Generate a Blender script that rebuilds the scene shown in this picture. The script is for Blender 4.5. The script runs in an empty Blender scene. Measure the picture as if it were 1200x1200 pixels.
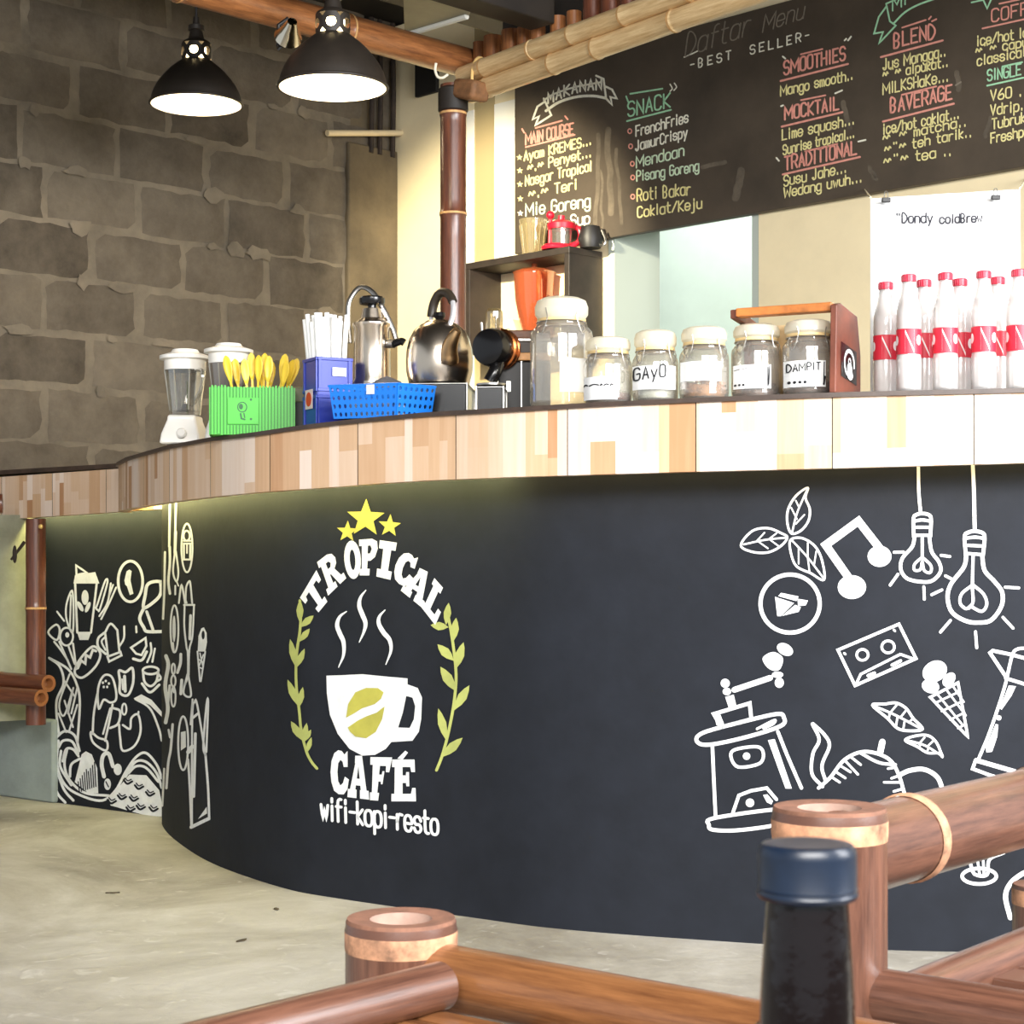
import bpy, bmesh, math, random
from mathutils import Vector, Matrix
from mathutils.geometry import tessellate_polygon
PI = math.pi
R = math.radians
sc = bpy.context.scene
C = sc.collection

# ------------------------------------------------------------------ camera, world, light, exposure
F, HZ, CX, CH = 2100.0, 660.0, 600.0, 0.80      # focal length in px, horizon row, centre column, eye height
cam_d = bpy.data.cameras.new('camera')
cam = bpy.data.objects.new('camera', cam_d)
C.objects.link(cam)
cam.location = (0, 0, CH)
cam.rotation_euler = (R(90), 0, 0)
cam_d.sensor_width = 36
cam_d.lens = F / 1200 * 36
cam_d.shift_y = (HZ - 600) / 1200
cam_d.clip_start = 0.05
cam_d.dof.use_dof = True
cam_d.dof.focus_distance = 4.2
cam_d.dof.aperture_fstop = 40
sc.camera = cam

sc.view_settings.view_transform = 'Standard'
sc.view_settings.look = 'None'
sc.view_settings.gamma = 1
sc.view_settings.use_curve_mapping = False
sc.view_settings.exposure = 0.0

w = bpy.data.worlds.new('sky')
sc.world = w
w.use_nodes = True
bg = w.node_tree.nodes['Background']
bg.inputs[0].default_value = (0.86, 0.93, 1.0, 1)
bg.inputs[1].default_value = 0.65

def area(name, loc, target, sx, sy, power, col=(1, 1, 1), spread=180):
    l = bpy.data.lights.new(name, 'AREA')
    l.shape = 'RECTANGLE'
    l.size, l.size_y, l.energy, l.color = sx, sy, power, col
    l.spread = R(spread)
    o = bpy.data.objects.new(name, l)
    C.objects.link(o)
    o.location = loc
    o.rotation_euler = (Vector(target) - Vector(loc)).to_track_quat('-Z', 'Y').to_euler()
    return o
# daylight through the open front of the cafe (right of and behind the viewer)
area('daylight_open_side', (2.7, 0.9, 1.9), (0.95, 3.9, 0.9), 2.2, 1.3, 208, (0.97, 0.98, 1.0), 150)
area('daylight_entrance', (0.3, -1.6, 2.7), (-0.5, 3.6, 0.1), 3.0, 1.2, 145, (1.0, 0.98, 0.95), 110)
# daylight in the kitchen behind the serving window
area('daylight_kitchen', (0.9, 7.6, 2.9), (1.1, 7.9, 1.4), 1.6, 0.5, 24, (1.0, 0.98, 0.93))

# ------------------------------------------------------------------ helpers
def P(px, py, D):
    return Vector(((px - CX) / F * D, D, CH + (HZ - py) / F * D))
def S(n, D):
    return n * D / F
def lin(c):
    out = []
    for v in c[:3]:
        v = v / 255.0
        out.append(v / 12.92 if v <= 0.04045 else ((v + 0.055) / 1.055) ** 2.4)
    return (out[0], out[1], out[2], 1.0)

def M(name, col, rough=0.5, metal=0.0, var=0.0, vscale=8.0, bump=0.0, bscale=40.0, coat=0.0, emit=0.0, spec=0.5, sub=0.0):
    m = bpy.data.materials.new(name)
    m.use_nodes = True
    nt = m.node_tree
    b = nt.nodes['Principled BSDF']
    b.inputs['Roughness'].default_value = rough
    b.inputs['Metallic'].default_value = metal
    b.inputs['Specular IOR Level'].default_value = spec
    b.inputs['Coat Weight'].default_value = coat
    b.inputs['Base Color'].default_value = lin(col)
    if emit:
        b.inputs['Emission Color'].default_value = lin(col)
        b.inputs['Emission Strength'].default_value = emit
    tc = nt.nodes.new('ShaderNodeTexCoord')
    if var:
        n = nt.nodes.new('ShaderNodeTexNoise')
        n.inputs['Scale'].default_value = vscale
        n.inputs['Detail'].default_value = 6
        n.inputs['Roughness'].default_value = 0.65
        nt.links.new(tc.outputs['Object'], n.inputs['Vector'])
        r = nt.nodes.new('ShaderNodeValToRGB')
        lo = tuple(max(0, v * (1 - var)) for v in col)
        hi = tuple(min(255, v * (1 + var)) for v in col)
        r.color_ramp.elements[0].position = 0.3
        r.color_ramp.elements[1].position = 0.7
        r.color_ramp.elements[0].color = lin(lo)
        r.color_ramp.elements[1].color = lin(hi)
        nt.links.new(n.outputs['Fac'], r.inputs['Fac'])
        nt.links.new(r.outputs['Color'], b.inputs['Base Color'])
    if bump:
        n2 = nt.nodes.new('ShaderNodeTexNoise')
        n2.inputs['Scale'].default_value = bscale
        n2.inputs['Detail'].default_value = 5
        nt.links.new(tc.outputs['Object'], n2.inputs['Vector'])
        bp = nt.nodes.new('ShaderNodeBump')
        bp.inputs['Strength'].default_value = bump
        bp.inputs['Distance'].default_value = 0.01
        nt.links.new(n2.outputs['Fac'], bp.inputs['Height'])
        nt.links.new(bp.outputs['Normal'], b.inputs['Normal'])
    return m

def glass(name, tint=(255, 255, 255), opaque=0.06, milk=0.0, milkcol=(240, 238, 230), rough=0.03):
    """thin clear wall: see-through, with edge reflections and a little haze in the body"""
    m = bpy.data.materials.new(name)
    m.use_nodes = True
    nt = m.node_tree
    nt.nodes.clear()
    out = nt.nodes.new('ShaderNodeOutputMaterial')
    tr = nt.nodes.new('ShaderNodeBsdfTransparent')
    tr.inputs[0].default_value = lin(tint)
    gl = nt.nodes.new('ShaderNodeBsdfGlossy')
    gl.inputs['Roughness'].default_value = rough
    lw = nt.nodes.new('ShaderNodeLayerWeight')
    lw.inputs['Blend'].default_value = 0.35
    mr = nt.nodes.new('ShaderNodeMapRange')
    mr.inputs['To Min'].default_value = opaque
    mr.inputs['To Max'].default_value = 0.75
    nt.links.new(lw.outputs['Facing'], mr.inputs['Value'])
    mx = nt.nodes.new('ShaderNodeMixShader')
    nt.links.new(mr.outputs[0], mx.inputs[0])
    nt.links.new(tr.outputs[0], mx.inputs[1])
    nt.links.new(gl.outputs[0], mx.inputs[2])
    last = mx
    if milk:
        df = nt.nodes.new('ShaderNodeBsdfDiffuse')
        df.inputs[0].default_value = lin(milkcol)
        tl = nt.nodes.new('ShaderNodeBsdfTranslucent')
        tl.inputs[0].default_value = lin(milkcol)
        m0 = nt.nodes.new('ShaderNodeMixShader')
        m0.inputs[0].default_value = 0.4
        nt.links.new(df.outputs[0], m0.inputs[1])
        nt.links.new(tl.outputs[0], m0.inputs[2])
        m2 = nt.nodes.new('ShaderNodeMixShader')
        m2.inputs[0].default_value = milk
        nt.links.new(mx.outputs[0], m2.inputs[1])
        nt.links.new(m0.outputs[0], m2.inputs[2])
        last = m2
    nt.links.new(last.outputs[0], out.inputs[0])
    return m

def bamboo_mat(name, c1, c2, rough=0.32, coat=0.35, pale=None):
    """culm skin: long streaks that run with the grain (UV: u around in turns, v along in metres)"""
    m = bpy.data.materials.new(name)
    m.use_nodes = True
    nt = m.node_tree
    b = nt.nodes['Principled BSDF']
    b.inputs['Roughness'].default_value = rough
    b.inputs['Coat Weight'].default_value = coat
    b.inputs['Coat Roughness'].default_value = 0.25
    uv = nt.nodes.new('ShaderNodeUVMap')
    mp = nt.nodes.new('ShaderNodeMapping')
    mp.inputs['Scale'].default_value = (14, 5, 1)
    nt.links.new(uv.outputs[0], mp.inputs[0])
    n = nt.nodes.new('ShaderNodeTexNoise')
    n.inputs['Scale'].default_value = 1.6
    n.inputs['Detail'].default_value = 7
    n.inputs['Roughness'].default_value = 0.7
    nt.links.new(mp.outputs[0], n.inputs['Vector'])
    r = nt.nodes.new('ShaderNodeValToRGB')
    r.color_ramp.elements[0].position = 0.3
    r.color_ramp.elements[1].position = 0.72
    r.color_ramp.elements[0].color = lin(c1)
    r.color_ramp.elements[1].color = lin(c2)
    nt.links.new(n.outputs['Fac'], r.inputs['Fac'])
    nt.links.new(r.outputs['Color'], b.inputs['Base Color'])
    mp2 = nt.nodes.new('ShaderNodeMapping')
    mp2.inputs['Scale'].default_value = (60, 6, 1)
    nt.links.new(uv.outputs[0], mp2.inputs[0])
    n2 = nt.nodes.new('ShaderNodeTexNoise')
    n2.inputs['Scale'].default_value = 2.0
    n2.inputs['Detail'].default_value = 3
    nt.links.new(mp2.outputs[0], n2.inputs['Vector'])
    bp = nt.nodes.new('ShaderNodeBump')
    bp.inputs['Strength'].default_value = 0.12
    bp.inputs['Distance'].default_value = 0.004
    nt.links.new(n2.outputs['Fac'], bp.inputs['Height'])
    nt.links.new(bp.outputs['Normal'], b.inputs['Normal'])
    return m

class MB:
    def __init__(self):
        self.v, self.f, self.m, self.uv, self.tone = [], [], [], [], []
    def add(self, vs, fs, mat=0, uvs=None, tone=0.5):
        b = len(self.v)
        self.v += [Vector(p) for p in vs]
        for i, f in enumerate(fs):
            self.f.append(tuple(b + k for k in f))
            self.m.append(mat)
            self.tone.append(tone)
            self.uv.append(uvs[i] if uvs else None)
        return self
    def box(self, c, s, mat=0, X=None, tone=0.5):
        c = Vector(c)
        vs = []
        for dx in (-.5, .5):
            for dy in (-.5, .5):
                for dz in (-.5, .5):
                    p = c + Vector((dx * s[0], dy * s[1], dz * s[2]))
                    vs.append(X @ p if X else p)
        return self.add(vs, [(0, 1, 3, 2), (4, 6, 7, 5), (0, 4, 5, 1), (2, 3, 7, 6), (0, 2, 6, 4), (1, 5, 7, 3)], mat, tone=tone)
    def hexa(self, lo, hi, mat=0):
        """box between a bottom quad and a top quad"""
        return self.add(list(lo) + list(hi), [(3, 2, 1, 0), (4, 5, 6, 7), (0, 1, 5, 4), (1, 2, 6, 5), (2, 3, 7, 6), (3, 0, 4, 7)], mat)
    def lathe(self, prof, seg=32, X=None, mat=0):
        """prof: list of (r, z) or (r, z, mat of the band that starts here)"""
        vs, rings, fs, ms = [], [], [], []
        for q in prof:
            if q[0] < 1e-6:
                vs.append(Vector((0, 0, q[1]))); rings.append([len(vs) - 1])
            else:
                i0 = len(vs)
                for k in range(seg):
                    a = 2 * PI * k / seg
                    vs.append(Vector((q[0] * math.cos(a), q[0] * math.sin(a), q[1])))
                rings.append(list(range(i0, i0 + seg)))
        for j in range(len(prof) - 1):
            A, B = rings[j], rings[j + 1]
            mm = prof[j][2] if len(prof[j]) > 2 else mat
            for k in range(seg):
                k2 = (k + 1) % seg
                if len(A) == 1 and len(B) == 1: continue
                if len(A) == 1: f = (A[0], B[k2], B[k])
                elif len(B) == 1: f = (A[k], A[k2], B[0])
                else: f = (A[k], A[k2], B[k2], B[k])
                fs.append(f); ms.append(mm)
        if X: vs = [X @ p for p in vs]
        b = len(self.v)
        self.v += vs
        for f, mm in zip(fs, ms):
            self.f.append(tuple(b + k for k in f)); self.m.append(mm); self.uv.append(None); self.tone.append(.5)
        return self
    def tube(self, path, rad, seg=14, mat=0, caps=True, u_off=0.0):
        path = [Vector(p) for p in path]
        n = len(path)
        rad = [rad] * n if not hasattr(rad, '__len__') else rad
        t0 = (path[1] - path[0]).normalized()
        up = Vector((0, 0, 1)) if abs(t0.z) < .9 else Vector((1, 0, 0))
        a = t0.cross(up).normalized()
        vs, L, acc = [], [], 0
        for i in range(n):
            if i == 0: t = t0
            elif i == n - 1: t = (path[-1] - path[-2]).normalized()
            else: t = ((path[i + 1] - path[i]).normalized() + (path[i] - path[i - 1]).normalized()).normalized()
            a = (a - t * a.dot(t)).normalized()
            bb = t.cross(a)
            if i: acc += (path[i] - path[i - 1]).length
            L.append(acc)
            for k in range(seg):
                an = 2 * PI * k / seg
                vs.append(path[i] + rad[i] * (a * math.cos(an) + bb * math.sin(an)))
        fs, uvs = [], []
        for i in range(n - 1):
            for k in range(seg):
                k2 = (k + 1) % seg
                fs.append((i * seg + k, i * seg + k2, (i + 1) * seg + k2, (i + 1) * seg + k))
                u0, u1 = k / seg + u_off, (k + 1) / seg + u_off
                uvs.append([(u0, L[i]), (u1, L[i]), (u1, L[i + 1]), (u0, L[i + 1])])
        if caps:
            fs.append(tuple(reversed(range(seg)))); uvs.append([(0, 0)] * seg)
            fs.append(tuple((n - 1) * seg + k for k in range(seg))); uvs.append([(0, 0)] * seg)
        return self.add(vs, fs, mat, uvs)
    def prism(self, poly, h, X=None, mat=0):
        n = len(poly)
        vs = [Vector((p[0], p[1], 0)) for p in poly] + [Vector((p[0], p[1], h)) for p in poly]
        if X: vs = [X @ p for p in vs]
        fs = [tuple(reversed(range(n))), tuple(range(n, 2 * n))]
        fs += [(i, (i + 1) % n, n + (i + 1) % n, n + i) for i in range(n)]
        return self.add(vs, fs, mat)
    def ball(self, c, r, seg=12, mat=0, X=None):
        rx, ry, rz = r if hasattr(r, '__len__') else (r, r, r)
        T = Matrix.Translation(Vector(c)) @ Matrix.Diagonal((rx, ry, rz, 1))
        if X: T = X @ T
        n = max(4, seg // 2)
        return self.lathe([(math.sin(PI * i / n) if 0 < i < n else 0, -math.cos(PI * i / n)) for i in range(n + 1)], seg, T, mat)
    def build(self, name, mats, parent=None, loc=None, smooth=True, angle=35, bevel=0, bseg=2):
        me = bpy.data.meshes.new(name)
        o_ = Vector(loc) if loc is not None else Vector((0, 0, 0))
        me.from_pydata([tuple(p - o_) for p in self.v], [], self.f)
        if not hasattr(mats, '__len__'): mats = [mats]
        for mm in mats: me.materials.append(mm)
        for p, k in zip(me.polygons, self.m): p.material_index = min(k, len(mats) - 1)
        if any(u is not None for u in self.uv):
            ul = me.uv_layers.new(name='UVMap')
            for p, u in zip(me.polygons, self.uv):
                if u is None: continue
                for li, c in zip(p.loop_indices, u): ul.data[li].uv = c
        at = me.attributes.new('tone', 'FLOAT', 'FACE')
        at.data.foreach_set('value', self.tone)
        me.validate()
        bm = bmesh.new(); bm.from_mesh(me)
        bmesh.ops.recalc_face_normals(bm, faces=bm.faces)
        bm.to_mesh(me); bm.free()
        if smooth:
            me.shade_smooth()
            me.set_sharp_from_angle(angle=R(angle))
        o = bpy.data.objects.new(name, me)
        C.objects.link(o)
        if loc is not None: o.location = o_
        if parent: o.parent = parent
        if bevel:
            md = o.modifiers.new('bevel', 'BEVEL')
            md.width = bevel; md.segments = bseg; md.limit_method = 'ANGLE'; md.angle_limit = R(50)
        return o

def tag(o, label, cat, group=None, kind=None):
    o['label'] = label; o['category'] = cat
    if group: o['group'] = group
    if kind: o['kind'] = kind
    return o
def struct(o, label, cat):
    return tag(o, label, cat, kind='structure')
def thing(name, label, cat, loc=(0, 0, 0), rz=0, group=None):
    o = bpy.data.objects.new(name, None)
    o.empty_display_size = .05
    C.objects.link(o)
    o.location = loc; o.rotation_euler = (0, 0, rz)
    return tag(o, label, cat, group)
def dup(root, loc, rot=None, label=None):
    r = root.copy(); C.objects.link(r); r.location = loc
    if rot is not None: r.rotation_euler = rot
    if label: r['label'] = label
    for ch in list(root.children):
        c = ch.copy(); C.objects.link(c); c.parent = r
        for g in ch.children:
            d = g.copy(); C.objects.link(d); d.parent = c
    return r

def catmull(pts, n=6, closed=False):
    pts = [Vector(p) for p in pts]
    if len(pts) < 3: return pts
    out = []
    N = len(pts)
    rng = N if closed else N - 1
    for i in range(rng):
        p1, p2 = pts[i], pts[(i + 1) % N]
        p0 = pts[(i - 1) % N] if closed or i > 0 else p1 * 2 - p2
        p3 = pts[(i + 2) % N] if closed or i + 2 < N else p2 * 2 - p1
        for k in range(n):
            t = k / n
            out.append(0.5 * ((2 * p1) + (p2 - p0) * t + (2 * p0 - 5 * p1 + 4 * p2 - p3) * t * t + (3 * p1 - p0 - 3 * p2 + p3) * t ** 3))
    if not closed: out.append(pts[-1])
    return out

def bamboo(mb, p0, p1, r, nodes=(), skin=0, ring=1, cut=2, hollow=True, seg=24, bulge=1.06, hole=.62):
    """a bamboo culm from p0 to p1 with raised nodes at given distances (m) and open cut ends"""
    p0, p1 = Vector(p0), Vector(p1)
    L = (p1 - p0).length
    d = (p1 - p0) / L
    st = [(0, r), (L, r)]
    for x in nodes:
        st += [(x - .012, r), (x - .004, r * bulge), (x, r * .985), (x + .004, r * bulge), (x + .014, r)]
    k = max(2, int(L / .12))
    for i in range(1, k): st.append((L * i / k, r))
    st = sorted(s for s in st if 0 <= s[0] <= L)
    ss = [st[0]]
    for s in st[1:]:
        if s[0] - ss[-1][0] > 1e-4: ss.append(s)
    uo = random.random() * 5
    mb.tube([p0 + d * s[0] for s in ss], [s[1] for s in ss], seg, skin, caps=not hollow, u_off=uo)
    for x in nodes:
        if 0 < x < L:
            mb.tube([p0 + d * (x - .0035), p0 + d * (x + .0035)], r * bulge * 1.012, seg, ring, caps=False)
    if hollow:
        X = d.to_track_quat('Z', 'Y').to_matrix().to_4x4()
        for e, s in ((p0, 1), (p1, -1)):
            T = Matrix.Translation(e) @ X @ Matrix.Diagonal((1, 1, s, 1))
            mb.lathe([(r, 0), (r * hole, .0), (r * hole * .96, .012), (r * hole * .9, .03), (0, .032)], seg, T, cut)

# ---- painting on a surface: strokes and fills laid on fn(u, v, lift) -> world point
def ribbon(mb, fn, pts, width, closed=False, lift=.0015, mat=0, smooth=False, step=5.0, n=6):
    pts = [Vector((p[0], p[1])) for p in pts]
    if smooth: pts = catmull(pts, n, closed)
    if closed: pts = pts + [pts[0]]
    q = [pts[0]]
    for a in pts[1:]:
        d = (a - q[-1]).length
        if d < 1e-6: continue
        k = max(1, int(d / step))
        b = q[-1]
        for i in range(1, k + 1): q.append(b + (a - b) * i / k)
    if len(q) < 2: return
    hw = width / 2
    L, Rr = [], []
    N = len(q)
    for i in range(N):
        if closed:
            t1 = q[(i + 1) % (N - 1)] - q[i % (N - 1)]; t0 = q[i % (N - 1)] - q[(i - 1) % (N - 1)]
        else:
            t1 = q[min(i + 1, N - 1)] - q[min(i, N - 2)]; t0 = q[max(i, 1)] - q[max(i - 1, 0)]
        t0 = t0.normalized(); t1 = t1.normalized()
        t = t0 + t1
        if t.length < .2: t = t1
        t.normalize()
        nn = Vector((-t.y, t.x))
        c = max(.55, nn.dot(Vector((-t1.y, t1.x))))
        L.append(q[i] + nn * hw / c); Rr.append(q[i] - nn * hw / c)
    vs, fs = [], []
    for i in range(N):
        vs += [fn(L[i].x, L[i].y, lift), fn(Rr[i].x, Rr[i].y, lift)]
    for i in range(N - 1):
        fs.append((2 * i, 2 * i + 1, 2 * i + 3, 2 * i + 2))
    if not closed:                                     # round ends
        for i, s in ((0, -1), (N - 1, 1)):
            t = (q[1] - q[0]).normalized() if i == 0 else (q[-1] - q[-2]).normalized()
            nn = Vector((-t.y, t.x))
            b = len(vs)
            arc = []
            for k in range(1, 4):
                an = PI * k / 4
                p = q[i] + nn * hw * math.cos(an) + t * s * hw * math.sin(an)
                arc.append(len(vs)); vs.append(fn(p.x, p.y, lift))
            fs.append((2 * i, *arc, 2 * i + 1))
    mb.add(vs, fs, mat)

def fill(mb, fn, loops, lift=.0015, mat=0, smooth=False, maxe=9.0):
    if not hasattr(loops[0][0], '__len__'): loops = [loops]
    LL = []
    for lp in loops:
        lp = [Vector((p[0], p[1])) for p in lp]
        if smooth: lp = catmull(lp, 6, True)
        LL.append(lp)
    flat = [p for lp in LL for p in lp]
    tris = tessellate_polygon([[Vector((p.x, p.y, 0)) for p in lp] for lp in LL])
    st = [[flat[i] for i in t] for t in tris]
    out = []
    while st:
        t = st.pop()
        e = [((t[(i + 1) % 3] - t[i]).length, i) for i in range(3)]
        m_, i = max(e)
        if m_ > maxe and len(out) + len(st) < 4000:
            mid = (t[i] + t[(i + 1) % 3]) / 2
            st += [[t[i], mid, t[(i + 2) % 3]], [mid, t[(i + 1) % 3], t[(i + 2) % 3]]]
        else: out.append(t)
    vs, fs = [], []
    for t in out:
        b = len(vs)
        vs += [fn(p.x, p.y, lift) for p in t]
        fs.append((b, b + 1, b + 2))
    mb.add(vs, fs, mat)
def ell(cx, cy, rx, ry=None, n=22, rot=0):
    ry = ry or rx
    c, s = math.cos(rot), math.sin(rot)
    return [(cx + rx * math.cos(2 * PI * k / n) * c - ry * math.sin(2 * PI * k / n) * s,
             cy + rx * math.cos(2 * PI * k / n) * s + ry * math.sin(2 * PI * k / n) * c) for k in range(n)]

# ---- a hand-drawn single-stroke alphabet (grid digits xy, baseline y = 2)
GL = {
 'A': '022842|1434', 'B': '02082837362505|2534332202', 'C': '4738180703123243', 'D': '02082846442202', 'E': '42020848|0535',
 'F': '020848|0535', 'G': '47381807031232434525', 'H': '0208|4248|0545', 'I': '1218', 'J': '383322120313', 'K': '0208|480542',
 'L': '080242', 'M': '0208346862', 'N': '02084248', 'O': '180703123243473818', 'P': '02083847463505', 'R': '02083847463505|2542',
 'S': '473818070615354443321203', 'T': '0848|2822', 'U': '080312324348', 'V': '082248', 'W': '0812365268', 'Y': '082548|2522',
 'a': '4642|4536160503123243', 'b': '0802|0516364543321203', 'c': '4536160503123243', 'd': '4842|4536160503123243',
 'e': '04444536160503123243', 'f': '38281712|0636', 'g': '4641301001|4536160503123243', 'h': '0802|0516364542', 'i': '1612|1817',
 'j': '26211000|2827', 'k': '0802|360432', 'l': '1812', 'm': '0602|05162522|25364542', 'n': '0602|0516364542', 'o': '160503123243453616',
 'p': '0600|0516364543321203', 'r': '0602|041636', 's': '45361605143443321203', 't': '18132232|0636', 'u': '0603123243|4642',
 'v': '062246', 'w': '0612253246', 'y': '0622|4610', 'q': '4640|4536160503123243', '0': '180703123243473818', '6': '38160403123243443504',
 '.': '1213', '/': '0248', '-': '0535', '~': '041625344655', '"': '1817|3837', ',': '1211', '2': '07183847460242', '7': '084822', ' ': ''}
GW = {'I': 2, 'M': 6, 'W': 6, 'i': 2, 'l': 2, '.': 2, 'f': 3, 't': 3, 'r': 3, 'j': 3, 'k': 3, '-': 3, ' ': 2.5, '~': 5, ',': 2, '"': 4}
ROUND = set('abcdeghmnopqrsuBCDGJOPRSU06fjt~')
def text(mb, fn, s, p0, p1, h, width, mat=0, lift=.0015, gap=1.6, lean=0.0, jitter=0.0, vdir=-1, step=5.0):
    """write s along p0->p1 (start and end of its baseline), cap height h, in the surface's own units"""
    tot = sum(GW.get(c, 4) + gap for c in s) - gap
    ux, uy = (p1[0] - p0[0]) / tot, (p1[1] - p0[1]) / tot
    x = 0.0
    for c in s:
        g = GL.get(c, '')
        jy = random.uniform(-jitter, jitter) * h
        for stk in g.split('|'):
            if not stk: continue
            pts = []
            for i in range(0, len(stk) - 1, 2):
                gx, gy = int(stk[i]), int(stk[i + 1]) - 2
                X = x + gx + lean * gy
                pts.append((p0[0] + ux * X, p0[1] + uy * X + vdir * (gy / 6.0 * h + jy)))
            sm = c in ROUND and len(pts) > 2
            ribbon(mb, fn, pts, width, False, lift, mat, sm, step, 3)
        x += GW.get(c, 4) + gap
random.seed(7)
# ------------------------------------------------------------------ materials of the setting
m_mortar = M('mortar', (116, 106, 90), .95, var=.16, vscale=5, bump=.5, bscale=35)
m_cream = M('cream paint', (248, 230, 188), .7, var=.03, vscale=3)
m_white = M('white paint', (240, 240, 232), .6)
m_mint = M('mint paint', (222, 243, 238), .7, var=.03, vscale=2)
m_dark = M('dark stained wood', (34, 28, 22), .6, var=.25, vscale=6)
m_plaster = M('rough grey plaster', (150, 150, 128), .9, var=.14, vscale=4, bump=.5, bscale=14)
m_ledge = M('painted concrete', (146, 156, 152), .8, var=.08, vscale=5, bump=.2, bscale=25)
m_soot = M('grey plaster strip', (98, 86, 66), .95, var=.18, vscale=3.5, bump=.5, bscale=12)
m_iron = M('rusty steel', (48, 38, 30), .8, var=.3, vscale=20)
m_sheet = M('roof sheet', (150, 146, 126), .6, var=.1, vscale=3)
m_roof = M('dark ceiling boards', (30, 25, 20), .8, var=.3, vscale=4)
m_pipe = M('ivory plastic pipe', (225, 205, 165), .5)

def block_mat():
    m = bpy.data.materials.new('concrete block')
    m.use_nodes = True
    nt = m.node_tree
    b = nt.nodes['Principled BSDF']
    b.inputs['Roughness'].default_value = .95
    b.inputs['Specular IOR Level'].default_value = .2
    at = nt.nodes.new('ShaderNodeAttribute'); at.attribute_name = 'tone'
    tc = nt.nodes.new('ShaderNodeTexCoord')
    n = nt.nodes.new('ShaderNodeTexNoise'); n.inputs['Scale'].default_value = 5.5; n.inputs['Detail'].default_value = 9; n.inputs['Roughness'].default_value = .7
    nt.links.new(tc.outputs['Object'], n.inputs['Vector'])
    ad = nt.nodes.new('ShaderNodeMath'); ad.operation = 'MULTIPLY_ADD'; ad.inputs[1].default_value = .45
    nt.links.new(at.outputs['Fac'], ad.inputs[0]); nt.links.new(n.outputs['Fac'], ad.inputs[2])
    r = nt.nodes.new('ShaderNodeValToRGB')
    e = r.color_ramp.elements
    e[0].position = .38; e[0].color = lin((64, 57, 48))
    e[1].position = 1.0; e[1].color = lin((118, 108, 93))
    nt.links.new(ad.outputs[0], r.inputs['Fac']); nt.links.new(r.outputs['Color'], b.inputs['Base Color'])
    n2 = nt.nodes.new('ShaderNodeTexNoise'); n2.inputs['Scale'].default_value = 60; n2.inputs['Detail'].default_value = 6
    nt.links.new(tc.outputs['Object'], n2.inputs['Vector'])
    bp = nt.nodes.new('ShaderNodeBump'); bp.inputs['Strength'].default_value = .5; bp.inputs['Distance'].default_value = .006
    nt.links.new(n2.outputs['Fac'], bp.inputs['Height']); nt.links.new(bp.outputs['Normal'], b.inputs['Normal'])
    return m
m_block = block_mat()

def floor_mat():
    m = bpy.data.materials.new('worn concrete')
    m.use_nodes = True
    nt = m.node_tree
    b = nt.nodes['Principled BSDF']
    b.inputs['Roughness'].default_value = .55
    tc = nt.nodes.new('ShaderNodeTexCoord')
    n = nt.nodes.new('ShaderNodeTexNoise'); n.inputs['Scale'].default_value = 1.5; n.inputs['Detail'].default_value = 10; n.inputs['Roughness'].default_value = .68
    n.inputs['Distortion'].default_value = .6
    nt.links.new(tc.outputs['Object'], n.inputs['Vector'])
    r = nt.nodes.new('ShaderNodeValToRGB')
    e = r.color_ramp.elements
    e[0].position = .32; e[0].color = lin((138, 130, 118))
    e[1].position = .66; e[1].color = lin((202, 197, 188))
    x = r.color_ramp.elements.new(.5); x.color = lin((176, 170, 158))
    nt.links.new(n.outputs['Fac'], r.inputs['Fac'])
    v = nt.nodes.new('ShaderNodeTexNoise'); v.inputs['Scale'].default_value = 14; v.inputs['Detail'].default_value = 5; v.inputs['Distortion'].default_value = 1.5
    nt.links.new(tc.outputs['Object'], v.inputs['Vector'])
    r2 = nt.nodes.new('ShaderNodeValToRGB')
    r2.color_ramp.elements[0].position = .62; r2.color_ramp.elements[0].color = (0, 0, 0, 1)
    r2.color_ramp.elements[1].position = .72; r2.color_ramp.elements[1].color = (.5, .5, .5, 1)
    nt.links.new(v.outputs['Fac'], r2.inputs['Fac'])
    mx = nt.nodes.new('ShaderNodeMix'); mx.data_type = 'RGBA'
    nt.links.new(r2.outputs['Color'], mx.inputs[0]); nt.links.new(r.outputs['Color'], mx.inputs[6])
    mx.inputs[7].default_value = lin((216, 212, 204))
    nt.links.new(mx.outputs[2], b.inputs['Base Color'])
    bp = nt.nodes.new('ShaderNodeBump'); bp.inputs['Strength'].default_value = .25; bp.inputs['Distance'].default_value = .01
    nt.links.new(v.outputs['Fac'], bp.inputs['Height']); nt.links.new(bp.outputs['Normal'], b.inputs['Normal'])
    return m
m_floor = floor_mat()

# ------------------------------------------------------------------ floor, ceiling
mb = MB(); mb.box((0.3, 3.2, -.05), (9.0, 13.0, .1))
struct(mb.build('floor', m_floor, smooth=False), 'worn grey concrete floor in front of the bar', 'floor')

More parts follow.
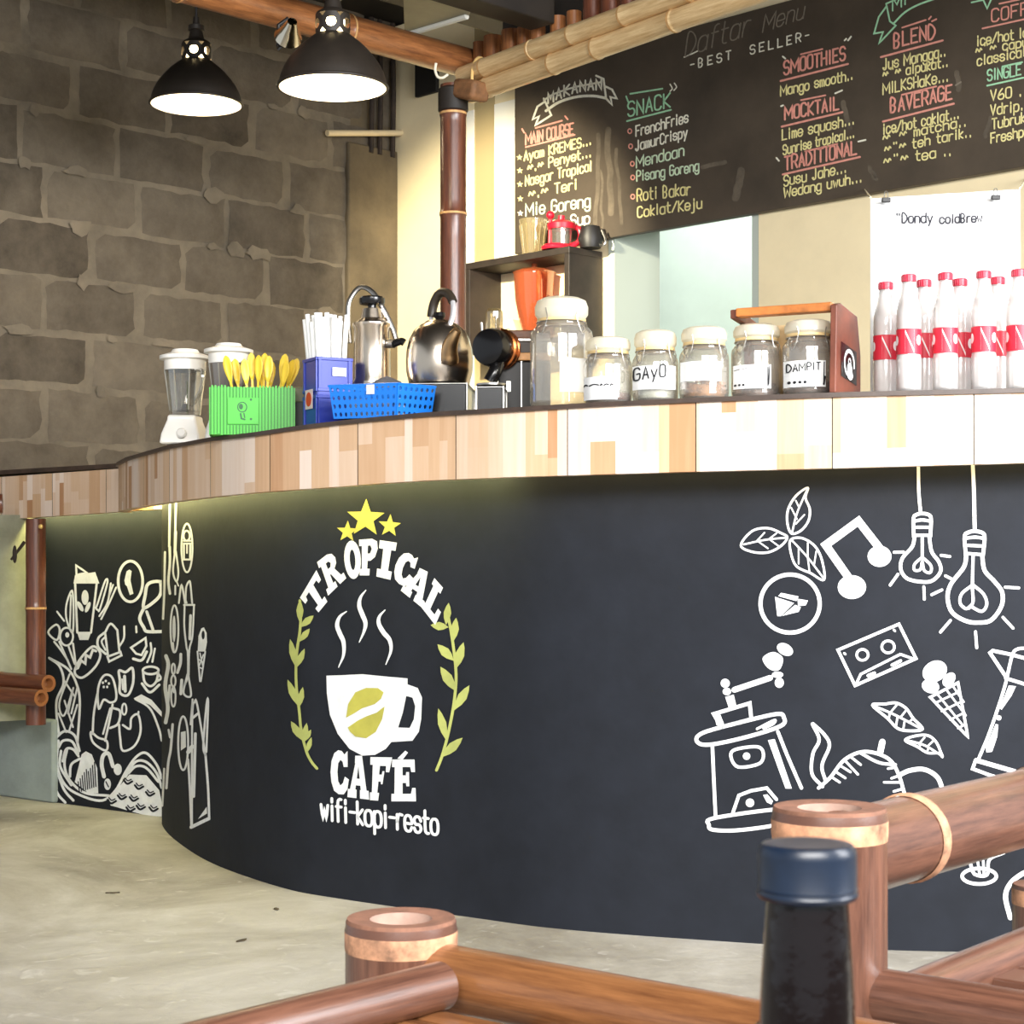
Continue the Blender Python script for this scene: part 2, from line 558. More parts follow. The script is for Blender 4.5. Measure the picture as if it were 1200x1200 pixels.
# walls stand at 45 degrees: block wall runs (+1,+1), back wall runs (+1,-1) from their corner
q = math.sqrt(.5)
W0 = Vector((-1.817, 6.36, 0)); WD = Vector((q, q, 0)); WN = Vector((q, -q, 0))     # block wall, s measured from the left frame edge
COR = Vector((-.50, 7.68, 0)); BD = Vector((q, -q, 0)); BN = Vector((-q, -q, 0))    # back wall, s measured from the corner
def wl(s, z, n=0): return W0 + WD * s + WN * n + Vector((0, 0, z))
def bw(s, z, n=0): return COR + BD * s + BN * n + Vector((0, 0, z))
def s_block(px):
    k = (px - CX) / F
    return (W0.y * k - W0.x) / (1 - k) / q
def s_back(px):
    k = (px - CX) / F
    return (COR.y * k - COR.x) / (1 + k) / q
def z_back(px, py, n=0):
    p = bw(s_back(px), 0); return CH + (HZ - py) / F * p.y
def slab(mb, fn, s0, s1, z0, z1, n0, n1, mat=0, tone=.5):
    lo = [fn(s0, z0, n0), fn(s1, z0, n0), fn(s1, z0, n1), fn(s0, z0, n1)]
    hi = [fn(s0, z1, n0), fn(s1, z1, n0), fn(s1, z1, n1), fn(s0, z1, n1)]
    mb.add(lo + hi, [(3, 2, 1, 0), (4, 5, 6, 7), (0, 1, 5, 4), (1, 2, 6, 5), (2, 3, 7, 6), (3, 0, 4, 7)], mat, tone=tone)

# block wall: every block laid into a mortar bed, with uneven faces
mb = MB()
slab(mb, wl, -1.9, 1.86, 0, 3.1, -.14, -.006, 1)
row = 0
z0 = 1.235 - .2003 * 6 + .003
while z0 < 3.05:
    s = .187 + (.2 if row % 2 else 0) - .402 * 6 + random.uniform(-.02, .02)
    if row >= 11: s += .11
    while s < 1.86:
        a, b = max(s + random.uniform(.008, .016), -1.9), min(s + .402 - random.uniform(.008, .016), 1.858)
        if b - a > .05:
            zb, zt = z0 + random.uniform(.004, .013), z0 + .2003 - random.uniform(.004, .012)
            dn = random.uniform(-.002, .005)
            tone = random.choice([random.uniform(.35, .7)] * 5 + [random.uniform(.1, .3), random.uniform(.75, .95)])
            ns = 9; nz = 5
            vs, fs = [], []
            for i in range(ns + 1):
                for j in range(nz + 1):
                    e = (i in (0, ns)) or (j in (0, nz))
                    ss = a + (b - a) * i / ns + (random.gauss(0, .004) if e else 0)
                    zz = zb + (zt - zb) * j / nz + (random.gauss(0, .0035) if e else 0)
                    vs.append(wl(ss, zz, dn + (-.008 if e else random.uniform(-.0015, .0015))))
            for i in range(ns):
                for j in range(nz):
                    fs.append((i * (nz + 1) + j, (i + 1) * (nz + 1) + j, (i + 1) * (nz + 1) + j + 1, i * (nz + 1) + j + 1))
            mb.add(vs, fs, 0, tone=tone)
        s += .402
    row += 1; z0 += .2003
# mortar smeared over some of the joints
for k in range(34):
    s, r_ = random.uniform(-.2, 1.55), random.randint(3, 13)
    z = 1.235 - .2003 * 6 + .2003 * r_
    n = 9; rw, rh = random.uniform(.02, .07), random.uniform(.012, .035)
    vs = [wl(s + rw * math.cos(2 * PI * i / n) * random.uniform(.6, 1.2), z + rh * math.sin(2 * PI * i / n) * random.uniform(.5, 1.3), .0055) for i in range(n)] + [wl(s, z, .008)]
    mb.add(vs, [(i, (i + 1) % n, n) for i in range(n)], 1)
struct(mb.build('wall_left', [m_block, m_mortar], angle=25), 'bare grey concrete block wall behind the pendant lamps', 'wall')

# concrete column in the corner, unplastered at the top with its bars showing
s0, s1 = s_block(404), 1.86
mb = MB()
slab(mb, wl, s0 + .005, s1, 0, 2.56, -.03, .02)
slab(mb, wl, s0 + .03, s1, 2.54, 3.1, -.06, -.005)
o = mb.build('column', m_soot, bevel=.008)
struct(o, 'rough grey concrete column in the corner beside the cream wall', 'column')
for px in (431, 441, 456):
    mb = MB(); s = s_block(px); mb.tube([wl(s, 2.53, .022), wl(s + .002, 2.8, .026), wl(s, 3.1, .022)], .011, 8)
    mb.build('reinforcing_bar', m_iron, o)
mb = MB()
e_ = [wl(s_block(x), 0, .035) for x in (377, 464)]; mb.tube([Vector((p.x, p.y, CH + (HZ - 156) / F * p.y)) for p in e_], .013, 12)
tag(mb.build('conduit_pipe', m_pipe), 'short ivory plastic pipe fixed level across the concrete column', 'pipe')

# cream back wall with the serving window; two tall white strips, sunlight put into their paint
zt = 3.1
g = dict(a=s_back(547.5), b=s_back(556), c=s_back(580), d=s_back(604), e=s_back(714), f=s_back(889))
zs0, zs1 = 1.2, 2.655
zw0, zw1 = 1.15, 2.12
mb = MB()
slab(mb, bw, -.15, g['a'], 0, zt, -.12, 0)
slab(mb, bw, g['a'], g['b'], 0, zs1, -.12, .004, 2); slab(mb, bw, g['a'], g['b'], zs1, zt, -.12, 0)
slab(mb, bw, g['b'], g['c'], 0, zt, -.12, 0, 1)
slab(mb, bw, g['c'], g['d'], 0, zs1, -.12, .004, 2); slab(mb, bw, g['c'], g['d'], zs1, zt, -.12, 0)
slab(mb, bw, g['d'], g['e'], 0, zt, -.12, 0)
slab(mb, bw, g['e'], g['f'], 0, zw0, -.12, 0); slab(mb, bw, g['e'], g['f'], zw1, zt, -.12, 0)
slab(mb, bw, g['f'], 5.2, 0, zt, -.12, 0)
m_tan = M('tan paint', (188, 168, 124), .7)
wb = mb.build('wall_back', [m_cream, m_tan, M('sunlit white paint', (252, 250, 240), .6)], smooth=False)
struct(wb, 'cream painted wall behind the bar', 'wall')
mb = MB()
slab(mb, bw, g['e'], g['e'] + .03, zw0, zw1, -.26, .004); slab(mb, bw, g['f'] - .03, g['f'], zw0, zw1, -.26, -.001)
slab(mb, bw, g['e'], g['f'], zw1 - .03, zw1, -.26, -.001); slab(mb, bw, g['e'], g['f'], zw0, zw0 + .03, -.26, .03)
m_frame = M('pale grey window frame', (190, 198, 186), .6)
struct(mb.build('window_1', m_frame, smooth=False), 'pale grey frame of the serving window into the mint room', 'window')
mb = MB(); slab(mb, bw, 0, 3.4, 0, zt, -1.62, -1.5)
struct(mb.build('wall_kitchen', m_mint, smooth=False), 'mint green wall seen through the serving window', 'wall')
# dark vent high in the corner
mb = MB(); s = s_back(490), s_back(515)
slab(mb, bw, s[0], s[1], z_back(490, 115), z_back(490, 66), .001, .02)
tag(mb.build('vent_opening', M('black mesh', (22, 18, 14), .8), bevel=.003), 'small black square vent high on the cream wall by the column', 'vent')

# roof over the bar: boards, beams, a pale sheet
mb = MB(); mb.box((.2, 3.6, 3.16), (9, 9.8, .1))
struct(mb.build('ceiling', m_roof, smooth=False), 'dark boarded ceiling over the bar', 'ceiling')
def obeam(mb, p0, p1, w_, h_):
    p0, p1 = Vector(p0), Vector(p1); d = (p1 - p0).normalized(); n = d.cross(Vector((0, 0, 1))).normalized() * w_ / 2
    mb.hexa([p0 - n, p0 + n, p1 + n, p1 - n], [p + Vector((0, 0, h_)) for p in (p0 - n, p0 + n, p1 + n, p1 - n)])
mb = MB(); a = P(636, 32, 5.36); d = Vector((q, q, 0)); obeam(mb, a - d * 2.2, a, .10, .16)
struct(mb.build('beam', m_dark, bevel=.004), 'dark roof beam above the bamboo rails', 'beam')
mb = MB(); a = P(462, -4, 6.2); obeam(mb, a - d * 1.6, a + d * 1.3, .14, .2)
struct(mb.build('beam', m_dark, bevel=.004), 'dark roof beam above the corner column', 'beam')
# ------------------------------------------------------------------ the bar counter
m_panel = M('slate black paint', (30, 33, 40), .72, spec=.22, var=.10, vscale=9, bump=.06, bscale=30)
m_top = M('dark brown worktop edge', (66, 52, 44), .4, var=.2, vscale=20)
m_chalk = M('white wall paint', (238, 240, 240), .7, var=.04, vscale=30)
m_gold = M('mustard wall paint', (184, 178, 78), .7, var=.07, vscale=14)
m_sage = M('sage wall paint', (178, 184, 104), .7, var=.08, vscale=14)

def wood_mat():
    m = bpy.data.materials.new('laminated pale wood')
    m.use_nodes = True
    nt = m.node_tree
    b = nt.nodes['Principled BSDF']
    b.inputs['Roughness'].default_value = .5
    at = nt.nodes.new('ShaderNodeAttribute'); at.attribute_name = 'tone'
    tc = nt.nodes.new('ShaderNodeTexCoord')
    mp = nt.nodes.new('ShaderNodeMapping'); mp.inputs['Scale'].default_value = (90, 90, 5)
    nt.links.new(tc.outputs['Object'], mp.inputs[0])
    n = nt.nodes.new('ShaderNodeTexNoise'); n.inputs['Scale'].default_value = 1.0; n.inputs['Detail'].default_value = 6
    nt.links.new(mp.outputs[0], n.inputs['Vector'])
    r = nt.nodes.new('ShaderNodeValToRGB')
    e = r.color_ramp.elements
    e[0].position = 0; e[0].color = lin((186, 138, 98))
    e[1].position = 1; e[1].color = lin((238, 218, 202))
    x = e.new(.45); x.color = lin((216, 180, 144))
    ad = nt.nodes.new('ShaderNodeMath'); ad.operation = 'MULTIPLY_ADD'; ad.inputs[1].default_value = .35
    sb = nt.nodes.new('ShaderNodeMath'); sb.operation = 'SUBTRACT'; sb.inputs[1].default_value = .17
    nt.links.new(n.outputs['Fac'], ad.inputs[0]); nt.links.new(at.outputs['Fac'], ad.inputs[2])
    nt.links.new(ad.outputs[0], sb.inputs[0]); nt.links.new(sb.outputs[0], r.inputs['Fac'])
    nt.links.new(r.outputs['Color'], b.inputs['Base Color'])
    return m
m_wood = wood_mat()

PAN = catmull([(x, y, 0) for x, y in [(2.3, 3.66), (1.6, 3.655), (1.05, 3.68), (.708, 3.717), (.364, 3.818), (.093, 3.925), (-.096, 4.05), (-.407, 4.27), (-.568, 4.42), (-.795, 4.77), (-.97, 5.17), (-1.07, 5.48), (-1.095, 5.66)]], 10)
def polyhit(poly, px):
    """first crossing of the line of sight at column px with a plan polyline (x, y)"""
    k = (px - CX) / F
    best = None
    for i in range(len(poly) - 1):
        a, b = poly[i], poly[i + 1]
        fa, fb = a.x - k * a.y, b.x - k * b.y
        if fa == fb or fa * fb > 0: continue
        t = fa / (fa - fb)
        p = a + (b - a) * t
        if best is None or p.y < best[0].y:
            d = (b - a).normalized()
            best = (p, Vector((d.y, -d.x, 0)))
    return best
def offset(poly, dist):
    out = []
    for i in range(len(poly)):
        t = (poly[min(i + 1, len(poly) - 1)] - poly[max(i - 1, 0)]).normalized()
        out.append(poly[i] + Vector((-t.y, t.x, 0)) * dist)
    return out
OUTW = offset(PAN, .13)
if OUTW[0].y > PAN[0].y: OUTW = offset(PAN, -.13); SGN = -1
else: SGN = 1
# the front edge swings round to the block wall side at the left
BAND = OUTW
pxl = [600 + F * p.x / p.y for p in BAND]
i_min = min(range(len(BAND)), key=lambda i: pxl[i])
PSIL = min(600 + F * p.x / p.y for p in PAN)
def interp(tab, x):
    tab = sorted(tab)
    if x <= tab[0][0]: return tab[0][1]
    for (a, b), (c, d) in zip(tab, tab[1:]):
        if x <= c: return b + (d - b) * (x - a) / (c - a)
    (a, b), (c, d) = tab[-2:]
    return d + (d - b) * (x - c) / (c - a)
TOP = [(135, 548), (150, 540), (200, 526), (250, 517), (300, 511.5), (350, 504), (400, 498), (450, 493), (500, 488.5), (600, 483), (700, 477), (800, 472.5), (900, 468.5), (1000, 465), (1200, 460.5)]
BOT = [(135, 600), (150, 596), (200, 588), (250, 582), (300, 577), (350, 573.5), (400, 570), (450, 566), (500, 563), (600, 559), (700, 556), (800, 553), (900, 550.5), (1000, 548), (1200, 542.5)]
def band_z(p):
    px = 600 + F * p.x / p.y
    return CH + (HZ - interp(BOT, px)) / F * p.y, CH + (HZ - interp(TOP, px)) / F * p.y
BZ = [band_z(p) for p in BAND]
zi = BZ[i_min]
BZ = [BZ[i] if i <= i_min else zi for i in range(len(BAND))]
LIP = .0095
def top_z(px):
    h = polyhit(BAND[:i_min + 1], max(px, pxl[i_min] + 1))
    return band_z(h[0])[1] + LIP
def front_y(px):
    return polyhit(BAND[:i_min + 1], max(px, pxl[i_min] + 1))[0].y

counter = thing('bar_counter', 'long curved black bar counter painted with a cafe logo, pale wood edge on top', 'bar counter', (0, 4, 0))
CL = Vector((0, 4, 0))
# front panel: a thick curved wall
inn = offset(PAN, -.12 * SGN)
mb = MB()
vs, fs = [], []
NZ = 10
for j in range(NZ + 1):
    for i in range(len(PAN)):
        zb = BZ[i][0] + .045
        z = zb * j / NZ
        vs.append(Vector((PAN[i].x, PAN[i].y, z)))
n = len(PAN)
for j in range(NZ):
    for i in range(n - 1):
        fs.append((j * n + i, j * n + i + 1, (j + 1) * n + i + 1, (j + 1) * n + i))
mb.add(vs, fs)
vs = [Vector((p.x, p.y, z)) for z in (0, 1) for p in inn]
for i in range(n): vs[n + i].z = BZ[i][0] + .045
mb.add(vs, [(i, n + i, n + i + 1, i + 1) for i in range(n - 1)])
for i in (0, n - 1):
    mb.add([Vector((PAN[i].x, PAN[i].y, 0)), Vector((inn[i].x, inn[i].y, 0)), Vector((inn[i].x, inn[i].y, BZ[i][0] + .045)), Vector((PAN[i].x, PAN[i].y, BZ[i][0] + .045))], [(0, 1, 2, 3)])
panel = mb.build('front_panel', m_panel, counter, CL, angle=40)
panel.location = (0, 0, 0)
panel['label'] = 'black painted curved counter front'

# wood edge: upright staves of uneven width and tone, in boards about 28 cm long
def edge_band(mb, pts, zs, outn, seed, gap_every=.275, thick=.03):
    rnd = random.Random(seed)
    # arc length
    acc = [0]
    for a, b in zip(pts, pts[1:]): acc.append(acc[-1] + (b - a).length)
    def at(s):
        s = min(max(s, 0), acc[-1] - 1e-6)
        for i in range(len(acc) - 1):
            if s <= acc[i + 1]:
                t = (s - acc[i]) / max(1e-9, acc[i + 1] - acc[i])
                return pts[i] + (pts[i + 1] - pts[i]) * t, (zs[i][0] + (zs[i + 1][0] - zs[i][0]) * t, zs[i][1] + (zs[i + 1][1] - zs[i][1]) * t), outn[i]
    s, nextgap = 0, gap_every
    while s < acc[-1] - .004:
        wd = rnd.choice([.022, .03, .038, .045, .055])
        end = min(s + wd, acc[-1])
        if end > nextgap - .006: end = min(nextgap, acc[-1])
        if rnd.random() < .45:
            c = sorted([rnd.uniform(.12, .88)]); cuts = [0] + c + [1]
        else: cuts = [0, 1]
        for a, b in zip(cuts, cuts[1:]):
            tone = min(1, max(0, rnd.gauss(.55, .3)))
            vs = []
            sub = 3
            for k in range(sub + 1):
                p, z, nn = at(s + (end - s) * k / sub)
                for f in (a, b):
                    vs.append(Vector((p.x, p.y, z[0] + (z[1] - z[0]) * f)))
            fs = [(2 * k, 2 * k + 2, 2 * k + 3, 2 * k + 1) for k in range(sub)]
            mb.add(vs, fs, 0, tone=tone)
            # bottom and back returns
            if a == 0:
                bv = []
                for k in range(sub + 1):
                    p, z, nn = at(s + (end - s) * k / sub)
                    bv += [Vector((p.x, p.y, z[0])), Vector((p.x, p.y, z[0])) - nn * thick]
                mb.add(bv, [(2 * k, 2 * k + 2, 2 * k + 3, 2 * k + 1) for k in range(sub)], 0, tone=tone)
        s = end
        if abs(s - nextgap) < 1e-6:
            s += .0022; nextgap = s + gap_every
    n_ = len(pts)
    bv = []
    for i in range(n_): bv += [Vector((pts[i].x, pts[i].y, zs[i][0])) - outn[i] * .003, Vector((pts[i].x, pts[i].y, zs[i][1])) - outn[i] * .003]
    mb.add(bv, [(2 * i, 2 * i + 2, 2 * i + 3, 2 * i + 1) for i in range(n_ - 1)], 1)
nrm = [(BAND[i] - PAN[i]).normalized() for i in range(len(BAND))]
mb = MB(); edge_band(mb, BAND, BZ, nrm, 3)
o = mb.build('wood_edge', [m_wood, m_dark], counter, CL, smooth=False); o.location = (0, 0, 0)
o['label'] = 'edge of upright pale wood staves'
# soffit and worktop slab
mb = MB()
vs = []
for i in range(n): vs += [Vector((BAND[i].x, BAND[i].y, BZ[i][0] + .046)) - nrm[i] * .01, Vector((PAN[i].x, PAN[i].y, BZ[i][0] + .046)) - nrm[i] * .1]
mb.add(vs, [(2 * i, 2 * i + 2, 2 * i + 3, 2 * i + 1) for i in range(n - 1)])
o = mb.build('soffit', M('underside board', (150, 140, 110), .7), counter, CL, smooth=False); o.location = (0, 0, 0)
mb = MB()
ins = [PAN[i] - nrm[i] * .42 for i in range(n)]
top = []
for i in range(n):
    zz = BZ[i][1]
    e = BAND[i] + nrm[i] * .008
    top.append([Vector((e.x, e.y, zz)), Vector((e.x, e.y, zz + LIP)), Vector((ins[i].x, ins[i].y, zz + LIP)), Vector((ins[i].x, ins[i].y, zz))])
vs = [p for t in top for p in t]
fs = []
for i in range(n - 1):
    for k in range(4):
        k2 = (k + 1) % 4
        fs.append((4 * i + k, 4 * i + k2, 4 * (i + 1) + k2, 4 * (i + 1) + k))
fs += [(0, 1, 2, 3), (4 * (n - 1) + 3, 4 * (n - 1) + 2, 4 * (n - 1) + 1, 4 * (n - 1))]
mb.add(vs, fs)
o = mb.build('worktop', m_top, counter, CL, angle=30); o.location = (0, 0, 0)
o['label'] = 'thin dark brown worktop'

# lower side counter running back to the block wall
SA, SB = Vector((-1.06, 5.612, 0)), Vector((-1.85, 6.255, 0))
sd = (SB - SA).normalized(); sn = Vector((-sd.y, sd.x, 0));
if sn.y > 0: sn = -sn
side, SL = counter, CL          # built in one piece with the bar
def sz(px, py, off):
    k = (px - CX) / F
    a, b = SA + sn * off, SB + sn * off
    fa, fb = a.x - k * a.y, b.x - k * b.y
    t = fa / (fa - fb)
    return a + (b - a) * t
mb = MB()
zb = .95
mb.hexa([SA, SA - sn * .12, SB - sn * .12, SB], [p + Vector((0, 0, 1.0)) for p in (SA, SA - sn * .12, SB - sn * .12, SB)])
side_panel = mb.build('side_panel', m_panel, side, SL, smooth=False); side_panel.location = (0, 0, 0)
a, b = SA + sn * .10 - sd * .07, SB + sn * .10
def zz_at(p, y): return CH + (HZ - y) / F * p.y
def ypx(p, tab): return interp(tab, 600 + F * p.x / p.y)
ST, SBt = [(0, 559), (135, 549.5)], [(0, 609), (135, 600)]
ptsb = [a + (b - a) * i / 20 for i in range(21)]
mb = MB(); edge_band(mb, ptsb, [(zz_at(p, ypx(p, SBt)), zz_at(p, ypx(p, ST))) for p in ptsb], [sn] * 21, 11)
o = mb.build('wood_edge', [m_wood, m_dark], side, SL, smooth=False); o.location = (0, 0, 0)
mb = MB()
z0, z1 = zz_at(a, ypx(a, ST)), zz_at(b, ypx(b, ST))
e0, e1 = a + sn * .008, b + sn * .008
k0, k1 = a - sn * .45, b - sn * .45
mb.hexa([e0 + Vector((0, 0, z0)), k0 + Vector((0, 0, z0)), k1 + Vector((0, 0, z1)), e1 + Vector((0, 0, z1))],
        [e0 + Vector((0, 0, z0 + .014)), k0 + Vector((0, 0, z0 + .014)), k1 + Vector((0, 0, z1 + .014)), e1 + Vector((0, 0, z1 + .014))])
o = mb.build('worktop', m_top, side, SL, smooth=False); o.location = (0, 0, 0)
mb = MB()
zb0, zb1 = zz_at(a, ypx(a, SBt)) + .05, zz_at(b, ypx(b, SBt)) + .05
k0, k1 = a - sn * .2, b - sn * .2
mb.add([a - sn * .01 + Vector((0, 0, zb0)), k0 + Vector((0, 0, zb0)), k1 + Vector((0, 0, zb1)), b - sn * .01 + Vector((0, 0, zb1))], [(0, 1, 2, 3)])
o = mb.build('soffit', m_dark, side, SL, smooth=False); o.location = (0, 0, 0)

# ---- light strips under the two overhangs
m_led = M('lit strip', (255, 246, 165), emit=70)
m_led2 = M('lit strip bright', (255, 246, 165), emit=105)
def strip(name, pts, label, power_mat):
    mb = MB(); mb.tube(pts, .006, 8)
    t = mb.build(name, power_mat, counter, CL); t.location = (0, 0, 0); t['label'] = label
idx = [i for i in range(n) if pxl[i] < 560 and i <= n - 2]
strip('light_strip', [Vector((PAN[i].x, PAN[i].y, BZ[i][0] + .036)) + nrm[i] * .055 for i in idx], 'greenish light strip under the edge of the curved counter', m_led)
idx2 = [i for i in range(n) if 556 <= pxl[i] < 1300]
m_led3 = M('dim lit strip', (255, 226, 150), emit=14)
strip('light_strip', [Vector((PAN[i].x, PAN[i].y, BZ[i][0] + .036)) + nrm[i] * .055 for i in idx2], 'dim light strip under the right half of the curved edge', m_led3)
pl = [SA + (SB - SA) * t + sn * .05 for t in (.06, .3, .6, .8)]
strip('light_strip', [Vector((p.x, p.y, zz_at(p, ypx(p, SBt)) + .03)) for p in pl], 'greenish light strip under the edge of the side counter', m_led2)

# ------------------------------------------------------------------ painted murals
def on_panel(px, py, lift):
    px = max(px, PSIL + .6)
    h = polyhit(PAN, px)
    p, nn = h
    if nn.dot(Vector((p.x, p.y, 0))) > 0: nn = -nn
    z = CH + (HZ - py) / F * p.y
    return Vector((p.x, p.y, z)) + nn * lift
def on_side(px, py, lift):
    p = sz(px, py, 0)
    z = CH + (HZ - py) / F * p.y
    return Vector((p.x, p.y, z)) + sn * lift
def TR(ox, oy, s): return lambda pts: [(ox + x / s, oy + y / s) for x, y in pts]
class Art:
    def __init__(self, fn, T): self.fn, self.T, self.mb = fn, T, MB()
    def s(self, w_, pts, smooth=True, closed=False, mat=0, lift=.0016): ribbon(self.mb, self.fn, self.T(pts), w_, closed, lift, mat, smooth); return self
    def c(self, w_, pts, smooth=True, mat=0, lift=.0016): return self.s(w_, pts, smooth, True, mat, lift)
    def f(self, pts, smooth=False, mat=0, lift=.0014):
        loops = pts if hasattr(pts[0][0], '__len__') else [pts]
        fill(self.mb, self.fn, [self.T(l) for l in loops], lift, mat, smooth); return self
    def done(self, name, mats, parent, base):
        o = self.mb.build(name, mats, parent, base, smooth=False); o.location = (0, 0, 0); return o
# --- slab letters on a unit square, bent onto quads
SLAB = {
 'T': [(0, 1), (1, 1), (1, .66), (.86, .66), (.82, .8), (.64, .8), (.64, .2), (.82, .2), (.82, 0), (.18, 0), (.18, .2), (.36, .2), (.36, .8), (.18, .8), (.14, .66), (0, .66)],
 'R': [[(0, 1), (.62, 1), (.86, .93), (.95, .76), (.88, .6), (.7, .5), (.86, .2), (1, .2), (1, 0), (.66, 0), (.45, .44), (.4, .44), (.4, .18), (.52, .18), (.52, 0), (0, 0), (0, .18), (.12, .18), (.12, .82), (0, .82)],
       [(.4, .8), (.55, .8), (.64, .72), (.55, .62), (.4, .62)]],
 'O': [[(.5 + .5 * math.cos(a), .5 + .5 * math.sin(a)) for a in [2 * PI * k / 24 for k in range(24)]], [(.5 + .17 * math.cos(a), .5 + .27 * math.sin(a)) for a in [2 * PI * k / 14 for k in range(14)]]],
 'P': [[(0, 1), (.65, 1), (.92, .92), (1, .72), (.9, .5), (.65, .4), (.48, .4), (.48, .18), (.64, .18), (.64, 0), (0, 0), (0, .18), (.14, .18), (.14, .82), (0, .82)],
       [(.46, .82), (.6, .82), (.68, .72), (.6, .6), (.46, .6)]],
 'I': [(0, 1), (1, 1), (1, .78), (.74, .78), (.74, .22), (1, .22), (1, 0), (0, 0), (0, .22), (.26, .22), (.26, .78), (0, .78)],
 'C': [(.94, .98), (.94, .62), (.72, .62), (.66, .74), (.54, .78), (.42, .7), (.38, .5), (.42, .3), (.54, .2), (.68, .26), (.78, .4), (1, .34), (.92, .12), (.72, 0), (.45, 0), (.2, .08), (.05, .28), (0, .5), (.05, .75), (.2, .93), (.42, 1), (.62, .98), (.76, .9)],
 'A': [[(.3, 1), (.72, 1), (.9, .2), (1, .2), (1, 0), (.58, 0), (.58, .2), (.62, .2), (.6, .3), (.38, .3), (.36, .2), (.42, .2), (.42, 0), (0, 0), (0, .2), (.1, .2), (.32, .82), (.3, .82)], [(.42, .46), (.57, .46), (.5, .76)]],
 'L': [(0, 1), (.6, 1), (.6, .8), (.46, .8), (.46, .2), (.76, .2), (.8, .42), (1, .42), (1, 0), (0, 0), (0, .2), (.12, .2), (.12, .8), (0, .8)],
 'F': [(0, 1), (1, 1), (1, .66), (.82, .66), (.78, .8), (.48, .8), (.48, .6), (.62, .6), (.64, .68), (.74, .68), (.74, .38), (.64, .38), (.62, .44), (.48, .44), (.48, .18), (.6, .18), (.6, 0), (0, 0), (0, .18), (.12, .18), (.12, .82), (0, .82)],
 'E': [(0, 1), (1, 1), (1, .7), (.84, .7), (.8, .82), (.46, .82), (.46, .62), (.6, .62), (.62, .7), (.74, .7), (.74, .36), (.62, .36), (.6, .44), (.46, .44), (.46, .18), (.8, .18), (.86, .32), (1, .32), (1, 0), (0, 0), (0, .18), (.12, .18), (.12, .82), (0, .82)],
}
def glyph(art, ch, TL, TRr, BR, BL):
    loops = SLAB[ch]
    if not hasattr(loops[0][0], '__len__'): loops = [loops]
    def mp(u, v):
        x = (1 - u) * v * TL[0] + u * v * TRr[0] + u * (1 - v) * BR[0] + (1 - u) * (1 - v) * BL[0]
        y = (1 - u) * v * TL[1] + u * v * TRr[1] + u * (1 - v) * BR[1] + (1 - u) * (1 - v) * BL[1]
        return (x, y)
    art.f([[mp(*p) for p in l] for l in loops])
J, K = TR(300, 560, 4), TR(300, 800, 4)
A1 = Art(on_panel, J)
for ch, *qd in [('T', (208, 562), (285, 432), (348, 566), (283, 645)), ('R', (288, 395), (362, 338), (425, 470), (340, 552)), ('O', (408, 298), (488, 290), (498, 470), (424, 478)),
                ('P', (485, 290), (578, 283), (558, 457), (488, 457)), ('I', (582, 292), (662, 304), (632, 478), (566, 462)), ('C', (680, 338), (768, 372), (722, 520), (632, 478)),
                ('A', (742, 410), (832, 452), (782, 610), (680, 528)), ('L', (838, 470), (905, 545), (842, 690), (775, 604))]:
    glyph(A1, ch, *qd)
A1.done('painted_lettering', m_chalk, panel, CL)['label'] = 'white arched slab letters TROPICAL'
A1 = Art(on_panel, K)
for ch, *qd in [('C', (352, 316), (436, 316), (438, 524), (350, 522)), ('A', (444, 342), (520, 342), (532, 548), (430, 536)), ('F', (538, 348), (640, 350), (600, 555), (536, 550)), ('E', (640, 360), (745, 360), (752, 556), (636, 556))]:
    glyph(A1, ch, *qd)
A1.f([(664, 356), (702, 318), (714, 328), (690, 360)])
A1.done('painted_lettering', m_chalk, panel, CL)['label'] = 'white slab letters CAFÉ'
A1 = Art(on_panel, K)
text(A1.mb, on_panel, 'wifi-kopi-resto', K([(308, 640)])[0], K([(855, 712)])[0], 26, 3.4, lean=-.05, gap=1.5)
A1.done('painted_lettering', m_chalk, panel, CL)['label'] = 'white handwriting wifi-kopi-resto'
def star(cx, cy, r, rot=0): return [(cx + (r if k % 2 == 0 else r * .42) * math.sin(PI * k / 5 + rot), cy - (r if k % 2 == 0 else r * .42) * math.cos(PI * k / 5 + rot)) for k in range(10)]
for cx, cy, r, ro in ((516, 190, 92, .03), (430, 252, 52, .05), (628, 225, 55, .08)):
    A1 = Art(on_panel, J); A1.f(star(cx, cy, r, ro)); A1.done('painted_star', m_gold, panel, CL)
# coffee cup with bean and steam
A1 = Art(on_panel, J)
A1.f([[(332, 927), (400, 925), (500, 920), (600, 930), (712, 940), (712, 968), (760, 985), (780, 1030), (776, 1130), (765, 1190), (735, 1232), (636, 1238), (610, 1270), (560, 1298), (500, 1302), (440, 1270), (385, 1200), (348, 1110), (334, 1010)],
      [(706, 1022), (735, 1030), (748, 1070), (742, 1130), (722, 1172), (668, 1170), (690, 1100)]])
A1.done('painted_cup', m_chalk, panel, CL)
A1 = Art(on_panel, J)
A1.f([(426, 1124), (436, 1060), (470, 1005), (520, 984), (575, 985), (602, 1005), (590, 1035), (560, 1060), (500, 1080), (460, 1105)], lift=.003)
A1.f([(434, 1170), (480, 1138), (520, 1118), (570, 1100), (607, 1070), (595, 1130), (565, 1190), (520, 1220), (470, 1212), (445, 1190)], lift=.003)
A1.done('painted_coffee_bean', m_gold, panel, CL)
A1 = Art(on_panel, J)
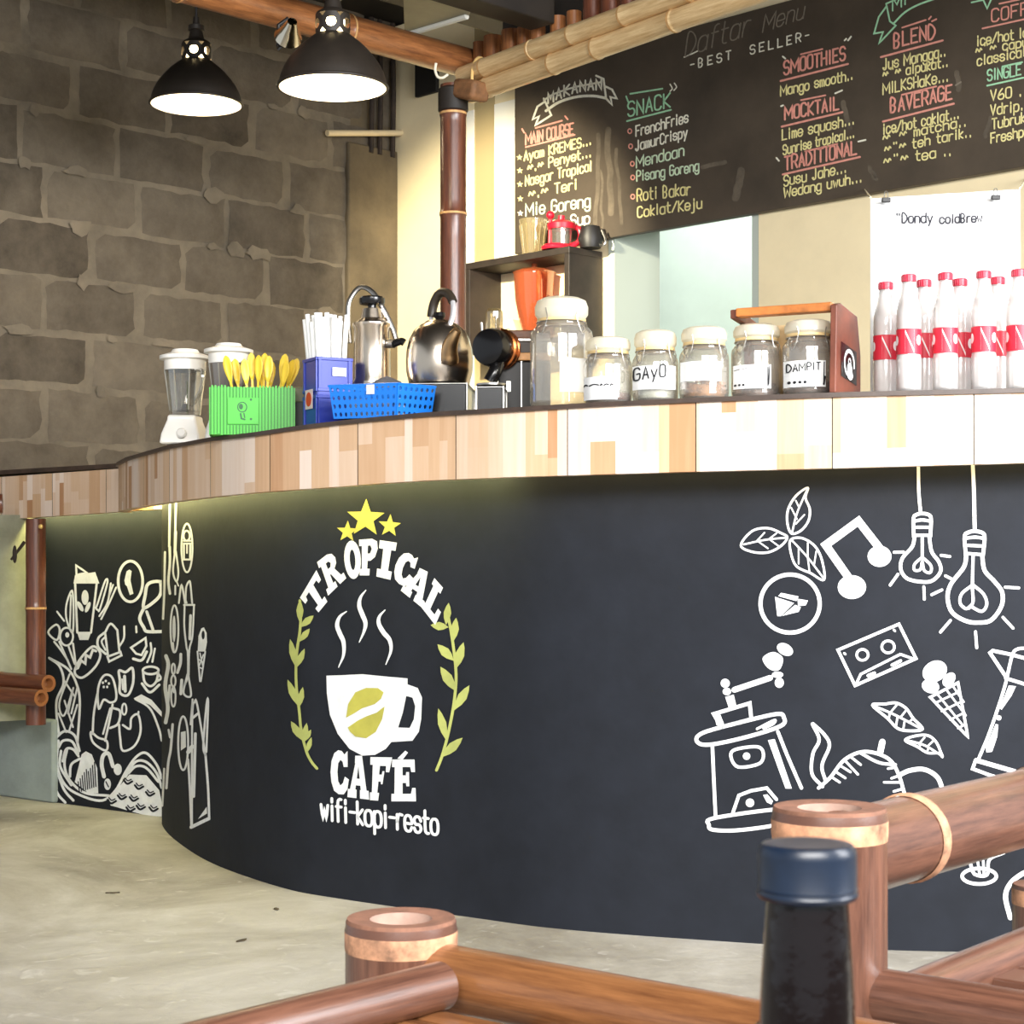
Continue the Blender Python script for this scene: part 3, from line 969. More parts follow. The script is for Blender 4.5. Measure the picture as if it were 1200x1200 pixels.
for pts in ([(428, 625), (395, 650), (382, 690), (395, 730), (412, 770), (412, 830), (388, 890)], [(518, 525), (492, 560), (486, 600), (500, 640), (515, 680), (508, 720), (485, 772)], [(608, 618), (580, 650), (578, 685), (600, 725), (628, 760), (634, 810), (610, 876)]):
    p = catmull(pts, 5); L_, R_ = [], []
    for i, v in enumerate(p):
        t = (p[min(i + 1, len(p) - 1)] - p[max(i - 1, 0)]).normalized(); w_ = 11 * math.sin(PI * (.06 + .88 * i / (len(p) - 1)))
        L_.append((v.x - t.y * w_, v.y + t.x * w_)); R_.append((v.x + t.y * w_, v.y - t.x * w_))
    A1 = Art(on_panel, J); A1.f(L_ + R_[::-1]); A1.done('painted_steam', m_chalk, panel, CL)
# laurel sprigs
def leaf(art, base, tip, wd, lift=.0014):
    b, t = Vector(base), Vector(tip); d = t - b; nn = Vector((-d.y, d.x)).normalized() * wd
    art.f([tuple(b), tuple(b + d * .3 + nn * .75), tuple(b + d * .55 + nn), tuple(b + d * .82 + nn * .55), tuple(t), tuple(b + d * .82 - nn * .55), tuple(b + d * .55 - nn), tuple(b + d * .3 - nn * .75)], lift=lift)
A1 = Art(on_panel, J)
A1.s(3.2, [(208, 575), (212, 650), (208, 720), (196, 800), (190, 880), (192, 980), (205, 1090), (214, 1180), (238, 1280), (262, 1330), (288, 1362)])
for bse, tip, wd in [((208, 680), (208, 572), 17), ((210, 700), (272, 645), 17), ((206, 768), (254, 706), 15), ((190, 890), (162, 755), 17), ((192, 890), (230, 800), 15), ((200, 1070), (150, 945), 18), ((202, 1080), (222, 980), 15), ((218, 1230), (166, 1140), 18), ((226, 1232), (240, 1148), 14), ((230, 1235), (260, 1180), 12), ((240, 1290), (262, 1215), 12)]: leaf(A1, bse, tip, wd)
A1.done('painted_sprig', m_sage, panel, CL)
A1 = Art(on_panel, J)
A1.s(3.4, [(905, 660), (918, 730), (932, 830), (940, 930), (932, 1040), (915, 1140), (895, 1230), (872, 1310), (848, 1370)])
for bse, tip, wd in [((892, 690), (905, 585), 18), ((905, 700), (820, 690), 20), ((925, 770), (940, 655), 20), ((930, 858), (852, 780), 22), ((935, 900), (975, 770), 22), ((938, 1000), (866, 885), 24), ((930, 1090), (1002, 972), 22), ((896, 1235), (856, 1080), 20), ((870, 1310), (970, 1218), 22)]: leaf(A1, bse, tip, wd)
A1.done('painted_sprig', m_sage, panel, CL)

A_, B_, C_, D_, E_ = TR(800, 540, 3), TR(800, 740, 3), TR(1000, 540, 5.4545), TR(1000, 740, 6), TR(1000, 940, 4.615)
class ArtR(Art):
    def s(self, w_, *a_, **k_): return Art.s(self, w_ * .88, *a_, **k_)
def art(T, fn=on_panel): return ArtR(fn, T)
def fin(a, name, par=None, base=None): return a.done(name, m_chalk, par or panel, base or CL)
a = art(A_)
a.c(3, [(440, 95), (400, 122), (372, 168), (368, 215), (382, 255), (415, 246), (442, 212), (447, 170), (432, 130)]).s(2.4, [(385, 252), (402, 185), (436, 105)]).s(2, [(402, 205), (382, 165)]).s(2, [(398, 222), (428, 190)]).s(2, [(410, 165), (398, 140)])
a.c(3, [(205, 297), (245, 247), (300, 237), (348, 255), (368, 270), (345, 300), (300, 322), (245, 320)]).s(2.4, [(215, 294), (290, 278), (365, 270)]).s(2, [(258, 285), (288, 253)]).s(2, [(300, 278), (330, 255)]).s(2, [(268, 285), (300, 308)]).s(2, [(308, 278), (338, 300)])
a.c(3, [(380, 278), (420, 272), (465, 300), (490, 350), (497, 418), (450, 395), (400, 370), (380, 320)]).s(2.4, [(385, 280), (440, 340), (495, 412)]).s(2, [(408, 308), (408, 362)]).s(2, [(440, 340), (440, 288)]).s(2, [(440, 342), (446, 388)]).s(2, [(462, 368), (470, 318)])
fin(a, 'painted_leaves')
a = art(A_); a.s(10.5, [(590, 420), (503, 296), (618, 212), (706, 325)], False); a.f(ell(595, 444, 50, 42)).f(ell(692, 336, 42, 37)); fin(a, 'painted_music_note')
a = art(A_); a.c(5.4, ell(378, 502, 104, 102, 30))
a.f([(325, 478), (392, 500), (346, 546), (333, 546)]).f([(346, 464), (408, 477), (400, 493), (336, 476)]).f([(404, 485), (441, 491), (433, 508), (406, 511)]).f([(396, 506), (416, 515), (408, 531), (350, 545)])
fin(a, 'painted_round_badge')
a = art(C_)
a.s(4.4, [(415, 22), (418, 200), (430, 335)]).s(4.6, [(386, 488), (384, 370), (405, 344), (440, 337), (480, 345), (496, 372), (492, 482)]).s(4, [(392, 385), (440, 378), (488, 385)]).s(4, [(392, 425), (488, 425)]).s(4, [(388, 476), (492, 476)])
a.s(4.6, [(392, 484), (375, 550), (315, 620), (302, 690), (340, 750), (420, 772), (500, 768), (555, 712), (548, 650), (500, 580), (485, 484)])
a.s(4, [(440, 480), (440, 620)]).s(3.6, [(440, 615), (392, 660), (390, 698), (428, 695), (440, 645), (452, 700), (490, 715), (495, 670), (440, 615)])
for p in ([(260, 585), (320, 583)], [(560, 604), (616, 612)], [(588, 735), (628, 756)], [(235, 795), (285, 725)], [(450, 805), (453, 885)], [(500, 856), (565, 825)]): a.s(3.8, p)
fin(a, 'painted_light_bulb')
a = art(C_)
a.s(5, [(762, 12), (770, 200), (775, 450)]).s(4.8, [(718, 605), (710, 485), (735, 458), (775, 450), (822, 460), (838, 490), (828, 605)]).s(4, [(722, 495), (775, 488), (828, 495)]).s(4, [(724, 540), (828, 545)]).s(4, [(722, 592), (826, 600)])
a.s(5.4, [(722, 600), (705, 680), (622, 790), (602, 880), (632, 970), (720, 1024), (800, 1034), (880, 1018), (945, 930), (950, 840), (900, 770), (838, 700), (822, 600)])
a.s(4, [(765, 605), (760, 800), (764, 900), (738, 942)]).s(4, [(756, 797), (692, 850), (682, 910), (720, 945), (756, 920)]).s(4, [(766, 795), (830, 850), (852, 915), (820, 962), (752, 932)])
for p in ([(970, 808), (1056, 812)], [(955, 1000), (1020, 1070)], [(780, 1092), (788, 1195)], [(620, 1020), (556, 1095)]): a.s(3.8, p)
fin(a, 'painted_light_bulb')
a = art(B_); a.c(4, [(546, 65), (760, -26), (820, 95), (606, 190)], False).c(3.4, ell(632, 82, 20, 19)).c(3.4, ell(722, 54, 22, 21)).s(3.4, [(610, 184), (626, 150), (765, 80), (816, 98)], False).s(4.2, [(652, 155), (674, 146)]).s(4.2, [(736, 118), (766, 103)])
a.s(3, [(568, 76), (572, 80)]).s(3, [(742, -6), (746, -2)])
fin(a, 'painted_cassette')
a = art(D_); a.f(ell(572, 280, 90, 72, rot=-.5)).f(ell(542, 385, 62, 48, rot=.3)).f(ell(672, 338, 56, 38, rot=-.9))
a.s(2.6, [(552, 335), (610, 322), (640, 270)], mat=0)
a.c(3.6, [(540, 462), (735, 360), (805, 742)], False).s(2.6, [(590, 440), (770, 660)]).s(2.6, [(650, 405), (790, 590)]).s(2.6, [(700, 385), (775, 495)]).s(2.6, [(580, 500), (750, 420)]).s(2.6, [(620, 560), (765, 490)]).s(2.6, [(680, 620), (780, 570)]).s(2.6, [(735, 680), (792, 650)])
fin(a, 'painted_ice_cream')
a = art(D_); a.c(3.6, [(135, 518), (220, 510), (300, 502), (370, 540), (420, 610), (485, 685), (390, 698), (310, 680), (240, 610)]).s(3, [(150, 525), (300, 590), (480, 685)]).s(2.6, [(260, 570), (310, 510)]).s(2.6, [(330, 605), (372, 552)]).s(2.6, [(255, 575), (250, 610)]).s(2.6, [(310, 600), (300, 665)]).s(2.6, [(360, 630), (350, 690)]).s(2.6, [(390, 640), (412, 618)])
a.c(3.4, [(365, 765), (430, 735), (520, 730), (580, 775), (615, 850), (625, 880), (595, 855), (520, 852), (450, 810)]).s(2.8, [(380, 765), (500, 800), (615, 870)]).s(2.4, [(460, 790), (500, 745)]).s(2.4, [(520, 808), (560, 770)]).s(2.4, [(470, 795), (462, 820)]).s(2.4, [(530, 815), (515, 850)])
fin(a, 'painted_leaves')
a = art(B_)
a.f(ell(360, 63, 30, 20, rot=.5), True).f([(282, 92), (318, 72), (352, 92), (344, 130), (320, 138), (294, 122)], True).f(ell(334, 152, 20, 11)).f(ell(340, 180, 16, 18))
a.s(7.5, [(182, 205), (308, 163)], False).f(ell(150, 182, 16, 16)).f(ell(156, 211, 15, 13)).f([(150, 230), (180, 222), (190, 266), (164, 272)])
a.c(5, [(110, 290), (236, 252), (242, 308), (136, 336)], False).f([(108, 288), (130, 285), (150, 335), (120, 330)])
a.c(5.2, [(50, 385), (72, 356), (200, 320), (330, 290), (356, 302), (345, 332), (220, 372), (92, 398)]).s(3.4, [(262, 342), (322, 312), (318, 325), (285, 340)])
a.s(4.6, [(105, 402), (110, 520), (116, 645)]).s(4.6, [(335, 352), (370, 440), (418, 550)]).f([(300, 382), (324, 378), (384, 552), (362, 552)])
a.c(4.2, [(170, 440), (185, 415), (262, 405), (284, 428), (270, 464), (196, 476)]).f(ell(225, 438, 13)).s(4.4, [(176, 640), (198, 576), (240, 560), (296, 550), (330, 590)], False).f(ell(237, 602, 15)).f([(283, 575), (298, 572), (318, 596), (312, 608), (296, 600)])
a.c(5, [(93, 680), (110, 656), (330, 625), (360, 640), (340, 676), (200, 698), (108, 697)])
fin(a, 'painted_coffee_grinder')
a = art(B_)
a.s(4.4, [(492, 545), (455, 500), (458, 430), (480, 380), (456, 325)]).s(4.4, [(458, 324), (498, 362), (516, 402), (490, 470), (502, 524)])
a.s(4.6, [(478, 550), (520, 512), (570, 450), (640, 422), (720, 445), (758, 500), (785, 590)]).s(4, [(620, 424), (688, 460), (748, 468)]).s(8.5, [(702, 388), (694, 425)])
for p in ([(525, 512), (552, 530)], [(540, 494), (572, 515)], [(555, 472), (590, 494)], [(572, 455), (616, 502)], [(590, 440), (626, 468)], [(745, 478), (722, 482)], [(756, 508), (734, 516)], [(766, 530), (708, 530)], [(776, 552), (742, 562)], [(786, 580), (742, 580)]): a.s(3.2, p)
a.s(6, [(760, 505), (800, 488), (850, 485), (895, 512), (915, 560)])
fin(a, 'painted_teapot')
a = art(D_)
a.s(4.6, [(1080, 330), (960, 150), (980, 135), (1110, 162), (1230, 195)], False).s(4.4, [(1070, 328), (1230, 378)], False).s(4.2, [(1230, 118), (1150, 125), (1112, 180), (1060, 400), (960, 700), (880, 895)])
a.s(6, [(862, 905), (1000, 945), (1160, 992)], False).s(4.4, [(858, 905), (838, 965), (960, 1010), (1100, 1050)], False)
a.f([(1092, 380), (1142, 385), (1112, 450), (1042, 550), (1030, 540)]).f(ell(1022, 607, 18)).f([(1000, 650), (1018, 655), (1010, 740), (975, 845), (935, 850), (930, 820)])
fin(a, 'painted_tall_glass')
a = art(E_)
a.c(4.6, ell(680, 400, 92, 42, 26)).s(4.4, [(630, 325), (655, 388), (722, 392), (735, 310), (815, 272)]).s(3.4, [(672, 318), (682, 388)]).s(3.4, [(702, 318), (705, 388)])
a.s(6.5, [(960, 365), (900, 395), (848, 440), (822, 510), (848, 625)])
fin(a, 'painted_sundae_cup')
# doodles that run round the left end of the curve
def art(T, fn=on_panel): return Art(fn, T)
H_, I_ = TR(180, 560, 5.4545), TR(180, 760, 4.615)
a = art(H_)
a.s(2.4, [(147, 140), (142, 350)]).s(2.6, [(108, 140), (103, 440)]).s(2.6, [(76, 475), (72, 720), (64, 900)]).s(3.4, [(144, 345), (140, 480)]).s(2.2, [(140, 470), (128, 600), (150, 662), (162, 600), (146, 470)]).s(1.8, [(150, 660), (162, 690)])
a.s(3, [(106, 440), (108, 540), (98, 660), (108, 740)]).s(2.2, [(165, 800), (182, 685), (205, 800)]).s(2.2, [(142, 690), (142, 745)])
fin(a, 'painted_bulb_cords')
a = art(H_)
a.c(2.2, ell(217, 448, 35, 155, 30)).c(2.2, ell(215, 370, 20, 32)).c(2.2, [(197, 420), (238, 420), (237, 522), (198, 522)], False).s(2, [(217, 425), (217, 480)]).s(2, [(196, 402), (240, 402)])
fin(a, 'painted_round_badge')
a = art(H_)
a.s(2.2, [(208, 790), (212, 700), (232, 660), (240, 690), (250, 800)]).s(2, [(195, 745), (215, 800)]).s(2.4, [(198, 812), (264, 812)]).s(2.2, [(202, 812), (200, 950), (214, 1080), (222, 1120), (222, 1260), (205, 1320)]).s(2.2, [(262, 812), (252, 1010), (232, 1100), (228, 1260)]).s(3.2, [(240, 880), (235, 1030)])
fin(a, 'painted_wine_glass')
a = art(H_); a.c(2.2, ell(137, 965, 25, 150, 26)).f(ell(134, 965, 11, 85)); fin(a, 'painted_round_badge')
a = art(H_); a.f([[(285, 1110), (290, 1010), (308, 962), (325, 955), (342, 990), (345, 1050), (334, 1110)], ell(320, 1005, 10, 28)[::-1]]); a.s(2, [(284, 1110), (300, 1300)]).s(2, [(334, 1110), (306, 1300)]).s(1.6, [(292, 1160), (322, 1180)]).s(1.6, [(294, 1210), (316, 1220)]).s(1.6, [(322, 1130), (296, 1200)]).s(1.6, [(300, 1120), (318, 1200)])
fin(a, 'painted_ice_cream')
a = art(I_)
a.s(2.4, [(186, 140), (165, 240), (205, 255), (192, 150)]).s(3.4, [(150, 30), (148, 80), (132, 130)]).s(3.4, [(155, 170), (150, 245)]).s(2.2, [(108, -30), (112, 20)])
a.c(2.2, ell(110, 110, 9, 28)).c(2.2, ell(110, 175, 12, 30)).c(2.2, ell(110, 262, 12, 52)).f(ell(112, 220, 8, 22))
a.s(4.4, [(70, 40), (82, 90), (66, 200), (80, 320), (68, 400)]).s(3, [(90, 200), (80, 300)]).s(3, [(106, 410), (96, 540), (82, 620), (72, 755)]).s(2.6, [(84, 440), (92, 480)]).s(2.4, [(60, 650), (50, 850)])
fin(a, 'painted_small_doodles')
a = art(I_); a.c(2.4, ell(163, 512, 27, 145, 28)).f([(150, 452), (176, 446), (178, 532), (150, 552)]); fin(a, 'painted_round_badge')
a = art(I_)
a.s(2.6, [(190, 600), (200, 780), (208, 965)]).s(4, [(206, 966), (300, 920)], False).s(2.8, [(304, 922), (298, 760), (284, 575)]).s(2.4, [(284, 580), (272, 520), (290, 300), (298, 300), (288, 560)]).s(2.4, [(284, 575), (240, 310), (225, 290), (212, 380), (210, 960)]).s(2.2, [(214, 275), (203, 410)]).s(3.4, [(229, 460), (220, 800)]).s(3, [(215, 375), (245, 350)]).s(5, [(190, 560), (212, 530)]).f([(243, 922), (290, 855), (292, 892)])
fin(a, 'painted_tall_glass')
# side counter doodles
F_, G_ = TR(0, 540, 5.714), TR(0, 740, 5)
def sart(T): return Art(on_side, T)
def sfin(a, name): return a.done(name, [m_chalk, m_panel], side_panel, SL)
a = sart(F_); a.f([(494, 822), (505, 765), (640, 745), (668, 822)]).c(2.4, [(515, 765), (512, 700), (582, 748)], False).s(2.6, [(506, 825), (520, 1150)], False).s(2.6, [(650, 825), (612, 1150)], False).f(ell(572, 915, 24, 50)).f(ell(540, 975, 15, 38, rot=-.5)).f(ell(590, 980, 14, 38, rot=.4)).f([(518, 1145), (614, 1145), (594, 1200), (535, 1200)])
sfin(a, 'painted_paper_cup')
a = sart(F_); a.c(2.2, [(705, 808), (722, 815), (672, 990), (660, 1000), (645, 985), (655, 960)]).s(2.2, [(780, 848), (735, 950), (680, 1060)]).s(2.2, [(745, 820), (722, 950), (668, 1040)]).s(2, [(760, 830), (735, 900)]); sfin(a, 'painted_cutlery')
a = sart(F_); a.c(3.2, ell(876, 808, 82, 136, 30)).f([(835, 800), (850, 740), (868, 728), (884, 738), (876, 800), (896, 890), (872, 900), (852, 840), (840, 828)]); sfin(a, 'painted_round_badge')
a = sart(F_); a.s(3.8, [(1098, 812), (1040, 808), (990, 830), (975, 900), (966, 985), (1050, 930), (1080, 880), (1078, 815)]).s(3.8, [(966, 985), (938, 1055), (965, 1115), (990, 1143), (1100, 1143)]).s(3.4, [(985, 1010), (1030, 1140)]); sfin(a, 'painted_bag')
a = sart(F_); a.s(2.2, [(385, 1010), (432, 1072)]).c(2.2, [(485, 870), (448, 960), (448, 1060), (488, 1150), (495, 1000)]).s(2, [(478, 900), (470, 1120)]); a.T = G_
a.c(2.4, ell(392, 30, 38, 52)).f(ell(396, 20, 12, 16)).c(2.4, [(285, 5), (330, -40), (352, -10), (335, 50)]).s(2.4, [(320, 60), (360, 110), (400, 170)]).s(2.4, [(350, 60), (420, 220)]).s(2.4, [(430, 70), (450, 220)]).s(2.4, [(405, 90), (440, 190)]); sfin(a, 'painted_bird')
a = sart(G_); a.s(2.6, [(618, 8), (636, 150)]).s(2.6, [(690, -5), (702, 120)]).c(2.6, [(632, 148), (708, 120), (714, 140), (642, 176)], False).s(2.8, [(612, 8), (578, 40), (578, 90), (622, 132)]).s(2.2, [(615, 35), (598, 60), (620, 108)]).s(2.4, [(730, -30), (728, 40), (700, 90)]).s(2.6, [(618, 5), (650, -45), (690, -8)]); sfin(a, 'painted_coffee_pot')
a = sart(G_); a.c(2.8, [(440, 240), (470, 165), (545, 88), (590, 130), (562, 205), (485, 270)]).s(3, [(458, 215), (478, 170), (502, 188), (506, 138), (530, 152), (546, 108), (565, 115)], False); sfin(a, 'painted_bread')
a = sart(G_); a.c(2.6, [(770, 95), (855, 38), (860, 85), (832, 138), (800, 130)], False).s(3.2, [(783, 160), (832, 168), (862, 118)]).s(2.4, [(885, 68), (888, 120), (865, 180)]).s(2.4, [(910, 100), (895, 178)]).s(2.4, [(800, -30), (802, 5)]); sfin(a, 'painted_cup')
a = sart(G_); a.c(3, [(700, 230), (738, 238), (778, 215), (782, 300), (752, 372), (706, 360), (705, 290)]).s(3.6, [(732, 262), (736, 350)]).s(2, [(718, 280), (722, 340)]); sfin(a, 'painted_jug')
a = sart(G_); a.c(2.8, ell(885, 228, 46, 22)).s(2.8, [(840, 235), (850, 295), (885, 320), (918, 292), (930, 236)]).s(3, [(834, 305), (880, 356), (936, 312)]).s(2.6, [(932, 250), (945, 275), (922, 292)]); sfin(a, 'painted_cup')
a = sart(G_); a.s(2.6, [(572, 368), (552, 480), (545, 600)]).c(2.6, [(575, 358), (590, 290), (620, 254), (660, 270), (682, 350), (680, 402), (648, 416), (610, 400), (582, 452)]).s(2.6, [(662, 428), (640, 540), (618, 640)]).c(2.6, [(535, 590), (548, 650), (610, 695), (632, 684), (626, 640), (578, 622)]).s(2.8, [(664, 448), (706, 468), (694, 540), (648, 566)]).s(2.2, [(648, 450), (606, 600)])
for x, y in ((605, 300), (622, 290), (640, 305), (610, 325), (630, 325)): a.f(ell(x, y, 7, 8))
sfin(a, 'painted_beer_mug')
a = sart(G_); a.s(2.6, [(700, 545), (706, 620), (722, 698), (790, 670), (826, 585), (812, 488), (772, 508), (764, 570), (722, 548)], True).s(2.2, [(812, 488), (814, 470)]).c(2.2, ell(730, 455, 13, 32)); sfin(a, 'painted_fruit')
a = sart(G_); a.s(2.8, [(290, 155), (352, 205), (375, 300), (335, 400), (335, 500), (348, 600)]).s(2.8, [(290, 155), (400, 220), (452, 310), (470, 420), (456, 650)])
for p in ([(410, 250), (350, 420), (378, 492), (432, 330)], [(455, 430), (405, 590)], [(380, 405), (430, 560)], [(345, 480), (390, 590)], [(380, 290), (440, 380)], [(432, 330), (400, 480)], [(455, 330), (420, 480)]): a.s(2.2, p)
sfin(a, 'painted_braided_leaf')
a = sart(G_)
for p in ([(332, 620), (382, 584), (440, 610), (468, 700)], [(345, 680), (372, 640), (425, 645), (460, 715)], [(370, 760), (390, 690), (430, 690), (462, 730)], [(412, 850), (420, 780), (470, 745)], [(345, 640), (336, 780), (385, 900), (480, 962), (600, 990), (680, 930), (740, 820), (800, 735), (858, 712), (920, 780), (950, 860)], [(395, 690), (380, 780), (410, 870), (500, 945), (640, 962)], [(312, 870), (340, 950), (385, 1002)], [(342, 835), (380, 930), (432, 990)], [(735, 855), (795, 765), (860, 765), (920, 830), (950, 915)], [(755, 830), (800, 790), (860, 800), (930, 880)], [(360, 700), (355, 790), (420, 900)]): a.s(3, p)
sfin(a, 'painted_waves')
a = sart(G_); a.f([(480, 720), (505, 702), (540, 720), (572, 800), (578, 948), (520, 948), (440, 882)], mat=0)
for k in range(9): a.s(1.3, [(462 + k * 12, 880 - k * 18 + (k > 4) * 30), (470 + k * 12, 940 - k * 4)], mat=1, lift=.003)
sfin(a, 'painted_hatched_leaf')
a = sart(G_); a.s(4.6, [(612, 850), (598, 780), (608, 725), (640, 718), (664, 790)]).f(ell(632, 895, 20, 34)).f(ell(692, 808, 24, 34)).s(1.4, [(625, 880), (640, 910)], mat=1, lift=.003); sfin(a, 'painted_coffee_beans')
a = sart(G_); a.f([(785, 392), (830, 368), (890, 400), (950, 470), (950, 500), (880, 430)], lift=.0014).s(2.6, [(795, 395), (880, 450), (930, 560), (950, 640)]); sfin(a, 'painted_swoosh')
a = sart(G_); a.f([(640, 980), (700, 910), (760, 838), (860, 842), (935, 930), (950, 1000), (950, 1085), (860, 1078), (760, 1052), (690, 1030), (650, 1020)], lift=.0014)
for x, y in ((755, 870), (820, 900), (885, 940), (720, 960), (790, 970), (660, 985), (830, 1020), (905, 1030), (770, 1030)):
    a.s(2.4, [(x - 26, y), (x - 5, y + 22), (x + 24, y + 8)], mat=1, lift=.003)
    a.s(1.4, [(x - 18, y - 12), (x - 2, y + 4), (x + 18, y - 4)], mat=1, lift=.003)
sfin(a, 'painted_scales')
# ------------------------------------------------------------------ menu board
random.seed(21)
m_board = M('chalkboard', (78, 68, 56), .6, var=.16, vscale=2.5, bump=.03)
CH_ = {k: M('chalk ' + k, c, .9, var=.06, vscale=60) for k, c in dict(white=(244, 238, 216), pink=(236, 160, 142), yellow=(244, 230, 160), green=(170, 222, 178), grey=(132, 122, 106), mint=(216, 236, 200)).items()}
BO = .035                                         # board face stands this far off the wall
def on_board(px, py, lift):
    k = (px - CX) / F
    o_ = COR + BN * BO
    s = (o_.y * k - o_.x) / (1 + k) / q
    p = o_ + BD * s
    return Vector((p.x, p.y, CH + (HZ - py) / F * p.y)) + BN * lift
A0 = on_board(603, 92, 0); A1_ = on_board(603, 302, 0)
s_l = (A0 - (COR + BN * BO)).dot(BD); s_r = s_l + 2.62
BT, BB = A0.z, (A1_.z + on_board(1200, 190, 0).z) / 2
BT = max(BT, 2.74)
bo = bw((s_l + s_r) / 2, BB, BO / 2)
board = thing('menu_board', 'wide chalkboard menu lettered in coloured chalk above the bar', 'menu board', bo)
mb = MB(); slab(mb, bw, s_l, s_r, BB, BT, .004, BO)
o = mb.build('board', m_board, board, bo, smooth=False, bevel=.003); o.location = (0, 0, 0)
T3, T4 = TR(600, 0, 4), TR(900, 0, 4)
class Chalk:
    def __init__(self, T): self.T, self.mb, self.mats = T, MB(), []
    def m(self, c):
        if CH_[c] not in self.mats: self.mats.append(CH_[c])
        return self.mats.index(CH_[c])
    def t(self, s, p0, p1, h, col, w_=1.75, **kw):
        text(self.mb, on_board, s, self.T([p0])[0], self.T([p1])[0], h / 4, w_, self.m(col), .0012, jitter=.03, **kw); return self
    def l(self, col, pts, w_=2.0, smooth=False, closed=False):
        ribbon(self.mb, on_board, self.T(pts), w_, closed, .0012, self.m(col), smooth); return self
    def st(self, col, x, y, r=16):
        fill(self.mb, on_board, [self.T([(x + (r if k % 2 == 0 else r * .42) * math.sin(PI * k / 5), y - (r if k % 2 == 0 else r * .42) * math.cos(PI * k / 5)) for k in range(10)])], .0012, self.m(col)); return self
    def done(self, label):
        o = self.mb.build('chalk_lettering', self.mats, board, bo, smooth=False); o.location = (0, 0, 0); o['label'] = label
c = Chalk(T3)
c.l('white', [(150, 470), (200, 440), (290, 410), (350, 398), (420, 385)], 2.2, True).l('white', [(160, 520), (220, 480), (300, 455), (380, 450), (440, 460)], 3.2, True)
c.l('white', [(150, 462), (176, 520), (185, 540), (110, 588), (128, 545), (98, 560), (120, 500), (150, 480)], 2.4).l('white', [(395, 355), (430, 370), (442, 462), (470, 492), (462, 455), (492, 462), (470, 420), (438, 405)], 2.4)
for i, ch in enumerate('MAKANAN'):
    u = i / 6; x = 170 + 225 * u; y = 488 - 62 * math.sin(u * PI / 2 * 1.05) ; c.t(ch, (x, y - 4), (x + 25, y - 12 + 8 * u), 50, 'white', 2.1)
c.done('white chalk ribbon lettered MAKANAN')
c = Chalk(T3)
c.l('pink', [(112, 600), (235, 566)], 2).t('MAIN COURSE', (65, 678), (288, 628), 52, 'pink', 2.0, gap=1.0).l('pink', [(65, 690), (295, 632)], 1.8).l('pink', [(48, 605), (58, 622)]).l('pink', [(250, 545), (262, 560)])
c.t('Ayam KREMES...', (58, 755), (372, 678), 44, 'yellow').st('yellow', 36, 738).t('~.~ Penyet...', (75, 808), (372, 735), 44, 'yellow').st('yellow', 38, 800)
c.t('Nasgor Tropical', (64, 872), (374, 800), 46, 'yellow').st('yellow', 38, 864).t('~.~ Teri', (80, 932), (305, 886), 46, 'yellow').st('yellow', 40, 932)
c.t('Mie Goreng', (66, 1012), (366, 968), 56, 'mint', 1.8).st('white', 40, 1000).t('kecap Sup', (100, 1082), (364, 1048), 50, 'white')
c.done('yellow chalk list under MAIN COURSE')
c = Chalk(T3)
c.l('green', [(555, 440), (706, 416)], 2).t('SNACK', (545, 548), (742, 502), 66, 'green', 2.0).l('green', [(540, 568), (746, 515)], 2).l('green', [(536, 452), (546, 478)]).l('white', [(742, 395), (752, 415), (742, 428)], 1.5, True).l('white', [(762, 390), (772, 408), (760, 424)], 1.5, True)
for s_, p0, p1, h, col, b in (('FrenchFries', (582, 640), (826, 572), 48, 'white', (553, 615)), ('JamurCrispy', (580, 706), (822, 642), 46, 'white', (557, 686)), ('Mendoan', (584, 786), (806, 730), 52, 'mint', (565, 768)),
                              ('Pisang Goreng', (586, 850), (876, 800), 46, 'mint', (567, 832)), ('Roti Bakar', (588, 942), (836, 912), 54, 'yellow', (567, 922)), ('Coklat/Keju', (590, 1018), (890, 975), 48, 'yellow', None)):
    c.t(s_, p0, p1, h, col)
    if b: c.l('pink', ell(b[0], b[1], 9, 11, 10), 1.4, False, True)
c.done('green and white chalk list under SNACK')
c = Chalk(T3)
c.t('Daftar', (812, 262), (1110, 165), 100, 'grey', 1.6, lean=.25).t('Menu', (1175, 150), (1365, 88), 80, 'grey', 1.5, lean=.3).l('white', [(808, 268), (850, 250), (870, 240)], 1.6, True)
c.done('faint grey chalk heading Daftar Menu')
c = Chalk(T3)
c.t('-BEST  SELLER-', (838, 325), (1392, 185), 40, 'grey', 1.6, gap=4.0); c.mats[:] = [CH_['white']]
c.done('spaced chalk words BEST SELLER')
c = Chalk(T4)
def head(s_, p0, p1, h, col, ul, ol):
    c.t(s_, p0, p1, h, col, 2.3).l(col, ul, 2.4).l(col, ol, 2)
head('SMOOTHIES', (76, 350), (362, 282), 62, 'pink', [(60, 380), (376, 300)], [(155, 255), (256, 230)])
c.l('white', [(70, 265), (82, 275)]).l('white', [(360, 190), (368, 182)]).l('white', [(376, 190), (390, 172)])
c.t('Mango smooth..', (60, 450), (398, 372), 46, 'yellow')
c.done('chalk list under SMOOTHIES')
c = Chalk(T4)
head('MOCKTAIL', (80, 562), (332, 512), 60, 'pink', [(65, 594), (350, 526)], [(155, 470), (270, 447)])
c.l('white', [(62, 498), (72, 494)]).l('white', [(316, 438), (348, 424)])
c.t('Lime squash...', (68, 656), (405, 582), 48, 'yellow').t('Sunrise tropical...', (72, 725), (405, 645), 44, 'yellow')
c.done('chalk list under MOCKTAIL')
c = Chalk(T4)
head('TRADITIONAL', (80, 796), (415, 722), 62, 'pink', [(70, 818), (432, 736)], [(175, 710), (326, 675)])
c.l('white', [(40, 740), (52, 754)]).l('white', [(424, 664), (458, 656)])
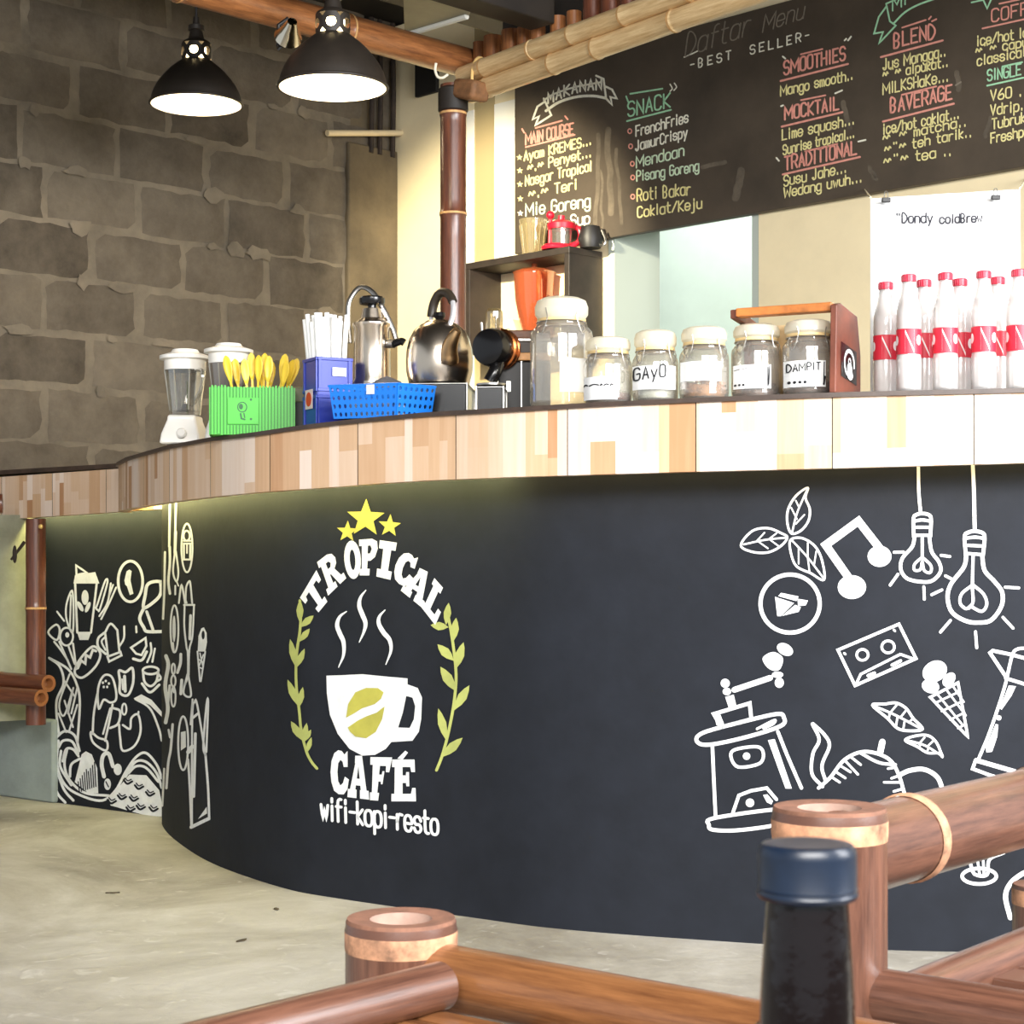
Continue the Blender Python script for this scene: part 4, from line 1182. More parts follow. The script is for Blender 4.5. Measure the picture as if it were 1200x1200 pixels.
c.t('Susu Jahe...', (76, 872), (368, 808), 48, 'yellow').t('Wedang uwuh...', (76, 926), (440, 852), 46, 'yellow')
c.done('chalk list under TRADITIONAL')
c = Chalk(T4)
c.l('green', [(640, -20), (555, 18), (572, 100), (600, 120), (520, 205), (540, 150), (498, 158), (520, 80), (556, 30)], 2).l('green', [(590, 110), (640, 60), (700, 25), (780, -5)], 2.2, True).t('MI', (585, 50), (650, 20), 60, 'green', 1.8)
head('BLEND', (592, 225), (782, 178), 66, 'pink', [(530, 268), (820, 190)], [(630, 130), (740, 94)])
c.l('pink', [(755, 90), (765, 78)]).l('pink', [(770, 100), (790, 90)])
c.t('Jus Mangga..', (540, 328), (834, 262), 50, 'yellow').t('~"~ alpukat..', (540, 370), (844, 312), 44, 'yellow').t('MILKSHaKe...', (540, 442), (846, 380), 50, 'yellow')
c.done('chalk list under BLEND')
c = Chalk(T4)
head('BAVERAGE', (576, 530), (862, 462), 66, 'pink', [(540, 570), (872, 486)], [(628, 445), (790, 405)])
c.l('grey', [(880, 400), (905, 385)])
c.t('ice/hot coklat...', (540, 630), (896, 555), 48, 'yellow').t('~"~ matcha..', (540, 668), (930, 590), 44, 'yellow').t('~"~ teh tarik..', (548, 722), (955, 640), 44, 'yellow').t('~"~ tea ..', (544, 778), (860, 728), 46, 'yellow')
c.done('chalk list under BAVERAGE')
c = Chalk(T4)
c.l('green', [(955, 12), (985, 5), (1010, 0), (1028, 40), (1050, -10)], 2).l('pink', [(1085, 18), (1180, -2)], 2).t('COFFEE', (1050, 105), (1310, 48), 58, 'pink', 1.9).l('pink', [(1006, 134), (1330, 62)], 2)
c.t('ice/hot latte', (980, 215), (1290, 160), 46, 'yellow').t('~"~ capucino', (975, 258), (1330, 196), 42, 'yellow').t('classical lt', (982, 308), (1270, 250), 46, 'yellow')
c.done('chalk list under COFF')
c = Chalk(T4)
c.t('SINGLE', (1030, 380), (1186, 350), 50, 'green', 1.9).l('green', [(1028, 402), (1200, 364)], 2).l('green', [(1100, 312), (1192, 292)], 2)
c.t('V60 .', (1045, 472), (1190, 450), 48, 'yellow').t('Vdrip.', (1045, 542), (1196, 516), 48, 'yellow').t('Tubruk', (1052, 606), (1204, 574), 48, 'yellow').t('Freshpress', (1046, 672), (1300, 620), 46, 'yellow')
c.done('chalk list under SINGLE')
m_smear = M('rubbed chalk dust', (98, 88, 74), .9, var=.16, vscale=14)
mb = MB(); rs_ = random.Random(3)
for x0, y0, x1, y1, w_ in ((702, 158, 699, 262, 5), (712, 152, 716, 250, 7), (722, 175, 728, 262, 4), (705, 200, 706, 268, 3), (868, 200, 862, 232, 9), (822, 196, 850, 190, 5), (988, 120, 996, 150, 6), (1120, 85, 1124, 105, 6), (1160, 138, 1154, 160, 5), (1019, 196, 1026, 210, 5)):
    pts = [(x0 + (x1 - x0) * k / 6 + rs_.uniform(-1.5, 1.5), y0 + (y1 - y0) * k / 6) for k in range(7)]
    ribbon(mb, on_board, pts, w_, False, .0006, 0, True)
o = mb.build('chalk_smears', m_smear, board, bo, smooth=False); o.location = (0, 0, 0)

# ------------------------------------------------------------------ bamboo frame over the bar
m_bam = bamboo_mat('bamboo brown', (104, 60, 34), (186, 122, 72))
m_bamd = bamboo_mat('bamboo dark brown', (70, 36, 24), (128, 74, 50))
m_bamy = bamboo_mat('bamboo straw', (196, 156, 102), (246, 218, 168))
m_ring = M('bamboo node', (206, 160, 104), .6, var=.15, vscale=60)
m_cut = M('bamboo cut end', (214, 178, 136), .8, var=.12, vscale=70)
m_ringd = M('bamboo dark node', (88, 50, 34), .6)
def culm(name, p0, p1, r, nodes, mats, label, cat='bamboo pole', group=None, **kw):
    p0, p1 = Vector(p0), Vector(p1)
    mb = MB(); bamboo(mb, p0, p1, r, nodes, **kw)
    return tag(mb.build(name, mats, None, p0), label, cat, group)
pb = P(531, 100, 5.6)
post_ = culm('bamboo_post', (pb.x, pb.y, 0), (pb.x, pb.y, pb.z), S(30, 5.6) / 2, [.3, .75, 1.18, CH + (HZ - 251) / F * 5.6, pb.z - .09], [m_bamd, m_ring, m_ringd], 'glossy dark brown bamboo post standing behind the kettle', 'post')
# long bamboo beam running away to the post head
b1 = P(548, 74, 5.72); dd = Vector((q, q, 0))
culm('bamboo_beam', b1 - dd * 2.2, b1 + dd * .05, .047, [.5, 1.1, 1.7], [m_bam, m_ring, m_cut], 'thick brown bamboo beam running from the pendant lamps to the post head', 'beam')
# two lighter culms along the bar, lashed together
b2 = P(556, 108, 5.62); dl = Vector((.604, -.797, 0))
culm('bamboo_rail', b2 - dl * .02, b2 + dl * 1.9, .031, [.09, .42, .62, .95, 1.35, 1.7], [m_bamy, m_ring, m_cut], 'lower of two straw coloured bamboo rails over the menu board', 'rail', 'bamboo rails over the menu board')
b3 = P(553, 85, 5.60)
culm('bamboo_rail', b3 - dl * .05, b3 + dl * 1.9, .029, [.12, .36, .55, .78, 1.05, 1.5], [m_bamy, m_ring, m_cut], 'upper of two straw coloured bamboo rails over the menu board', 'rail', 'bamboo rails over the menu board')
rope = M('pale binding', (228, 190, 120), .8)
mb = MB()
cpt = (b2 + b3) / 2 + dl * .04
X = dl.to_track_quat('Z', 'Y').to_matrix().to_4x4()
ring_pts = []
for k in range(25):
    a_ = 2 * PI * k / 24
    ring_pts.append(cpt + Vector((-q, -q, 0)) * .038 * math.cos(a_) + Vector((0, 0, 1)) * .068 * math.sin(a_))
mb.tube(ring_pts, .005, 8, caps=False)
tag(mb.build('rail_binding', rope), 'pale cord binding the two bamboo rails together by the post', 'cord')
# joint block below the rails and dark saddle on the post
mb = MB()
mb.box((0, 0, 0), (.10, .075, .06), X=Matrix.Translation(P(552, 106, 5.55)) @ Matrix.Rotation(R(-45), 4, 'Z') @ Matrix.Rotation(R(14), 4, 'Y'))
tag(mb.build('wooden_peg', M('peg wood', (122, 84, 52), .7, var=.2, vscale=30), bevel=.012), 'short wooden peg joining the bamboo rails to the post head', 'peg')
mb = MB(); mb.lathe([(.041, 0), (.047, .004), (.047, .07), (.041, .076)], 24, Matrix.Translation((pb.x, pb.y, pb.z - .085)))
o = mb.build('collar', m_dark, post_, (pb.x, pb.y, 0)); o.location = (0, 0, 0); o['label'] = 'dark collar round the head of the post'
mb = MB(); h0 = P(511, 74, 5.52)
mb.tube(catmull([h0, P(510, 82, 5.52), P(513, 90, 5.52), P(519, 91, 5.52), P(525, 87, 5.52)], 6), .0042, 8)
tag(mb.build('wall_hook', M('white plastic', (235, 228, 205), .4)), 'small white hook hanging at the end of the bamboo beam', 'hook')
# row of upright culm ends standing on the rails
rnd = random.Random(5)
tops = [(561, 50), (579, 43), (604, 36), (622, 33), (641, 28), (668, 20), (690, 14), (716, -20), (741, -20), (764, -25), (792, -25)]
for i, (px, ty) in enumerate(tops):
    k = (px - CX) / F
    o_ = b3 + Vector((q, q, 0)) * .06
    s = (o_.y * k - o_.x) / (1 + k) / q
    p = o_ + dl * s
    rr = .030 if i in (1, 2, 7, 8) else rnd.uniform(.018, .024)
    zt_ = CH + (HZ - ty) / F * p.y
    culm('upright_culm', (p.x, p.y, b3.z - .02), (p.x, p.y, zt_), rr, [.05], [m_bamd if i > 6 else m_bam, m_ring, m_cut], 'short brown bamboo culm end standing upright behind the rails', 'bamboo pole', 'upright culm ends behind the rails', seg=16)
# dark boards behind the culms
mb = MB()
o_ = b3 + Vector((q, q, 0)) * .22
mb.hexa([o_ + dl * -.1 + Vector((0, 0, .12)), o_ + dl * 2.6 + Vector((0, 0, .12)), o_ + dl * 2.6 + Vector((.05, .05, .12)), o_ + dl * -.1 + Vector((.05, .05, .12))],
        [o_ + dl * -.1 + Vector((0, 0, .75)), o_ + dl * 2.6 + Vector((0, 0, .75)), o_ + dl * 2.6 + Vector((.05, .05, .75)), o_ + dl * -.1 + Vector((.05, .05, .75))])
struct(mb.build('trim_1', m_roof, smooth=False), 'dark boards closing the roof behind the upright culms', 'board')
# pale folded roof sheet over the post
mb = MB()
zt_ = 2.62
def atz(px, py, z):
    D = (z - CH) * F / (HZ - py); return Vector(((px - CX) / F * D, D, z))
vs = [atz(472, -30, zt_), atz(566, -30, zt_), atz(550, 18, zt_), atz(480, 40, zt_), atz(474, 36, zt_)]
mb.add(vs + [p + Vector((0, 0, .02)) for p in vs], [(0, 1, 2, 3, 4), (9, 8, 7, 6, 5)] + [(i, (i + 1) % 5, 5 + (i + 1) % 5, 5 + i) for i in range(5)])
sh = mb.build('roof_sheet', m_sheet, smooth=False)
tag(sh, 'pale grey sheet laid under the dark roof beside the post head', 'sheet')
mb = MB(); mb.tube([atz(480, 39, zt_ - .004), atz(547, 19, zt_ - .004)], .011, 8); mb.build('folded_edge', m_white, sh)

# ------------------------------------------------------------------ pendant lamps and clip spotlight
m_shade = M('dark grey enamel', (44, 38, 32), .45, var=.1, vscale=20)
m_inner = M('white enamel', (250, 246, 236), .5)
m_bulb = M('lit bulb', (255, 226, 170), emit=14)
m_blackp = M('black plastic', (24, 22, 22), .4)
def pendant(px, py, D, wpx, label):
    r = S(wpx, D) / 2
    c0 = P(px, py, D)
    t = thing('pendant_lamp', label, 'lamp', c0, 0, 'enamel pendant lamps')
    h = r * .96
    pr = []
    for z_, f_ in ((0, 1), (.14, .975), (.28, .93), (.42, .86), (.56, .765), (.70, .65), (.82, .53), (.92, .41), (.985, .33)):
        pr.append((r * f_, h * z_))
    outp = pr + [(r * .30, h * 1.02)]
    inp = [(max(.02, x - .004), z - .003) for x, z in reversed(pr)]
    mb = MB()
    mb.lathe([(a_, z, 0) for a_, z in outp[:-1]] + [(r * .29, h, 1)] + [(a_, z, 1) for a_, z in inp[1:]] + [(r - .004, -.002, 0), (r, 0, 0)], 48)
    mb.tube([(r * math.cos(2 * PI * k / 48), r * math.sin(2 * PI * k / 48), 0) for k in range(49)], .0045, 8, 0, caps=False)
    o = mb.build('shade', [m_shade, m_inner], t, angle=60)
    # neck with round holes: a ring wall made of segments, open where the holes are
    mb = MB()
    nh, rn = 6, r * .32
    zb_, zt2 = h * .98, h * 1.36
    nseg = 12
    for j in range(nh):
        ac = 2 * PI * (j + .5) / nh - PI / 2 - PI / nh + PI / nh * (0)
        half = PI / nh
        zc, hr = (zb_ + zt2) / 2, h * .10
        vs = []
        for k in range(nseg):
            t_ = 2 * PI * k / nseg
            ux, uz = math.cos(t_), math.sin(t_)
            m_ = max(abs(ux), abs(uz))
            vs.append(((ux / m_) * half, zc + (uz / m_) * (zt2 - zb_) / 2))
            vs.append((ux * hr / rn, zc + uz * hr))
        P3 = [(rn * math.cos(ac + a_), rn * math.sin(ac + a_), z) for a_, z in vs]
        mb.add(P3, [(2 * k, 2 * ((k + 1) % nseg), 2 * ((k + 1) % nseg) + 1, 2 * k + 1) for k in range(nseg)])
    mb.lathe([(rn, zt2), (rn * .92, zt2 + h * .05), (rn * .55, zt2 + h * .12), (rn * .42, zt2 + h * .3), (rn * .55, zt2 + h * .32), (rn * .55, zt2 + h * .42), (rn * .25, zt2 + h * .46), (rn * .2, zt2 + h * .62), (0, zt2 + h * .63)], 24)
    mb.build('lamp_neck', m_shade, t, angle=45)
    mb = MB(); mb.tube([(0, 0, zt2 + h * .6), (0, 0, 3.12 - c0.z)], .004, 8); mb.build('cord', m_blackp, t)
    mb = MB(); mb.ball((0, 0, h * .62), (r * .22, r * .22, r * .3), 20); mb.lathe([(r * .2, h * .7), (r * .22, h * 1.08), (r * .22, h * 1.28), (0, h * 1.30)], 16); mb.build('bulb', m_bulb, t)
    l = bpy.data.lights.new('lamp_light', 'POINT'); l.energy = 6; l.color = (1, .82, .55); l.shadow_soft_size = r * .22
    lo = bpy.data.objects.new('lamp_light', l); C.objects.link(lo); lo.parent = t; lo.location = (0, 0, h * .3)
    return t
pendant(230, 122, 5.9, 107, 'dark enamel pendant lamp hanging against the block wall, the smaller and farther one')
pendant(390, 102, 4.92, 128, 'dark enamel pendant lamp in front of the bamboo beam, the larger and nearer one')
clip = thing('clip_spotlight', 'shiny clip spotlight fixed to the bamboo beam beside the nearer pendant lamp', 'spotlight', P(338, 42, 5.08))
mb = MB(); Xs = Matrix.Rotation(R(35), 4, 'Y') @ Matrix.Rotation(R(60), 4, 'X')
mb.lathe([(.014, .06), (.022, .036), (.036, .0), (.040, -.006), (.034, -.005), (.014, .036), (0, .036)], 20, Xs)
mb.build('reflector', M('bright chrome', (230, 220, 200), .12, 1), clip)
mb = MB(); mb.tube([(-.03, 0, -.03), (-.028, 0, .03), (0, 0, .05)], .006, 8); mb.tube([(-.03, 0, -.04), (.0, 0, -.012)], .005, 8); mb.build('clamp', m_blackp, clip)
l = bpy.data.lights.new('clip_light', 'SPOT'); l.energy = 420; l.color = (1, .90, .66); l.spot_size = R(50); l.spot_blend = .6; l.shadow_soft_size = .03
lo = bpy.data.objects.new('clip_light', l); C.objects.link(lo); lo.location = P(352, 44, 5.35); lo.location.z = 2.28
lo.rotation_euler = (Vector((0.0, 7.2, 1.85)) - lo.location).to_track_quat('-Z', 'Y').to_euler()
# ------------------------------------------------------------------ wall shelf and what stands on it
m_shelf = M('black brown shelf board', (46, 38, 32), .55, var=.2, vscale=14)
m_clear = glass('clear glass', (250, 250, 246), .10, .05)
m_jar = glass('jar glass', (250, 248, 242), .10, .12, (255, 250, 244))
m_lidg = glass('jar lid glass', (255, 246, 222), .15, .75, (255, 250, 232))
m_label = M('white paper', (246, 246, 244), .8)
m_ink = M('black ink', (30, 30, 34), .8)
m_inkg = M('faded ink', (48, 48, 56), .8)
m_steel = M('polished steel', (222, 208, 190), .24, 1.0)
m_steelb = M('brushed steel', (190, 186, 180), .3, 1.0)
m_black = M('black plastic gloss', (18, 17, 18), .22)
m_blackm = M('black metal', (26, 24, 24), .5)
m_red = M('red plastic', (206, 24, 48), .35)
m_whitep = M('white plastic', (246, 242, 234), .35)
m_bean = M('roasted beans', (84, 46, 28), .5, var=.35, vscale=90)
m_beanl = M('pale beans', (168, 120, 72), .6, var=.3, vscale=90)
m_powder = M('ground coffee', (92, 44, 28), .95, var=.25, vscale=120)

# front-right corner solved from the picture, box lies along the back wall
FR = Vector((.2136, 6.696, 0)); ud = Vector((-q, q, 0)); bd_ = Vector((q, q, 0))     # ud: along the wall to the left, bd_: into the wall
Wd, Dp = .565, .185
zT = CH + (HZ - 288) / F * FR.y; zB = zT - .36; TH = .026
def sh(u, d, z): return FR + ud * u + bd_ * d + Vector((0, 0, z))
sc_ = sh(Wd / 2, Dp / 2, zB)
shelf = thing('box_shelf', 'black box shelf with open front hung on the cream wall under the menu board', 'shelf', sc_)
def shbox(u0, u1, d0, d1, z0, z1, name, mat=m_shelf):
    mb = MB()
    mb.hexa([sh(u0, d0, z0), sh(u1, d0, z0), sh(u1, d1, z0), sh(u0, d1, z0)], [sh(u0, d0, z1), sh(u1, d0, z1), sh(u1, d1, z1), sh(u0, d1, z1)])
    o = mb.build(name, mat, shelf, sc_, smooth=False, bevel=.002); o.location = (0, 0, 0); return o
shbox(0, Wd, 0, Dp, zT - TH, zT, 'top_board')
shbox(0, Wd, 0, Dp, zB, zB + TH, 'bottom_board')
shbox(0, TH, 0, Dp, zB + TH, zT - TH, 'side_board')
shbox(Wd - TH, Wd, 0, Dp, zB + TH, zT - TH, 'side_board')
shbox(TH, Wd - TH, Dp - .012, Dp - .004, zB + TH, zT - TH, 'back_board', m_cream)

def on_plane_at(px, D, z): return Vector(((px - CX) / F * D, D, z))
def upos(px, d):
    """point on the shelf's plan at column px, d metres behind its front"""
    k = (px - CX) / F; o_ = FR + bd_ * d
    u = (o_.x - k * o_.y) / (q + k * q)
    return o_ + ud * u
# things on top of the shelf
p = upos(625, .09); g_ = thing('clear_tumbler', 'clear ribbed plastic tumbler on top of the black shelf, left of the red press', 'tumbler', (p.x, p.y, zT + .001))
h = CH + (HZ - 258) / F * p.y - zT; r = S(34, p.y) / 2
mb = MB(); mb.lathe([(0, .004), (r * .62, .004), (r * .66, 0), (r * .7, .01), (r * .98, h), (r * .93, h), (r * .66, .012), (0, .01)], 28)
mb.build('cup', glass('smoky clear plastic', (238, 230, 205), .16, .22, (236, 220, 176)), g_)
mb = MB()
for k in range(12):
    a_ = 2 * PI * k / 12; mb.tube([(r * .72 * math.cos(a_), r * .72 * math.sin(a_), .012), (r * .97 * math.cos(a_), r * .97 * math.sin(a_), h * .86)], .0016, 6)
mb.build('rib', glass('rib plastic', (240, 230, 200), .3, .3, (246, 226, 170)), g_)
p = upos(658, .05); g_ = thing('red_coffee_press', 'red and clear hand press on top of the black shelf', 'press', (p.x, p.y, zT + .001))
s1 = S(1, p.y)
mb = MB(); mb.lathe([(0, 0), (17 * s1, 0), (18 * s1, 3 * s1), (15 * s1, 6 * s1), (0, 6 * s1)], 24, Matrix.Translation((-6 * s1, 0, 0))); mb.build('base', m_red, g_, bevel=.001)
mb = MB(); mb.lathe([(12 * s1, 6 * s1), (13 * s1, 24 * s1), (12 * s1, 24 * s1), (11 * s1, 6 * s1)], 24); mb.build('cylinder', m_clear, g_)
mb = MB(); mb.lathe([(0, 24 * s1), (16 * s1, 24 * s1), (17 * s1, 30 * s1), (10 * s1, 34 * s1), (4 * s1, 35 * s1), (4 * s1, 40 * s1), (0, 41 * s1)], 24, Matrix.Translation((0, 0, 0))); mb.build('lid', m_red, g_)
mb = MB(); mb.tube(catmull([(15 * s1, 0, 27 * s1), (21 * s1, 0, 24 * s1), (22 * s1, 0, 14 * s1), (17 * s1, 0, 7 * s1), (4 * s1, 0, 4 * s1)], 6), 3.2 * s1, 10); mb.build('handle', m_red, g_)
mb = MB(); mb.tube([(-14 * s1, 0, 4 * s1), (-13 * s1, 0, 36 * s1)], 2 * s1, 8); mb.ball((-13 * s1, 0, 41 * s1), 5 * s1, 12); mb.build('plunger', m_red, g_)
p = upos(692, .10); g_ = thing('black_bowl', 'small black bowl with a wire handle on the right end of the black shelf', 'bowl', (p.x, p.y, zT + .001))
mb = MB(); mb.lathe([(0, 0), (12 * s1, 0), (15 * s1, 11 * s1), (11 * s1, 25 * s1), (0, 28 * s1)], 28); mb.build('bowl', m_blackm, g_)
mb = MB(); mb.tube(catmull([(8 * s1, -6 * s1, 4 * s1), (14 * s1, -9 * s1, 2 * s1), (17 * s1, -9 * s1, 8 * s1), (13 * s1, -6 * s1, 20 * s1)], 6), 1.6 * s1, 8); mb.build('wire_handle', m_steelb, g_)
# inside the shelf
zi_ = zB + TH
m_amber = glass('orange glass', (244, 168, 112), .14, .32, (226, 138, 88))
p = upos(626, .085); g_ = thing('orange_pitcher', 'tall translucent orange pitcher standing inside the black shelf', 'pitcher', (p.x, p.y, zi_ + .001))
s1 = S(1, p.y); hh = (CH + (HZ - 320) / F * p.y - zi_)
mb = MB(); mb.lathe([(0, .002), (10 * s1, 0), (11 * s1, hh * .06), (17 * s1, hh * .3), (22 * s1, hh * .6), (24 * s1, hh * .98), (25.5 * s1, hh), (22.5 * s1, hh), (20 * s1, hh * .55), (15 * s1, hh * .3), (9 * s1, hh * .08), (0, hh * .06)], 32); mb.build('body', m_amber, g_)
mb = MB(); mb.tube(catmull([(3 * s1, -22 * s1, hh * .98), (6 * s1, -31 * s1, hh * .9), (6 * s1, -30 * s1, hh * .5), (3 * s1, -19 * s1, hh * .42)], 6), 2.6 * s1, 10); mb.build('handle', m_amber, g_)
mb = MB(); mb.lathe([(0, hh * .99), (20 * s1, hh * .99), (22 * s1, hh * 1.02), (16 * s1, hh * 1.05), (3 * s1, hh * 1.06), (3 * s1, hh * 1.13), (0, hh * 1.14)], 28); mb.build('lid', m_amber, g_)
p = upos(602, .07); s1 = S(1, p.y)
g_ = thing('white_paper_box', 'small cream box with a round mark beside the orange pitcher', 'box', (p.x, p.y, zi_ + .001), R(-38))
mb = MB(); mb.add([(-15 * s1, -8 * s1, 0), (15 * s1, -8 * s1, 0), (15 * s1, 8 * s1, 0), (-15 * s1, 8 * s1, 0), (-15 * s1, -8 * s1, 27 * s1), (4 * s1, -8 * s1, 29 * s1), (4 * s1, 8 * s1, 29 * s1), (-15 * s1, 8 * s1, 27 * s1)], [(3, 2, 1, 0), (4, 5, 6, 7), (0, 1, 5, 4), (1, 2, 6, 5), (2, 3, 7, 6), (3, 0, 4, 7)])
mb.build('carton', M('cream card', (250, 240, 196), .7), g_, smooth=False, bevel=.001)
mb = MB(); ribbon(mb, lambda u, v, l: Vector((u * s1, -8 * s1 - l, v * s1)), ell(-3, 11, 7, 7), .9, True, .001); mb.build('round_mark', m_inkg, g_)
p = upos(657, .14); s1 = S(1, p.y)
mb = MB(); mb.lathe([(0, .002), (8 * s1, 0), (10 * s1, 54 * s1), (9 * s1, 54 * s1), (7 * s1, .004), (0, .004)], 20, Matrix.Translation((p.x, p.y, zi_ + .001)))
tag(mb.build('drinking_glass', m_clear), 'clear drinking glass at the right end inside the black shelf', 'glass')

# ------------------------------------------------------------------ on the counter
def stand(px, off):
    """point on the worktop at column px, off metres behind its front edge"""
    D = front_y(px) + off
    return Vector(((px - CX) / F * D, D, top_z(px) + .0008))
def zat(py, D): return CH + (HZ - py) / F * D

def beans(name, c, r, h, mat, label, n=60, seed=1, rb=.0046):
    rnd = random.Random(seed)
    mb = MB()
    mb.lathe([(0, 0), (r * .97, 0), (r * .97, h * .8), (0, h * .9)], 20)
    for i in range(n):
        a_ = rnd.uniform(0, 2 * PI)
        if i < n * .55: rr, z = r * .95, rnd.uniform(.006, h)
        else: rr, z = r * math.sqrt(rnd.random()) * .9, h * rnd.uniform(.85, 1.05)
        X = Matrix.Translation((rr * math.cos(a_), rr * math.sin(a_), z)) @ Matrix.Rotation(rnd.uniform(0, PI), 4, 'Z') @ Matrix.Rotation(rnd.uniform(0, PI), 4, 'X')
        mb.ball((0, 0, 0), (rb * 1.25, rb, rb * .75), 6, 0, X)
    o = mb.build(name, mat, None, None); o.location = c
    return tag(o, label, 'coffee', kind='stuff')

def clip_jar(label, pxl_, pxr, ytop, off, yneck, lab=None, big=False, rot=0.0):
    px = (pxl_ + pxr) / 2
    b = stand(px, off)
    r = S(pxr - pxl_, b.y) / 2 * .97
    h = zat(ytop, b.y) - b.z
    hn = zat(yneck, b.y) - b.z                 # where the body ends and the neck begins
    t = thing('clip_jar', label, 'jar', b, rot, 'glass clip jars on the bar')
    rn = r * (.80 if not big else .74)
    w_ = .0028
    mb = MB()
    hs = hn - (h - hn) * .45
    mb.lathe([(0, .004), (r * .88, .001), (r * .97, .008), (r, .02), (r, hs), (r * .97, hs + (hn - hs) * .4), (rn + (r - rn) * .3, hn - (hn - hs) * .15), (rn, hn), (rn, hn + .006), (rn - w_, hn + .006),
              (rn - w_, hn - .002), (r - w_ - .004, hs), (r - w_, hs - .004), (r - w_, .014), (r * .85, .007), (0, .008)], 40)
    mb.build('glass_body', m_jar, t)
    hl = hn + .006
    mb = MB(); mb.lathe([(rn * .95, hl), (rn * 1.05, hl), (rn * 1.06, hl + .003), (rn * 1.05, hl + .006), (rn * .95, hl + .006)], 36)
    mb.build('rubber_seal', M('cream rubber', (226, 196, 140), .6), t)
    mb = MB(); H = h - hl
    mb.lathe([(0, hl + .006), (rn * 1.02, hl + .006), (rn * 1.14, hl + H * .3), (rn * 1.15, hl + H * .62), (rn * 1.05, hl + H * .88), (rn * .8, hl + H), (0, hl + H * .94)], 36)
    mb.build('glass_lid', m_lidg, t)
    mb = MB()
    mb.tube([(rn * 1.07 * math.cos(2 * PI * k / 32), rn * 1.07 * math.sin(2 * PI * k / 32), hl - .002) for k in range(33)], .0014, 6, caps=False)
    for s in (-1, 1):
        a_ = R(-90 + 62 * s)
        c_, s_ = math.cos(a_), math.sin(a_)
        mb.tube(catmull([(rn * 1.07 * c_, rn * 1.07 * s_, hl - .002), (rn * 1.2 * c_, rn * 1.2 * s_, hl - .012), (rn * 1.2 * math.cos(a_ - .25 * s), rn * 1.2 * math.sin(a_ - .25 * s), hl - .03), (rn * 1.16 * math.cos(a_ - .5 * s), rn * 1.16 * math.sin(a_ - .5 * s), hl + .002), (rn * 1.17 * math.cos(a_ - .45 * s), rn * 1.17 * math.sin(a_ - .45 * s), hl + H * .5)], 6), .0013, 6)
    mb.build('wire_clip', m_steelb, t)
    if lab:
        y0, y1, x0, x1, draw = lab
        z0_, z1_ = zat(y1, b.y - r) - b.z, zat(y0, b.y - r) - b.z
        za, zb_ = min(z0_, z1_), max(z0_, z1_)
        def on_jar(u, v, lift):                                   # u in px from the jar axis (at its front), v row in px
            x = max(-.97, min(.97, S(u, b.y - r * .6) / r))
            an = math.asin(x) - PI / 2
            rr_ = r + .0016 + lift
            return Vector((rr_ * math.cos(an - rot), rr_ * math.sin(an - rot), zat(v, b.y - r) - b.z))
        mb = MB(); N = 10
        vs = []
        for k in range(N + 1):
            u = x0 + (x1 - x0) * k / N
            vs += [on_jar(u, y1, 0), on_jar(u, y0, 0)]
        mb.add(vs, [(2 * k, 2 * k + 2, 2 * k + 3, 2 * k + 1) for k in range(N)])
        lo = mb.build('paper_label', m_label, t)
        if draw:
            mb = MB(); draw(mb, on_jar)
            mb.build('handwriting', m_ink, lo, smooth=False)
    return t, b, r, h
def dr_gayo(mb, fn): text(mb, fn, 'GAyO', (-25, 445), (9, 441), 14, 1.7, lift=.0012, gap=2)
def dr_dampit(mb, fn):
    text(mb, fn, 'DAMPIT', (-27, 435), (8, 433), 8.5, 1.35, lift=.0012, gap=2)
    for k in range(4): fill(mb, fn, [ell(-25 + 5.4 * k, 447.6, 1.7)], .0006)
    ribbon(mb, fn, [(13, 424), (12.5, 450)], 1.4, lift=.0006); ribbon(mb, fn, [(14, 441), (12.5, 450)], 2.2, lift=.0006)
def dr_scrib(mb, fn):
    for k, (a_, b_) in enumerate(((-28, -24), (-22, -12), (-10, -8), (-6, -1), (1, 4))):
        ribbon(mb, fn, [(a_, 451.6), ((a_ + b_) / 2, 450), (b_, 451)], 1.5, lift=.0006, smooth=True)
def dr_two(mb, fn):
    ribbon(mb, fn, [(-27, 433), (-22, 432)], .8, lift=.0006); ribbon(mb, fn, [(-19, 432), (-14, 431)], .6, lift=.0006)
    for k in range(3): fill(mb, fn, [ell(-26 + 4 * k, 450.5, 1.3)], .0006)
    ribbon(mb, fn, [(9, 430), (9, 452)], 1.4, lift=.0006); ribbon(mb, fn, [(11, 429), (10, 450)], 1.2, lift=.0006)
t, b, r, h = clip_jar('large empty glass clip jar with a blank white label, tallest of the jars', 620, 696, 350, .15, 381, (419, 459, -3, 34, None), True)
t, b, r, h = clip_jar('small clip jar holding a little ground coffee, beside the large empty jar', 683, 742, 396, .09, 419, (441, 468, -28, 9, dr_scrib))
mb = MB(); mb.lathe([(0, .009), (r - .005, .010), (r - .005, .024), (0, .026)], 28)
o = mb.build('ground_coffee', m_powder); o.location = b; tag(o, 'reddish brown ground coffee in the small jar beside the large one', 'coffee', kind='stuff')
t, b, r, h = clip_jar('small clip jar with a white label reading GAYO', 740, 796, 388, .10, 415, (428, 456, -28, 22, dr_gayo))
mb = MB(); pts = [(r * .8 * math.cos(2 * PI * k / 14) * (1 + .08 * math.sin(5 * k)), r * .8 * math.sin(2 * PI * k / 14)) for k in range(14)]
mb.prism(pts, .062, Matrix.Translation((0, 0, .010))); o = mb.build('coffee_bag', M('pale foil bag', (214, 224, 222), .35, var=.12, vscale=60), None, None, angle=60); o.location = b
tag(o, 'pale foil coffee bag folded inside the GAYO jar', 'bag')
t, b, r, h = clip_jar('small clip jar with a blank white label and pale beans, right of the GAYO jar', 795, 855, 384, .10, 409, (423, 446, -28, 17, None))
